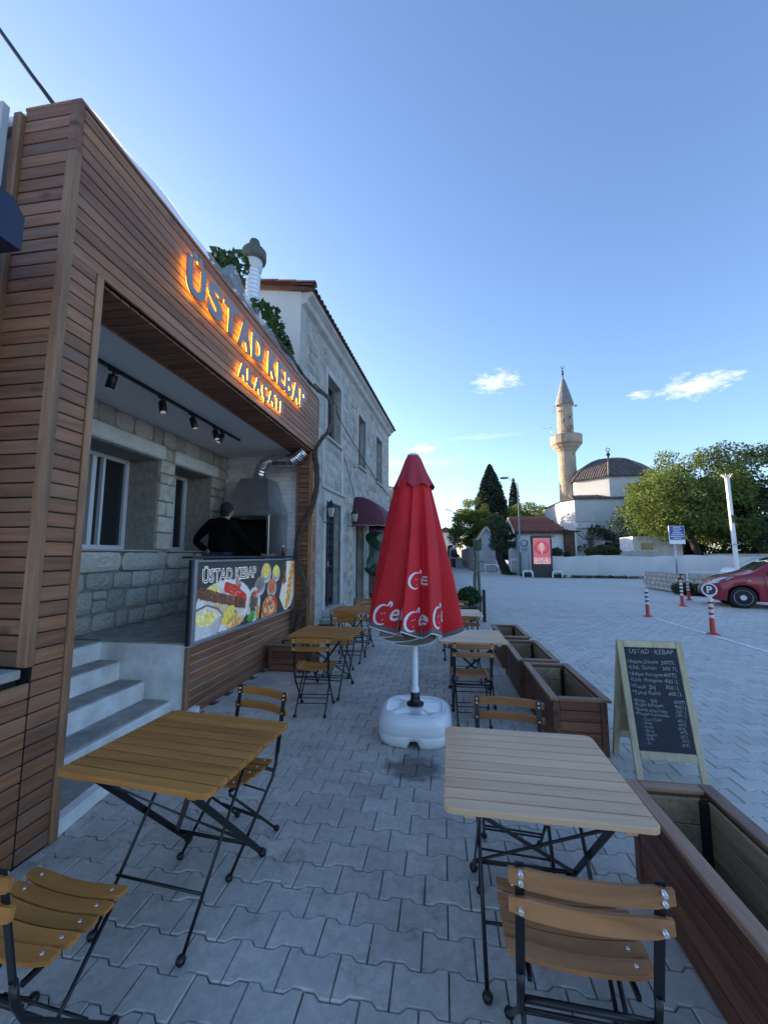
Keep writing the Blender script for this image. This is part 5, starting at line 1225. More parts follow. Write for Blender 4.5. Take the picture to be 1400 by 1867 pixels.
for i, (a, b_, ind, s, h_, _) in enumerate(lines):
    for j, tx in enumerate((a, b_)):
        me = text_mesh(tx, 1.0, 0, -.008, 0, M_chalk, 'writing', 2, 1.0, .12); x0_, x1_, y0_, y1_ = bounds(me); w_ = x1_ - x0_
        if i == 0: xs, xe = (.075, .205) if j == 0 else (.24, .365)
        elif j == 0: xs = .052 + ind + i * .0004; xe = min(xs + w_ * h_ * .92, .27)
        else: xs = .290 + rw.uniform(-.006, .006) - (.012 if i < 7 else -.02); xe = min(.385, xs + w_ * h_ * .95)
        k = (xe - xs) / w_; ph = rw.uniform(0, 6); sl2 = rw.uniform(-.04, .02)
        def fn(co):
            x = xs + (co.x - x0_) * k; q = s + co.y * h_ + .0022 * math.sin(x * 120 + ph) + sl2 * (x - xs) + .0012 * math.sin(x * 310 + ph)
            y, z = q * math.sin(lean), q * math.cos(lean); return Vector((x, y - .0062 * math.cos(lean), z + .0062 * math.sin(lean)))
        remap(me, fn); put('writing', me, cbd)

# ------------------------------------------------------------------ bollards
M_bor = plain('orange_red_plastic', (.50, .045, .03), .45); M_brf = plain('white_reflector', (.70, .68, .66), .4); M_bdk = plain('dark_band', (.05, .02, .045), .5)
def bollard(label, x, y, H, psign=False, dark=M_bor):
    t_ = thing('traffic_bollard', label, 'bollard', (x, y, 0), 0, 'flexible red and white bollards'); k = H / .70
    f = MB(); f.lathe([(.115 * k, 0), (.115 * k, .012), (.07 * k, .03), (.048 * k, .05), (.042 * k, .32 * k)], 18); f.build('post', M_bor, t_)
    z = .32 * k
    for i in range(7):
        h_ = (.06 if i % 2 == 0 else .045) * k; f = MB(); f.lathe([(.042 * k, z), (.042 * k, z + h_)] + ([(.02, z + h_ + .008), (0, z + h_ + .008)] if i == 6 else []), 18); f.build('band', M_brf if i % 2 == 0 else (dark), t_); z += h_ + .0005
    return t_, z
bollard('red and white bollard standing alone in the square, left of the parking sign', 4.99, 10.72, .66, dark=M_bdk)
bollard('red and white bollard in front of the low stone wall', 7.04, 13.05, .68, dark=bpy.data.materials['dark_band'])
bollard('white capped bollard behind the round parking sign, by the stone wall', 8.25, 14.9, .68)
t_, z = bollard('red bollard carrying a round P parking sign, before the red car', 5.08, 8.51, .68)
f = MB(); n = 28; pl2 = []
for k in range(n): a = 2 * math.pi * k / n; pl2.append((.125 * math.cos(a), .125 * math.sin(a)))
pl2 = [(x, y - (.05 * max(0, 1 - abs(x) / .05) if y < -.1 else 0)) for x, y in pl2]
f.prism(pl2, -.012, .012, 0, lambda a, b_, c: (a, c, b_ + .84)); sg = f.build('sign_disc', M_brf, t_); sg.rotation_euler = (0, 0, R(-20))
f = MB(); f.prism([(.098 * math.cos(2 * math.pi * k / 28), .098 * math.sin(2 * math.pi * k / 28)) for k in range(28)], .0125, .0155, 0, lambda a, b_, c: (a, -c, b_ + .845)); o = f.build('dark_disc', plain('aubergine_disc', (.045, .018, .06), .4), sg)
me = text_mesh('P', .17, .002, .006, 0, M_brf, 'symbol'); x0_, x1_, y0_, y1_ = bounds(me); remap(me, lambda co: Vector((co.x - (x0_ + x1_) / 2, -.018 - co.z, .845 + co.y - (y0_ + y1_) / 2))); put('symbol', me, sg)

# ------------------------------------------------------------------ cars
def lerp_tab(tab, x):
    if x <= tab[0][0]: return tab[0][1]
    for (a, p_), (b_, q_) in zip(tab, tab[1:]):
        if x <= b_: return p_ + (q_ - p_) * (x - a) / (b_ - a)
    return tab[-1][1]
def smooth_tab(tab, x, w=.07): return sum(lerp_tab(tab, x + k * w) for k in (-1, -.5, 0, .5, 1)) / 5
def make_car(label, loc, rz, paint, top, belt, wheels, L_, W_, wins, rr=.30, tail=False):
    c = thing('parked_car', label, 'car', loc, R(rz)); b = MB(); h = W_ / 2
    xs = sorted({round(i * .055, 4) for i in range(int(L_ / .055) + 1)} | {L_} | {w_ + s * k * .03 for w_ in wheels for s in (-1, 1) for k in range(13)})
    xs = [x for x in xs if 0 <= x <= L_]
    for x in xs:
        tz = smooth_tab(top, x); bz = min(smooth_tab(belt, x), tz - .015); e = min(x, L_ - x); nar = h * (1 - .22 * max(0, 1 - e / .45) ** 2.2)
        zb = .20 + .10 * max(0, 1 - e / .15)
        for w_ in wheels:
            d = abs(x - w_)
            if d < rr + .055: zb = max(zb, rr + math.sqrt(max(0, (rr + .055) ** 2 - d * d)))
        gh = max(0.0, min(1, (tz - bz) / .5)); ins = .04 + .20 * gh
        mid = max(zb + .01, bz - .24); ring = [(nar * .93, zb), (nar * .995, zb + (mid - zb) * .35), (nar, max(mid, zb + .01)), (nar * .985, bz - .06 if bz - .06 > mid else mid + .005), (nar - .035, bz), (nar - ins * .6 - .02, bz + (tz - bz) * .55), (nar - ins - .05, tz - .035 * (1 if gh > .1 else .3)), (nar * .62, tz), (0, tz + .012)]
        for y, z in ring: b.v.append((x, -y, z))
        for y, z in ring[-2::-1]: b.v.append((x, y, z))
    n = 17
    for i in range(len(xs) - 1):
        for k in range(n - 1): b.f.append((i * n + k, i * n + k + 1, (i + 1) * n + k + 1, (i + 1) * n + k)); b.m.append(0); b.sm.append(True)
    for i0 in (0, len(xs) - 1): b.f.append(tuple(i0 * n + k for k in range(n))); b.m.append(0); b.sm.append(False)
    b.build('body', paint, c)
    f = MB(); f.box((L_ / 2, 0, .30), (L_ - .5, W_ - .30, .22)); f.build('underbody', M_soot, c)
    def surf(x, t):      # point on the side at height fraction t of the glasshouse
        tz = smooth_tab(top, x); bz = min(smooth_tab(belt, x), tz - .015); gh = max(0.0, min(1, (tz - bz) / .5)); ins = .04 + .20 * gh; e = min(x, L_ - x); nar = h * (1 - .22 * max(0, 1 - e / .45) ** 2.2)
        A = [(0, nar - .035, bz), (.55, nar - ins * .6 - .02, bz + (tz - bz) * .55), (1, nar - ins - .05, tz - .035)]
        for (t0, y0, z0), (t1, y1, z1) in zip(A, A[1:]):
            if t <= t1: q = (t - t0) / (t1 - t0); return (y0 + (y1 - y0) * q + .006, z0 + (z1 - z0) * q)
        return A[-1][1:]
    for (a0, a1, lead, trail) in wins:
        for s in (-1, 1):
            f = MB(); m_ = 12; nn = 5
            for i in range(m_ + 1):
                x = a0 + (a1 - a0) * i / m_; hi = min(.90, .10 + max(0, (x - a0)) / max(lead, .01) * .8, .10 + max(0, (a1 - x)) / max(trail, .01) * .8)
                for k in range(nn + 1):
                    t_ = .08 + (hi - .08) * k / nn; y, z = surf(x, max(.08, t_)); f.v.append((x, s * y, z))
            for i in range(m_):
                for k in range(nn): q = i * (nn + 1) + k; f.f.append((q, q + 1, q + nn + 2, q + nn + 1)); f.m.append(0); f.sm.append(True)
            f.build('side_window', M_cglass, c)
    for w_ in wheels:
        for s in (-1, 1):
            f = MB(); y = s * (h - .10)
            f.tube([(w_, y - .085, rr), (w_, y - .09, rr), (w_, y - .075, rr), (w_, y + .075, rr), (w_, y + .09, rr), (w_, y + .085, rr)], [rr * .68, rr - .03, rr, rr, rr - .03, rr * .68], 30, 0, False); wh = f.build('wheel', M_rubber, c)
            f = MB(); yo = s * (h - .008); T = lambda a, r_, d: (w_ + r_ * math.cos(a), yo - s * d, rr + r_ * math.sin(a))
            N_ = 36
            for (r0, r1, d0, d1) in ((rr * .70, rr * .63, 0, .012),):
                for k in range(N_): a, a2 = 2 * math.pi * k / N_, 2 * math.pi * (k + 1) / N_; f.poly([T(a, r0, d0), T(a2, r0, d0), T(a2, r1, d1), T(a, r1, d1)])
            for k in range(6):
                a = k * math.pi / 3 + .3; f.poly([T(a - .34, rr * .64, .010), T(a + .34, rr * .64, .010), T(a + .55, rr * .22, .004), T(a - .55, rr * .22, .004)])
            f.poly([T(2 * math.pi * k / 18, rr * .24, .001) for k in range(18)]); f.build('rim', M_rim, wh)
            f = MB(); f.tube([(w_, yo - s * .02, rr), (w_, yo - s * .05, rr)], [rr * .66, rr * .66], 24); f.build('rim_well', M_soot, wh)
            f = MB(); f.tube([(w_, y - s * .10, rr), (w_, s * .3, rr)], [rr + .04, rr + .04], 24); f.build('wheel_well', M_soot, wh)
    return c, surf
M_cglass = plain('car_glass', (.03, .045, .05), .06, spec=.9); M_rim = plain('silver_hubcap', (.66, .67, .69), .35, .1)
M_carred = plain('raspberry_car_paint', (.30, .008, .024), .3, coat=.8); M_carwh = plain('white_car_paint', (.62, .68, .72), .35, coat=.6)
M_lampc = plain('headlight_glass', (.62, .66, .70), .12, spec=.8); M_taill = plain('red_tail_lamp', (.35, .01, .015), .25)
toptab = [(0, .50), (.04, .64), (.16, .76), (.45, .885), (.75, .965), (1.02, 1.04), (1.35, 1.27), (1.72, 1.45), (2.2, 1.52), (2.9, 1.50), (3.3, 1.40), (3.6, 1.10), (3.72, .85), (3.76, .6)]
belttab = [(0, .46), (.16, .70), (.5, .84), (1.0, .93), (2.0, .98), (3.2, 1.04), (3.76, .75)]
car, sf = make_car('red hatchback parked at the right edge, front wheel and headlight in view', (8.02, 13.75, 0), -20.0, M_carred, toptab, belttab, (.76, 3.16), 3.76, 1.70, ((1.28, 1.62, .2, .02), (1.68, 2.44, .10, .03), (2.50, 3.20, .03, .35)))
f = MB()                                             # headlight wrapped round the wing
for s in (-1,):
    P = [(.05, .66, .66), (.20, .775, .69), (.46, .825, .80), (.60, .80, .88), (.34, .70, .845), (.14, .62, .76)]
    P = [(x, -y - .006, z + .008) for x, y, z in P]; c0 = tuple(sum(p_[k] for p_ in P) / 6 for k in range(3)); c0 = (c0[0] - .015, c0[1] - .03, c0[2] + .015)
    f.faces(P + [c0], [(k, (k + 1) % 6, 6) for k in range(6)], 0, True)
f.build('headlight', M_lampc, car)
f = MB(); f.faces([(-.012, -.5, .30), (-.012, .5, .30), (-.005, .5, .44), (-.005, -.5, .44)], [(0, 1, 2, 3)]); f.build('grille', M_soot, car)
f = MB(); f.sphere((1.38, -.93, 1.06), .10, 12, 8, 0, (.55, .9, .72)); f.box((1.40, -.84, 1.02), (.06, .10, .04), 0, .01); f.build('mirror', M_carred, car)
f = MB(); f.box((1.66, -.775, 1.22), (.05, .012, .42), 0, .004, Matrix.Rotation(R(-14), 3, 'X')); f.build('pillar', M_black, car)
f = MB(); 
for x in (1.24, 2.47): f.tube([(x, -.852, .92), (x + .02, -.856, .6), (x + .05, -.845, .34)], .004, 4)
f.build('door_seam', M_soot, car)
f = MB(); f.box((2.22, -.862, .86), (.18, .03, .03), 0, .01); f.build('door_handle', M_carred, car)
f = MB(); f.box((.92, -.853, .78), (.08, .01, .02), 0, .003); f.build('side_marker', M_lampc, car)
f = MB()                                             # windscreen
for i in range(7):
    x = 1.07 + .60 * i / 6; tz = smooth_tab(toptab, x)
    for k in range(9): v_ = (k / 8 * 2 - 1); f.v.append((x - .004, v_ * (.60 - .04 * i / 6), tz + .014 - .012 * abs(v_)))
for i in range(6):
    for k in range(8): q = i * 9 + k; f.f.append((q, q + 1, q + 10, q + 9)); f.m.append(0); f.sm.append(True)
f.build('windscreen', M_cglass, car)
toptab2 = [(0, .45), (.05, .62), (.3, .76), (.9, .90), (1.15, .98), (1.9, 1.40), (2.5, 1.43), (3.0, 1.36), (3.6, 1.08), (3.9, .98), (4.3, .93), (4.38, .75), (4.4, .5)]
belttab2 = [(0, .42), (.3, .70), (1.1, .88), (2.4, .93), (3.6, .96), (4.4, .72)]
car2, _ = make_car('white saloon car behind the red one, only rear and roof in view', (17.6, 20.6, 0), 180, M_carwh, toptab2, belttab2, (.85, 3.45), 4.4, 1.76, ((1.45, 2.3, .5, .03), (2.36, 3.35, .03, .6)), .31)
f = MB(); f.faces([(4.34, .60, .90), (4.20, .845, .93), (4.02, .875, .92), (4.22, .86, .76), (4.375, .66, .74)], [(0, 1, 4), (1, 2, 3), (1, 3, 4)]); f.build('tail_lamp', M_taill, car2)

# ------------------------------------------------------------------ low stone wall with white rail, pole, blue board
lw = thing('stone_garden_wall', 'low rough stone wall with a white rail along its top, left of the red car', 'wall', (9.4, 16.9, 0))
r5 = random.Random(9)
f = MB(); f.box((11.6, 17.25, .38), (4.5, .5, .74)); f.box((9.55, 18.6, .38), (.4, 3.0, .74)); f.build('mortar_core', M_mortar, lw, world=True)
for j in range(4):
    x = 9.36
    while x < 13.8:
        w_ = r5.uniform(.24, .48); put('stone', r5.choice(st_m), lw, at_(lw, (x + w_ / 2, 16.985, .10 + j * .185)), (0, 0, -math.pi / 2), (.05, w_ - .02, .165)); x += w_
for j in range(4):
    y = 17.0
    while y < 20.0:
        w_ = r5.uniform(.24, .48); put('stone', r5.choice(st_m), lw, at_(lw, (9.338, y + w_ / 2, .10 + j * .185)), (0, 0, math.pi), (.05, w_ - .02, .165)); y += w_
f = MB(); f.tube([(9.40, 16.97, .05), (9.40, 16.97, .84), (9.45, 16.97, .86), (13.9, 16.97, .80)], .022, 7); f.build('rail', M_whitep, lw, world=True)
wp = thing('camera_pole', 'leaning white square pole with spikes on top, behind the stone wall', 'pole', (13.15, 20.0, 0))
f = MB(); f.bar((13.17, 20, 0), (13.10, 20, 5.05), .135, .13, (1, 0, 0), 0, .01); f.build('post', M_whitep, wp, world=True)
f = MB()
for k in range(8): a = k * math.pi / 4; f.tube([(13.1 + .08 * math.cos(a), 20 + .08 * math.sin(a), 5.03), (13.1 + .21 * math.cos(a), 20 + .21 * math.sin(a), 5.24)], .014, 4)
f.build('spikes', M_whitep, wp, world=True)
f = MB()
for z_ in (1.98,):
    f.tube([(13.14 + .16 * math.cos(q * .785), 19.99 + .16 * math.sin(q * .785), z_) for q in range(9)], .016, 4, 0, False)
    for k in range(6): a = k * 1.05; f.tube([(13.14 + .14 * math.cos(a), 19.99 + .14 * math.sin(a), z_), (13.14 + .27 * math.cos(a), 19.99 + .27 * math.sin(a), z_ + .08)], .012, 4)
f.build('collar', M_alu, wp, world=True); f = MB(); f.box((13.12, 19.905, 3.15), (.09, .02, .35), 0, .004); f.build('junction_plate', M_black, wp, world=True)
bs = thing('blue_notice_board', 'blue notice board with white lines of text on a grey post', 'sign', (12.95, 24.2, 0)); RB = Matrix.Rotation(R(6), 3, 'Z')
f = MB(); f.tube([(12.93, 24.26, 0), (12.98, 24.26, 2.5)], .055, 8); f.build('post', M_alu, bs, world=True)
f = MB(); f.box((13.05, 24.2, 2.64), (.86, .05, 1.02), 0, .006, RB); f.build('panel', M_whitep, bs, world=True)
f = MB(); f.box((13.055, 24.168, 2.75), (.80, .012, .76), 0, 0, RB); f.build('blue_field', plain('notice_blue', (.02, .07, .33), .5), bs, world=True)
for k, tx in enumerate(('ALAÇATI', 'PAZARYERİ', 'CAMİİ', 'MEYDANI', 'OTOPARK ALANI', 'ARAÇ GİREMEZ', 'PARK YASAK')):
    tx = ('————', '—————', '———', '—————', '———————', '———————', '—————')[k]
    wd = (.40, .46, .36, .52, .66, .74, .46)[k]; f = MB(); r6 = random.Random(k); x = -wd / 2
    while x < wd / 2 - .03:
        l_ = r6.uniform(.02, .05); f.box((13.055 + (x + l_ / 2), 24.158 + (x + l_ / 2) * math.tan(R(6)), 3.07 - k * .103), (l_, .006, .045 + r6.uniform(-.006, .006)), 0, 0, RB); x += l_ + .012
    f.build('text_line', M_whitep, bs, world=True)

# ------------------------------------------------------------------ whitewashed wall, advert pillar, lamp, sign, railings
ww = thing('whitewashed_wall', 'long low whitewashed wall across the far side of the square', 'wall', (7.4, 28.6, 0))
P = [(7.2, 28.9), (10.5, 28.7), (14.9, 27.9), (16.9, 25.9), (19.5, 23.0)]; f = MB()
for (a, b_) in zip(P, P[1:]):
    n = 10
    for k in range(n):
        u0, u1 = k / n, (k + 1) / n; p0 = (a[0] + (b_[0] - a[0]) * u0, a[1] + (b_[1] - a[1]) * u0); p1 = (a[0] + (b_[0] - a[0]) * u1, a[1] + (b_[1] - a[1]) * u1)
        h0 = 1.46 + .05 * math.sin(p0[0] * 1.3) + .02 * math.sin(p0[0] * 5); h1 = 1.46 + .05 * math.sin(p1[0] * 1.3) + .02 * math.sin(p1[0] * 5)
        q = [(p0[0], p0[1], 0), (p1[0], p1[1], 0), (p1[0], p1[1], h1), (p0[0], p0[1], h0)]; t4 = [(p0[0] + .15, p0[1] + .3, h0), (p1[0] + .15, p1[1] + .3, h1)]
        f.poly(q); f.poly([q[3], q[2], t4[1], t4[0]]); f.poly([(p0[0] + .15, p0[1] + .3, 0), (p1[0] + .15, p1[1] + .3, 0), t4[1], t4[0]])
f.build('wall', M_plaster2, ww, world=True)
ad = thing('advert_pillar', 'dark pillar with a glowing pink advertising screen, guarded by white hoops', 'advertising pillar', (6.8, 28.4, 0)); RA = Matrix.Rotation(R(-3), 3, 'Z')
f = MB(); f.box((6.80, 28.55, 1.44), (1.34, .22, 2.88), 0, .02, RA); f.build('case', plain('dark_green_case', (.012, .022, .024), .35), ad, world=True)
mt, t, p = newmat('pink_screen'); c_ = t.nodes.new('ShaderNodeTexCoord'); s_ = t.nodes.new('ShaderNodeSeparateXYZ'); t.links.new(c_.outputs['Generated'], s_.inputs[0])
mp_ = t.nodes.new('ShaderNodeMapping'); mp_.inputs['Location'].default_value = (-.5, 0, -.62); t.links.new(c_.outputs['Generated'], mp_.inputs[0]); mp2 = t.nodes.new('ShaderNodeVectorMath'); mp2.operation = 'MULTIPLY'; mp2.inputs[1].default_value = (1, 0, 1.7); t.links.new(mp_.outputs[0], mp2.inputs[0])
ln_ = t.nodes.new('ShaderNodeVectorMath'); ln_.operation = 'LENGTH'; t.links.new(mp2.outputs[0], ln_.inputs[0])
cc = ramp(t, ln_.outputs['Value'], [(.14, (.62, .28, .22)), (.22, (.50, .10, .13)), (.40, (.34, .02, .05)), (.45, (.48, .10, .14)), (.75, (.42, .12, .17))])
nn_ = noise(t, c_.outputs['Generated'], 14, 4, .6); low = mth(t, 'GREATER_THAN', .28, mth(t, 'ADD', s_.outputs[2], mth(t, 'MULTIPLY', nn_, .06))); cc = mulc(t, cc, ramp(t, nn_, [(.4, (.50, .12, .14)), (.6, (.80, .45, .42))]), low, 'MIX')
t.links.new(cc, p.inputs['Emission Color']); p.inputs['Emission Strength'].default_value = .14; t.links.new(cc, p.inputs['Base Color']); p.inputs['Roughness'].default_value = .2
f = MB(); f.box((6.79, 28.425, 1.80), (1.10, .02, 1.78), 0, 0, RA); f.build('screen', mt, ad, world=True)
f = MB(); f.lathe([(.0, 1.55), (.03, 1.56), (.05, 1.70), (.06, 1.8), (.17, 1.98), (.20, 2.12), (.17, 2.28), (.08, 2.36), (0, 2.38)], 16, (6.80, 28.43, 0)); 
for i in range(len(f.v)): x_, y_, z_ = f.v[i]; f.v[i] = (x_, 28.41 + (y_ - 28.43) * .02, z_)
f.build('ice_cream_print', emis('peach_print', (.80, .40, .30), .1), ad, world=True)
f = MB(); f.box((6.80, 28.40, 1.10), (.34, .008, .10), 0, 0, RA); f.box((6.62, 28.405, 2.18), (.12, .008, .03), 0, 0, Matrix.Rotation(.7, 3, 'Y')); f.build('print_mark', M_whitep, ad, world=True)
def hoop(label, x, y, w_, H, r_=.045):
    t_ = thing('guard_hoop', label, 'railing', (x, y, 0), 0, 'white painted guard hoops'); f = MB(); f.tube(smooth_path([(-w_ / 2, 0, 0), (-w_ / 2, 0, H - .1), (-w_ / 2 + .1, 0, H), (w_ / 2 - .1, 0, H), (w_ / 2, 0, H - .1), (w_ / 2, 0, 0)], 4), r_, 8); f.build('hoop', M_whitep, t_); return t_
hoop('white guard hoop left of the pink advertising pillar', 5.83, 28.5, .62, .42, .055); hoop('white guard hoop right of the pink advertising pillar', 7.66, 28.1, .60, .42, .055)
hb = hoop('white barrier hoop with black bands in front of the twisted olive tree', 3.72, 31.0, .95, .78, .035)
f = MB()
for s in (-1, 1): f.tube([(s * .475, 0, .28), (s * .475, 0, .46)], .037, 8)
f.tube([(-.08, 0, .78), (.10, 0, .78)], .037, 8); f.build('black_band', M_black, hb)
lamp = thing('street_lamp', 'slim grey street lamp with a leaf-shaped head over the small hut', 'street lamp', (5.98, 31.8, 0))
f = MB(); f.tube([(5.98, 31.8, 0), (5.98, 31.8, 3.8), (6.0, 31.8, 3.82), (6.0, 31.8, 7.10)], [.075, .075, .05, .04], 8); f.tube([(6.0, 31.8, 7.05), (5.75, 31.8, 7.28), (5.35, 31.8, 7.5)], .03, 6); f.build('pole', plain('lamp_grey', (.22, .23, .24), .5, .3), lamp, world=True)
f = MB(); f.sphere((4.98, 31.8, 7.62), .40, 14, 8, 0, (1, .42, .26)); f.build('lamp_head', plain('lamp_head_green', (.20, .25, .24), .4), lamp, world=True)
isg = thing('info_sign', 'pale square sign with a dark ring on twin grey posts by the hut', 'sign', (6.15, 30.9, 0))
f = MB(); f.box((6.15, 30.9, 2.22), (.74, .04, 1.0), 0, .01); f.build('panel', plain('sign_grey', (.42, .45, .48), .5), isg, world=True)
for x_ in (5.98, 6.42): f = MB(); f.tube([(x_, 30.95, 0), (x_, 30.95, 1.8)], .035, 6); f.build('post', M_alu, isg, world=True)
f = MB(); f.tube([(6.13 + .24 * math.cos(q * .35), 30.87, 2.42 + .24 * math.sin(q * .35)) for q in range(19)], .028, 5, 0, False); f.build('ring', M_black, isg, world=True)
f = MB(); 
for k in range(3): f.box((6.15, 30.875, 2.03 - k * .09), (.5 - .06 * k, .01, .035))
f.build('text_line', plain('sign_text', (.12, .12, .13), .6), isg, world=True)
uc = thing('utility_cabinet', 'pale concrete utility cabinet right of the olive trunk', 'cabinet', (5.55, 32.2, 0)); f = MB(); f.box((5.6, 32.3, .62), (.52, .4, 1.24), 0, .02); f.build('body', M_plaster, uc, world=True); f = MB(); f.box((5.6, 32.09, .6), (.44, .02, 1.0), 0, .005); f.build('door', M_quoin, uc, world=True)

# ------------------------------------------------------------------ gatehouse hut
M_tileroof = plain('red_pantile', (.27, .085, .055), .85, nscale=5, namt=.35, var=(.75, 1.15))
M_wash = M_plaster2; M_warmw = plain('cream_bargeboard', (.62, .56, .42), .8)
hut = thing('tiled_hut', 'small white hut with red tiled roof beside the square', 'hut', (5.95, 32.2, 0))
f = MB(); X0, X1, Y0, Y1, HE, HR = 5.95, 9.35, 32.2, 37.0, 3.42, 4.62
for P in ([(X0, Y0, 0), (X1, Y0, 0), (X1, Y0, HE), (X0, Y0, HE)], [(X0, Y1, 0), (X0, Y0, 0), (X0, Y0, HE), (X0, (Y0 + Y1) / 2, HR), (X0, Y1, HE)], [(X1, Y0, 0), (X1, Y1, 0), (X1, Y1, HE), (X1, (Y0 + Y1) / 2, HR - .4), (X1, Y0, HE)], [(X1, Y1, 0), (X0, Y1, 0), (X0, Y1, HE), (X1, Y1, HE)]): f.poly(P)
f.build('wall', M_wash, hut, world=True)
f = MB(); ov = .35; ym = (Y0 + Y1) / 2
f.faces([(X0 - ov, Y0 - ov, HE - .12), (X1 + ov, Y0 - ov, HE - .12), (X1 - .55, ym, HR + .06), (X0 - ov, ym, HR + .06), (X1 + ov, Y1 + ov, HE - .12), (X0 - ov, Y1 + ov, HE - .12)], [(0, 1, 2, 3), (3, 2, 4, 5), (1, 4, 2)]); rf = f.build('roof', M_tileroof, hut, world=True)
tb = MB(); n_t = 0
nr, nc = 11, 21; slp = Vector((0, ym - (Y0 - ov), HR - HE + .18)); 
for j in range(nr):
    f = MB()
    for i in range(nc):
        u = j / nr; xa = X0 - ov + .04; xb = X1 + ov - (ov + .55) * u; w_ = (X1 + ov - xa) / nc; x = xa + i * w_
        if x + w_ > xb + .02: continue
        p0 = Vector((x + w_ / 2, Y0 - ov, HE - .10)) + slp * u; p1 = p0 + slp * (1.12 / nr); P = []
        for k in range(5): a = math.pi * k / 4; P.append(tuple(p0 + Vector((-w_ * .46 * math.cos(a), 0, .055 * math.sin(a) + .045))))
        for k in range(5): a = math.pi * k / 4; P.append(tuple(p1 + Vector((-w_ * .46 * math.cos(a), 0, .055 * math.sin(a) + .012))))
        f.faces(P, [(k, k + 1, k + 6, k + 5) for k in range(4)] + [(0, 1, 2, 3, 4)])
    f.build('tile_row', M_tileroof, rf, world=False) if False else put('tile_row', f.mesh('tile_row', M_tileroof, tuple(hut.location)), rf)
for (a, b_) in (((X0 - ov, Y0 - ov, HE - .17), (X0 - ov, ym, HR + .0)), ((X0 - ov, Y1 + ov, HE - .17), (X0 - ov, ym, HR + .0))): f = MB(); f.bar(a, b_, .06, .20, (1, 0, 0)); f.build('bargeboard', M_warmw, hut, world=True)
f = MB(); f.box(((X0 + X1) / 2 + .1, Y0 - .33, HE - .17), (X1 - X0 + .7, .05, .16)); f.build('fascia', plain('dark_red_fascia', (.07, .02, .018), .7), hut, world=True)
def far_window(par_, x, y, z, w_, h_, bars=0, fr=M_whitep):
    f = MB(); f.box((x, y, z), (w_ + .12, .06, h_ + .12), 0, .01); o = f.build('window', fr, par_, world=True); q = MB(); q.box((x, y - .034, z), (w_, .012, h_)); put('pane', q.mesh('pane', M_glass, tuple(par_.location)), o)
    if bars:
        q = MB()
        for k in range(bars): q.box((x - w_ / 2 + (k + .5) * w_ / bars, y - .06, z), (.035, .03, h_))
        for k in (0, 1): q.box((x, y - .06, z - h_ / 2 + .12 + k * (h_ - .24)), (w_, .03, .04))
        put('bars', q.mesh('bars', M_whitep, tuple(par_.location)), o)
far_window(hut, 7.22, 32.19, 2.72, .75, .62); far_window(hut, 8.55, 32.19, 3.02, .40, .30)
f = MB(); f.box((8.4, 32.18, 2.5), (1.9, .02, .03)); f.build('cornice_line', M_alu, hut, world=True)
f = MB(); f.box((6.05, 32.15, 1.95), (.14, .08, 1.5)); f.build('dark_post', M_soot, hut, world=True)
rust = thing('rusty_pier', 'rusty brown pier with a lean-to roof right of the white hut', 'pier', (9.7, 32.0, 0))
f = MB(); f.box((9.72, 32.2, 1.68), (.72, .5, 3.3), 0, .01); f.build('pier', plain('rust_brown', (.10, .055, .032), .95, nscale=4, namt=.6), rust, world=True)
f = MB(); f.box((9.85, 32.2, 3.36), (1.35, .9, .07), 0, .01, Matrix.Rotation(R(4), 3, 'Y')); f.build('canopy', M_barkd, rust, world=True); f = MB(); f.box((10.14, 32.05, 1.6), (.10, .3, 3.2)); f.build('white_edge', M_wash, rust, world=True)
lh = thing('gabled_shed', 'small white gabled shed left of the twisted olive tree', 'shed', (3.5, 38, 0))
f = MB(); X0, X1, Y0, Y1, HE, HR = 3.5, 4.95, 38.0, 42.0, 3.15, 4.10; xm = 4.12
for P in ([(X0, Y0, 0), (X1, Y0, 0), (X1, Y0, HE), (xm, Y0, HR), (X0, Y0, HE)], [(X0, Y1, 0), (X0, Y0, 0), (X0, Y0, HE), (X0, Y1, HE)], [(X1, Y0, 0), (X1, Y1, 0), (X1, Y1, HE), (X1, Y0, HE)]): f.poly(P)
f.build('wall', M_wash, lh, world=True); f = MB(); f.faces([(X0 - .25, Y0 - .3, HE - .2), (xm, Y0 - .3, HR + .08), (xm, Y1, HR + .08), (X0 - .25, Y1, HE - .2), (X1 + .25, Y0 - .3, HE - .2), (X1 + .25, Y1, HE - .2)], [(0, 1, 2, 3), (1, 4, 5, 2)]); f.build('roof', M_tileroof, lh, world=True)
for a in ((X0 - .25, Y0 - .31, HE - .22), (X1 + .25, Y0 - .31, HE - .22)): f = MB(); f.bar(a, (xm, Y0 - .31, HR + .05), .05, .16, (0, 1, 0)); f.build('bargeboard', M_warmw, lh, world=True)
f = MB(); f.box((3.62, 37.96, 2.75), (.16, .05, .55)); f.build('vent', M_soot, lh, world=True)

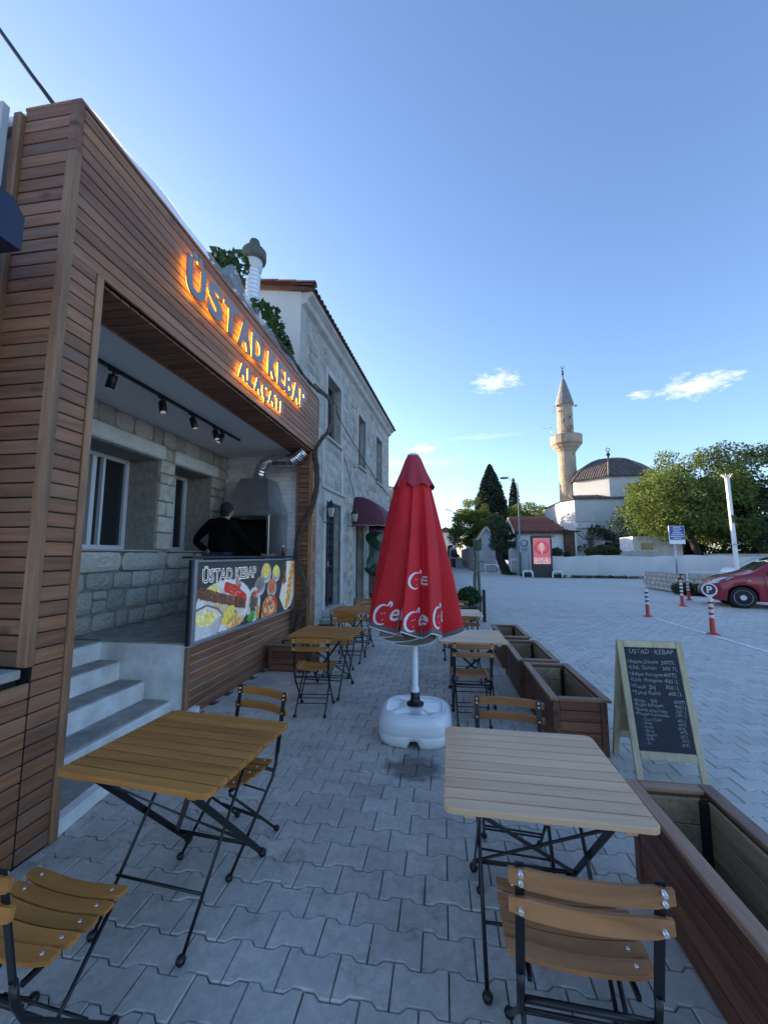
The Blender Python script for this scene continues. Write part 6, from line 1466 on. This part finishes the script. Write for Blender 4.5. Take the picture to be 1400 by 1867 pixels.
# ------------------------------------------------------------------ trees
M_ol = leafmat('olive_leaves', (.035, .060, .032), (.085, .12, .065), .25, None, 1.2); M_cyp = leafmat('cypress_leaves', (.008, .020, .014), (.020, .042, .026), .08, None, .8, .8)
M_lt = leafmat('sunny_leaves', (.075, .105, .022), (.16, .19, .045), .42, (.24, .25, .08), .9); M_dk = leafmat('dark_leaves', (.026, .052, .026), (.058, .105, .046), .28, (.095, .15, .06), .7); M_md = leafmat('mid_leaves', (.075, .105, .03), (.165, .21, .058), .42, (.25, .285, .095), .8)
def clumps(r, bl, n, rs):
    out_ = []
    for b_ in bl:
        for _ in range(int(n * b_[5])):
            while True:
                q = Vector((r.gauss(0, 1), r.gauss(0, 1), r.gauss(0, 1)))
                if q.length > .1: break
            q.normalize(); k = r.uniform(.55, 1.0) ** .5; out_.append((b_[0] + q.x * b_[3] * k, b_[1] + q.y * b_[3] * k, b_[2] + q.z * b_[4] * k, rs * r.uniform(.6, 1.25), rs * r.uniform(.5, 1.0)))
    return out_
def tree(label, base, trunk_pts, trunk_r, bl, nleaf, lsize, mat, seed, nclump=60, rs=.8, group=None, name='tree', bark=M_barkd, limbs=6, cat='tree', el=1.0):
    r = random.Random(seed); t_ = thing(name, label, cat, base, 0, group)
    f = MB(); sp_ = smooth_path(trunk_pts, 4); f.tube(sp_, [trunk_r * (1 - .55 * i / len(sp_)) * (1 + .08 * math.sin(i * 2.3)) for i in range(len(sp_))], 9)
    cl = clumps(r, bl, nclump, rs); top_ = Vector(trunk_pts[-1])
    for k in range(limbs): e = Vector(r.choice(cl)[:3]); m_ = top_.lerp(e, .5) + Vector((r.uniform(-.3, .3), r.uniform(-.3, .3), .2)); f.tube(smooth_path([top_ - Vector((0, 0, .3)), m_, e], 4), [trunk_r * .42 * (1 - .085 * i) for i in range(9)], 6)
    f.build('trunk', bark, t_)
    o = leaf_cloud('crown', nleaf, blobs(cl), lsize, mat, t_, seed, el, False); return t_
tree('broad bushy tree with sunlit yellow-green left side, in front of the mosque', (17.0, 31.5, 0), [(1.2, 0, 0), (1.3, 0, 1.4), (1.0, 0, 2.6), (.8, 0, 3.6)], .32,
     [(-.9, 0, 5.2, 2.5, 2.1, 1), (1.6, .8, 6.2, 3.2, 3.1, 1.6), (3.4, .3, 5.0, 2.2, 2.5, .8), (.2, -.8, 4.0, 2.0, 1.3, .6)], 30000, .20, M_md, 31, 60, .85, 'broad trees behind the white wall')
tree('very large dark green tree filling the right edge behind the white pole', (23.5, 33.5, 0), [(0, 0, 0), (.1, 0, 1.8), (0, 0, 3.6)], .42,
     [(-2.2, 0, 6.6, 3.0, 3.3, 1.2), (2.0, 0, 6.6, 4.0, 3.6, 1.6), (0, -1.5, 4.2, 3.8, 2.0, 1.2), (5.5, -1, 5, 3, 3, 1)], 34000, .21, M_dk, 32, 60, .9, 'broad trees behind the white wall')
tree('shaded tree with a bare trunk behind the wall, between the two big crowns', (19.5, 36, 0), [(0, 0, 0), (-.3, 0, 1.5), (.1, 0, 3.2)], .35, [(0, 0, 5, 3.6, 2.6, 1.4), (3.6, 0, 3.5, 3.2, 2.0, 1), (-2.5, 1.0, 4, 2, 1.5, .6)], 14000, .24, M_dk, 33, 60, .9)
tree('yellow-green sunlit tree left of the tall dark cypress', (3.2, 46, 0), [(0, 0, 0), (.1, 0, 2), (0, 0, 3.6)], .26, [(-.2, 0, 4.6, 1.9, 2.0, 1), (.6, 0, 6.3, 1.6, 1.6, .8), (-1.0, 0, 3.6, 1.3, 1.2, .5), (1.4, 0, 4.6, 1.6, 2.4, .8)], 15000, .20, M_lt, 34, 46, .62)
t_ = thing('cypress_tree', 'tall dark cypress standing highest on the left of the minaret', 'tree', (6.1, 50, 0)); r_ = random.Random(3)
def cyps(cx, cy, H, Rm, z0=1.0):
    def smp(r):
        while True:
            z = r.uniform(z0, H); u = (z - z0) / (H - z0); R_ = Rm * (1 - u ** 2.6) ** .8 * (.78 + .22 * math.sin(u * 2.5 + .4)); a = r.uniform(0, 6.283)
            if r.random() < R_ / Rm + .08: k = r.uniform(.62, 1.04) * (1 + .10 * math.sin(a * 5 + z * 1.2) * math.sin(z * 1.7)); return (cx + R_ * k * math.cos(a), cy + R_ * k * math.sin(a), z)
    return smp
f = MB(); f.tube([(0, 0, 0), (0, 0, 6), (0, 0, 11.5)], [.35, .25, .05], 8); f.build('trunk', M_barkd, t_); leaf_cloud('crown', 16000, cyps(0, 0, 12.9, 2.25), .30, M_cyp, t_, 8, 1.5, False)
t_ = thing('cypress_tree', 'small cypress tip rising just right of the street lamp', 'tree', (10.0, 56, 0)); f = MB(); f.tube([(0, 0, 0), (0, 0, 11)], [.2, .05], 6); f.build('trunk', M_barkd, t_); leaf_cloud('crown', 3500, cyps(0, 0, 12.2, .95, 3), .28, M_cyp, t_, 9, 1.5, False)
tree('dense dark undergrowth tree filling the gap under the two big crowns', (21, 40, 0), [(0, 0, 0), (0, 0, 1.5)], .2, [(k * 3 - 6, 0, 1.8, 2.2, 2.2, 1) for k in range(8)], 22000, .30, M_dk, 77, 14, .9)
for (x, y, z, rr_, lab, mt_, sd_) in ((8.3, 50, 5.6, 2.3, 'rounded green tree right of the tall cypress', M_md, 41), (11.5, 53, 6.0, 2.8, 'wide green tree directly left of the minaret foot', M_md, 42), (14.5, 58, 5.6, 2.8, 'green tree behind the minaret foot', M_dk, 43), (9.8, 46, 3.6, 2.6, 'dark low tree crown behind the hut roof', M_dk, 44)):
    tree(lab, (x, y, 0), [(0, 0, 0), (.1, 0, z - rr_ * .6)], .22, [(0, 0, z, rr_, rr_ * .85, 1), (-rr_ * .5, 0, z - 1.2, rr_ * .7, rr_ * .6, .5), (rr_ * .55, .3, z - 1.0, rr_ * .7, rr_ * .6, .5)], 9000, .24, mt_, sd_, 40, .8, 'trees behind the hut', limbs=3)
tree('twisted grey-green olive tree leaning before the small hut', (5.0, 33.2, 0), [(.15, 0, 0), (-.05, 0, .6), (-.35, 0, 1.2), (-.35, 0, 1.7), (-.5, 0, 2.2)], .40,
     [(-.5, 0, 4.2, .62, .65, 1), (.15, 0, 3.4, .75, .62, 1), (-.55, 0, 2.55, .75, .6, 1), (.45, .1, 2.5, .55, .5, .5)], 8000, .11, M_ol, 51, 34, .26, None, 'olive_tree', M_barkd, 5, 'olive tree', 1.5)
# ------------------------------------------------------------------ small things near the row
hg = thing('hedge_tub', 'small clipped green bush in a black tub beside a wooden post', 'shrub', (.62, 9.6, 0)); f = MB(); f.lathe([(.18, 0), (.22, .30), (.23, .34), (.18, .34), (0, .32)], 14); f.build('tub', M_black, hg)
leaf_cloud('foliage', 3800, blobs([(0, 0, .55, .25, .22), (-.14, 0, .56, .15, .14), (.15, 0, .50, .14, .14)]), .05, leafmat('box_leaves', (.016, .05, .012), (.04, .10, .025), .2, (.07, .15, .04), 6), hg, 61, 1.2)
M_gw = plain('weathered_grey_wood', (.16, .15, .12), .9, nscale=8, namt=.4, bmp=.6)
wpst = thing('wooden_post', 'weathered wooden pole with a crooked crossbar behind the parasol', 'post', (.90, 11, 0)); f = MB(); f.tube(smooth_path([(0, 0, 0), (-.03, 0, .8), (.02, 0, 1.3), (-.02, 0, 1.95)], 4), .05, 8); f.tube([(.10, .02, 0), (.07, .02, 1.2), (.05, 0, 1.85)], .04, 7); f.build('pole', M_gw, wpst); f = MB(); f.tube(smooth_path([(-1.3, 0, 1.44), (-.5, 0, 1.42), (0, 0, 1.34), (.22, 0, 1.33)], 4), .026, 6); f.build('crossbar', M_gw, wpst)
f = MB(); f.box((.08, -.02, 1.78), (.18, .10, .28), 0, .02); f.build('box', plain('olive_box', (.06, .075, .05), .7), wpst)
dp = thing('dark_post', 'short black post right of the hedge tub', 'post', (.93, 9.35, 0)); f = MB(); f.box((0, 0, .36), (.07, .07, .72), 0, .01); f.build('post', M_black, dp)
# weeds at the foot of the stone wall and the blue board
M_weed = leafmat('weeds', (.03, .045, .02), (.07, .10, .04), .3, (.12, .13, .07), 4)
for (lab, bl, n_, s_) in (('scruffy weeds at the corner of the low stone wall', [(9.25, 17.0, .22, .40, .26), (9.9, 16.75, .2, .6, .2), (10.6, 16.7, .18, .5, .18), (11.2, 16.7, .2, .5, .2)], 2600, .10), ('weeds along the foot of the whitewashed wall', [(9.0 + k * .7, 28.55 - .045 * k, .06, .4, .09) for k in range(9)], 900, .10), ('shrubs and pots on top of the whitewashed wall', [(8.0, 29.3, 1.7, .42, .35), (7.6, 29.3, 1.55, .3, .22), (8.7, 29.2, 1.6, .3, .2), (10.6, 30, 1.75, .5, .32), (11.3, 30, 1.85, .6, .40), (12.0, 30, 1.75, .5, .32)], 3600, .13), ('grass tufts by the advert pillar', [(7.9, 28.5, .1, .5, .15), (5.9, 29.2, .12, .5, .16), (5.3, 32, .1, .5, .12)], 700, .10)):
    o = leaf_cloud('weeds' if 'weeds' in lab else 'shrubs' if 'shrubs' in lab else 'grass', n_, blobs(bl), s_, M_weed, None, 70 + n_, 1.6); setp(o, lab, 'weeds' if 'weeds' in lab else 'shrubs' if 'shrubs' in lab else 'grass')

# ------------------------------------------------------------------ mosque and minaret
M_mst = stone_mat('minaret_limestone', (.28, .225, .165), (.38, .315, .24), (.46, .40, .32), 1.2, .2, (1, 1)); M_lead = plain('lead_cone', (.20, .20, .20), .6, nscale=2, namt=.3)
mn = thing('minaret', 'slender stone minaret with one balcony and grey pointed cap', 'minaret', (13.85, 45, 0))
f = MB(); f.lathe([(1.05, 0), (1.02, 7), (.93, 7.5), (.88, 12.0), (.90, 12.1), (.90, 12.3), (.86, 12.35), (.88, 12.7)], 20, sm=False)
f.build('shaft', M_mst, mn)
f = MB(); f.lathe([(.88, 12.65), (.95, 12.85), (1.05, 13.0), (1.15, 13.15), (1.30, 13.3), (1.42, 13.5), (1.62, 13.7), (1.64, 13.75), (1.64, 14.55), (1.68, 14.62), (1.58, 14.66), (1.52, 14.6), (1.52, 13.8), (0, 13.8)], 16, sm=False, a0=.2); f.build('balcony', M_mst, mn)
f = MB(); f.lathe([(.84, 13.7), (.80, 18.05), (.86, 18.10), (.93, 18.2), (.90, 18.35), (.0, 18.36)], 18, sm=False); f.build('upper_shaft', M_mst, mn)
f = MB(); f.lathe([(.98, 18.20), (.93, 18.5), (.55, 20.0), (.26, 21.0), (.05, 21.55), (0, 21.6)], 18, sm=False); f.build('cap', M_lead, mn)
f = MB(); f.lathe([(.05, 21.4), (.06, 21.8), (.15, 21.95), (.05, 22.1), (.12, 22.25), (.04, 22.4), (.05, 22.6), (0, 22.7)], 10); f.tube([(.16 * math.sin(a), 0, 22.78 - .16 * math.cos(a)) for a in [-2.3 + k * .46 for k in range(11)]], .035, 5); f.build('finial', M_barkd, mn)
f = MB(); f.box((.15, -.80, 14.75), (.52, .12, 1.3), 0, .01); f.tube([(.15 + .26 * math.cos(a), -.80, 15.4 + .26 * math.sin(a)) for a in [k * math.pi / 8 for k in range(9)]], .06, 5); f.build('doorway', plain('shaded_doorway', (.22, .16, .12), .9), mn)
for (x, z) in ((.30, 16.6), (.42, 12.45), (.30, 9.3), (-.35, 8.0), (-.4, 16.3)): f = MB(); f.box((x, -math.sqrt(max(.05, .86 ** 2 - x * x)) - .0, z), (.10, .06, .26)); f.build('slit_window', M_soot, mn)
f = MB(); f.tube([(-1.55, -.4, 14.5), (-1.6, -.4, 15.7)], .02, 4); f.tube([(-2.6, -.4, 15.5), (-1.6, -.4, 15.65)], .018, 4); f.build('aerial', M_alu, mn)
for (x, z) in ((1.0, 18.1), (-.95, 18.15), (-1.05, 17.55)): f = MB(); f.tube([(x, -.1, z), (x + .22 * (1 if x > 0 else -1), -.35, z - .05)], [.06, .15], 8); f.build('loudspeaker', M_alu, mn)
# course lines of the shaft: ring stones proud by a centimetre
f = MB()
rs_ = random.Random(4)
for z0, z1, ra, rb in ((7.6, 12.0, .93, .88), (14.7, 18.0, .84, .80)):
    z = z0
    while z < z1:
        for k in range(14):
            if rs_.random() < .6: a = 2 * math.pi * (k + rs_.random() * .4) / 14; r_ = ra + (rb - ra) * (z - z0) / (z1 - z0) + .006; da = .19; f.poly([(r_ * math.cos(q), r_ * math.sin(q), zz_) for q, zz_ in ((a - da, z), (a + da, z), (a + da, z + .27), (a - da, z + .27))])
        z += .31
o = f.build('facing_stones', M_mst, mn); setp(o, kind='stuff')
mo = thing('mosque', 'whitewashed domed mosque with ribbed tile dome behind the low wall', 'mosque', (17.6, 44.6, 0))
def ngon(cx, cy, r_, n, a0): return [(cx + r_ * math.cos(a0 + 2 * math.pi * k / n), cy + r_ * math.sin(a0 + 2 * math.pi * k / n)) for k in range(n)]
f = MB(); f.prism([(-4.6, -3.9), (-5.4, -2.2), (-5.4, 5), (6.5, 5), (6.5, -3.9)], 0, 7.05); f.build('hall', M_plaster2, mo)
f = MB(); f.prism(ngon(.5, .4, 4.45, 8, math.pi / 8), 7.0, 9.25); f.build('drum', M_plaster2, mo)
f = MB(); f.faces([(-4.8, -4.1, 7.0), (-5.6, -2.3, 7.0), (-5.6, 5.2, 7.0), (6.7, 5.2, 7.0), (6.7, -4.1, 7.0), (-3, -2.6, 7.55), (-3.6, -1.6, 7.55), (-3.6, 4, 7.55), (4.8, 4, 7.55), (4.8, -2.6, 7.55)], [(k, (k + 1) % 5, 5 + (k + 1) % 5, 5 + k) for k in range(5)]); f.build('lower_roof', plain('grey_brown_tiles', (.16, .12, .10), .9, nscale=3, namt=.5), mo)
f = MB()
for k in range(46): x = -4.7 + k * .245; f.tube([(x, -4.12, 7.02), (x, -2.7, 7.56)], .075, 5, 0, True)
o = f.build('eaves_tiles', bpy.data.materials['grey_brown_tiles'], mo); setp(o, kind='stuff')
M_dome = plain('weathered_dome_tile', (.165, .135, .125), .9, nscale=2.2, namt=.5, var=(.8, 1.1)); dome_prof = [(4.75, 9.22), (4.3, 9.75), (3.7, 10.35), (3.0, 10.9), (2.2, 11.35), (1.3, 11.68), (.5, 11.82), (.0, 11.86)]
f = MB(); f.lathe(dome_prof, 8, (.5, .4, 0), 0, False, math.pi / 8); dm = f.build('dome', M_dome, mo)
f = MB()
for s in range(8):
    a0, a1 = math.pi / 8 + s * math.pi / 4, math.pi / 8 + (s + 1) * math.pi / 4
    if not (math.sin((a0 + a1) / 2) < .5): continue
    e0, e1 = Vector((math.cos(a0), math.sin(a0), 0)), Vector((math.cos(a1), math.sin(a1), 0)); nn = 15; 
    for k in range(nn):
        u = (k + .5) / nn; P = []
        w_r = 4.75 * (1 - abs(2 * u - 1)); base = (e0.lerp(e1, u)) * 4.75; nrm_ = (e0 + e1).normalized(); off = base - nrm_ * base.dot(nrm_)
        for r_, z in dome_prof[:-1]:
            if r_ / 4.75 * (off.length / (off.length + 1e-6)) * (4.75 * math.sin(math.pi / 8)) < off.length: break
            P.append(tuple(Vector((.5, .4, 0)) + off + nrm_ * r_ * math.cos(math.pi / 8) + Vector((0, 0, z + .03))))
        if len(P) > 1: f.tube(P, .075, 5, 0, True, False)
o = f.build('tile_ribs', M_dome, mo); setp(o, kind='stuff')
f = MB(); 
for s in range(8): a0 = math.pi / 8 + s * math.pi / 4; f.tube([(.5 + r_ * math.cos(a0), .4 + r_ * math.sin(a0), z + .05) for r_, z in dome_prof], .12, 6)
f.build('hip_ridges', M_dome, mo)
f = MB(); f.lathe([(.25, 11.8), (.12, 12.0), (.08, 12.2), (.20, 12.4), (.20, 12.5), (.07, 12.65), (.05, 12.8)], 10, (.5, .4, 0)); f.tube([(.5 + .2 * math.sin(q * .785), .4, 12.98 - .2 * math.cos(q * .785)) for q in range(9)], .04, 5, 0, False); f.build('finial', M_barkd, mo)
for x, z, w_ in ((-3.35, 3.05, .75), (3.2, 3.05, .9)): far_window(mo, 17.6 + x, 40.66, z, w_, 1.5, 4)
for x, z in ((-1.9, 2.55),): f = MB(); f.box((x, -4.15, z), (.8, .4, .62), 0, .02); o = f.build('air_conditioner', M_whitep, mo); q = MB(); q.tube([(x - .1, -4.36, z), (x - .1, -4.37, z)], [.25, .25], 16); put('fan_grille', q.mesh('fan_grille', M_soot), o)
f = MB(); f.box((-4.0 + .3, -3.97, 4.45), (1.7, .10, .55), 0, .01); f.build('name_board', M_whitep, mo)
f = MB()
for z in (4.75, 4.16): f.box((-3.7, -4.05, z), (1.8, .04, .05))
for x in (-4.2, -3.2): f.box((x, -4.05, 4.45), (.12, .03, .12))
f.build('board_trim', M_alu, mo)
dt = thing('bare_tree', 'small leafless pollarded tree before the mosque window', 'tree', (12.6, 36.0, 0)); f = MB(); f.tube([(0, 0, 0), (.05, 0, 1.9), (0, 0, 2.9)], [.13, .11, .16], 7)
for (dx, dz) in ((-.9, .25), (-.6, .55), (-.2, .8), (.3, .75), (.65, .45), (-1.1, .5), (.1, .5)): f.tube(smooth_path([(0, 0, 2.75), (dx * .5, 0, 2.9 + dz * .2), (dx, 0, 3.0 + dz)], 3), [.06, .05, .045, .04, .035, .03, .025], 5)
f.build('trunk', M_bark, dt)
ga = thing('garden_annex', 'low grey plastered annex with a dark window under the big tree', 'annex', (15.6, 33.5, 0)); f = MB(); f.box((16.9, 35.2, 1.5), (3.6, 2.4, 3.0), 0, .02); f.build('wall', M_plaster, ga, world=True); far_window(ga, 16.1, 33.98, 2.2, .9, .55)
f = MB(); f.box((14.0, 31.5, 1.55), (3.2, .8, .5), 0, .03); o = f.build('trough', M_quoin); setp(o, 'long pale stone trough standing behind the low white wall', 'trough')
st2 = thing('old_stone_wall', 'old grey stone wall running back behind the white saloon car', 'wall', (18.0, 29.5, 0)); f = MB(); f.box((23, 28.5, .8), (11, .4, 1.6), 0, .03, Matrix.Rotation(R(-6), 3, 'Z')); f.build('wall', M_conc, st2, world=True)

# ------------------------------------------------------------------ street going away on the left
def simple_house(label, x0, y0, x1, y1, h_, mat, roof=True, wins_=3, group='houses along the left side of the street'):
    t_ = thing('street_house', label, 'house', (x1, y0, 0), 0, group); f = MB(); f.box(((x0 + x1) / 2, (y0 + y1) / 2, h_ / 2), (x1 - x0, y1 - y0, h_), 0, .02); f.build('wall', mat, t_, world=True)
    if roof: f = MB(); a = ((x0 + x1) / 2); f.faces([(x0 - .3, y0 - .2, h_), (x1 + .3, y0 - .2, h_), (x1 + .3, y1 + .2, h_), (x0 - .3, y1 + .2, h_), (a, y0 - .2, h_ + .9), (a, y1 + .2, h_ + .9)], [(1, 2, 5, 4), (3, 0, 4, 5), (0, 1, 4), (2, 3, 5)]); f.build('roof', M_rt, t_, world=True)
    for k in range(wins_):
        y = y0 + (k + .5) * (y1 - y0) / wins_; f = MB(); f.box((x1 + .01, y, h_ * .62), (.06, .9, 1.2), 0, .01); o = f.build('window', M_frame_o, t_, world=True); q = MB(); q.box((x1 + .045, y, h_ * .62), (.01, .74, 1.04)); put('pane', q.mesh('pane', M_glass, tuple(t_.location)), o)
    return t_
simple_house('low rubble house just past the stone house, edge showing beside the parasol', -9, 16.9, -1.95, 21.5, 4.35, M_lime, False, 2)
simple_house('plain plastered house hidden behind the parasol, added to shade the square', -9, 21.6, -2.1, 30, 5.3, M_plaster2, False)  # this and the next two: hidden houses added to block the low sun
simple_house('taller pale house farther down the left side, added to shade the square', -10, 30.2, -2.0, 44, 6.4, M_plaster2, True, 4)
simple_house('long old house near the street end on the left, added to shade the square', -12, 45, -1.6, 62, 7.0, M_lime, True, 4)
simple_house('small far house with a tiled roof closing the street', -1.0, 66, 2.4, 72, 5.3, M_plaster, True, 1, None)
simple_house('far grey house beyond the street end', 4.2, 72, 10, 80, 6.0, M_plaster, True, 1, None)
gw = thing('garden_wall', 'long weathered garden wall along the right side of the far street', 'wall', (2.9, 40, 0)); f = MB()
for k in range(7): y0_ = 40.5 + k * 3.4; f = MB(); f.box((3.05 - .02 * k, y0_ + 1.68, 1.15), (.25, 3.34, 2.3 + .1 * (k % 2)), 0, .02); f.build('wall_panel', M_conc, gw, world=True)
M_mix = [plain('crate_%s' % n_, c_, .7) for n_, c_ in (('dark', (.03, .03, .035)), ('white', (.5, .5, .5)), ('brown', (.12, .07, .05)))]
rg = random.Random(12)
for k in range(5): 
    x, y, h_ = 1.2 + .2 * k, 58 - 2.4 * k, (2.6, 2.2, 1.9, 1.3, .9)[k]; f = MB(); f.box((0, 0, h_ / 2), (.8, .8, h_), 0, .08); f.sphere((0, 0, h_), .42, 8, 6); o = f.build('covered_stall', M_mix[k % 3], None, (x, y, 0)); setp(o, ('tallest dark covered stand at the far street end', 'pale rounded covered stand at the far street end', 'brown covered stand in the far street, next to a pale one', 'dark low covered stand on the near side of the far street clutter', 'lowest pale covered thing nearest in the far street clutter')[k], 'stall', 'covered stands at the far end of the street')
hz_ = thing('far_street_lamp', 'tiny far lamp above the street end, left of the sunlit tree', 'street lamp', (1.9, 58, 0)); f = MB(); f.tube([(0, 0, 0), (0, 0, 7.6), (-.5, 0, 8.0), (-1.0, 0, 8.15)], .07, 5); f.sphere((-1.1, 0, 8.15), .25, 8, 5, 0, (1.3, .5, .35)); f.build('lamp', M_alu, hz_)
# distant low hill and tree line that closes the horizon
f = MB(); rr_ = random.Random(2); n = 90; ring0, ring1 = [], []
for k in range(n):
    a = 2 * math.pi * k / n; d = 420; h_ = 3 + 3 * math.sin(a * 3 + 1) + 2 * math.sin(a * 7) + rr_.uniform(0, 1.5); ring0.append((d * math.cos(a), d * math.sin(a), -.5)); ring1.append(((d + 60) * math.cos(a), (d + 60) * math.sin(a), max(1.5, h_)))
f.faces(ring0 + ring1, [(k, (k + 1) % n, n + (k + 1) % n, n + k) for k in range(n)], 0, True); o = f.build('hills', plain('far_scrub', (.07, .085, .06), .95, nscale=.05, namt=.4, space='World')); setp(o, kind='structure')

bpy.context.view_layer.update()
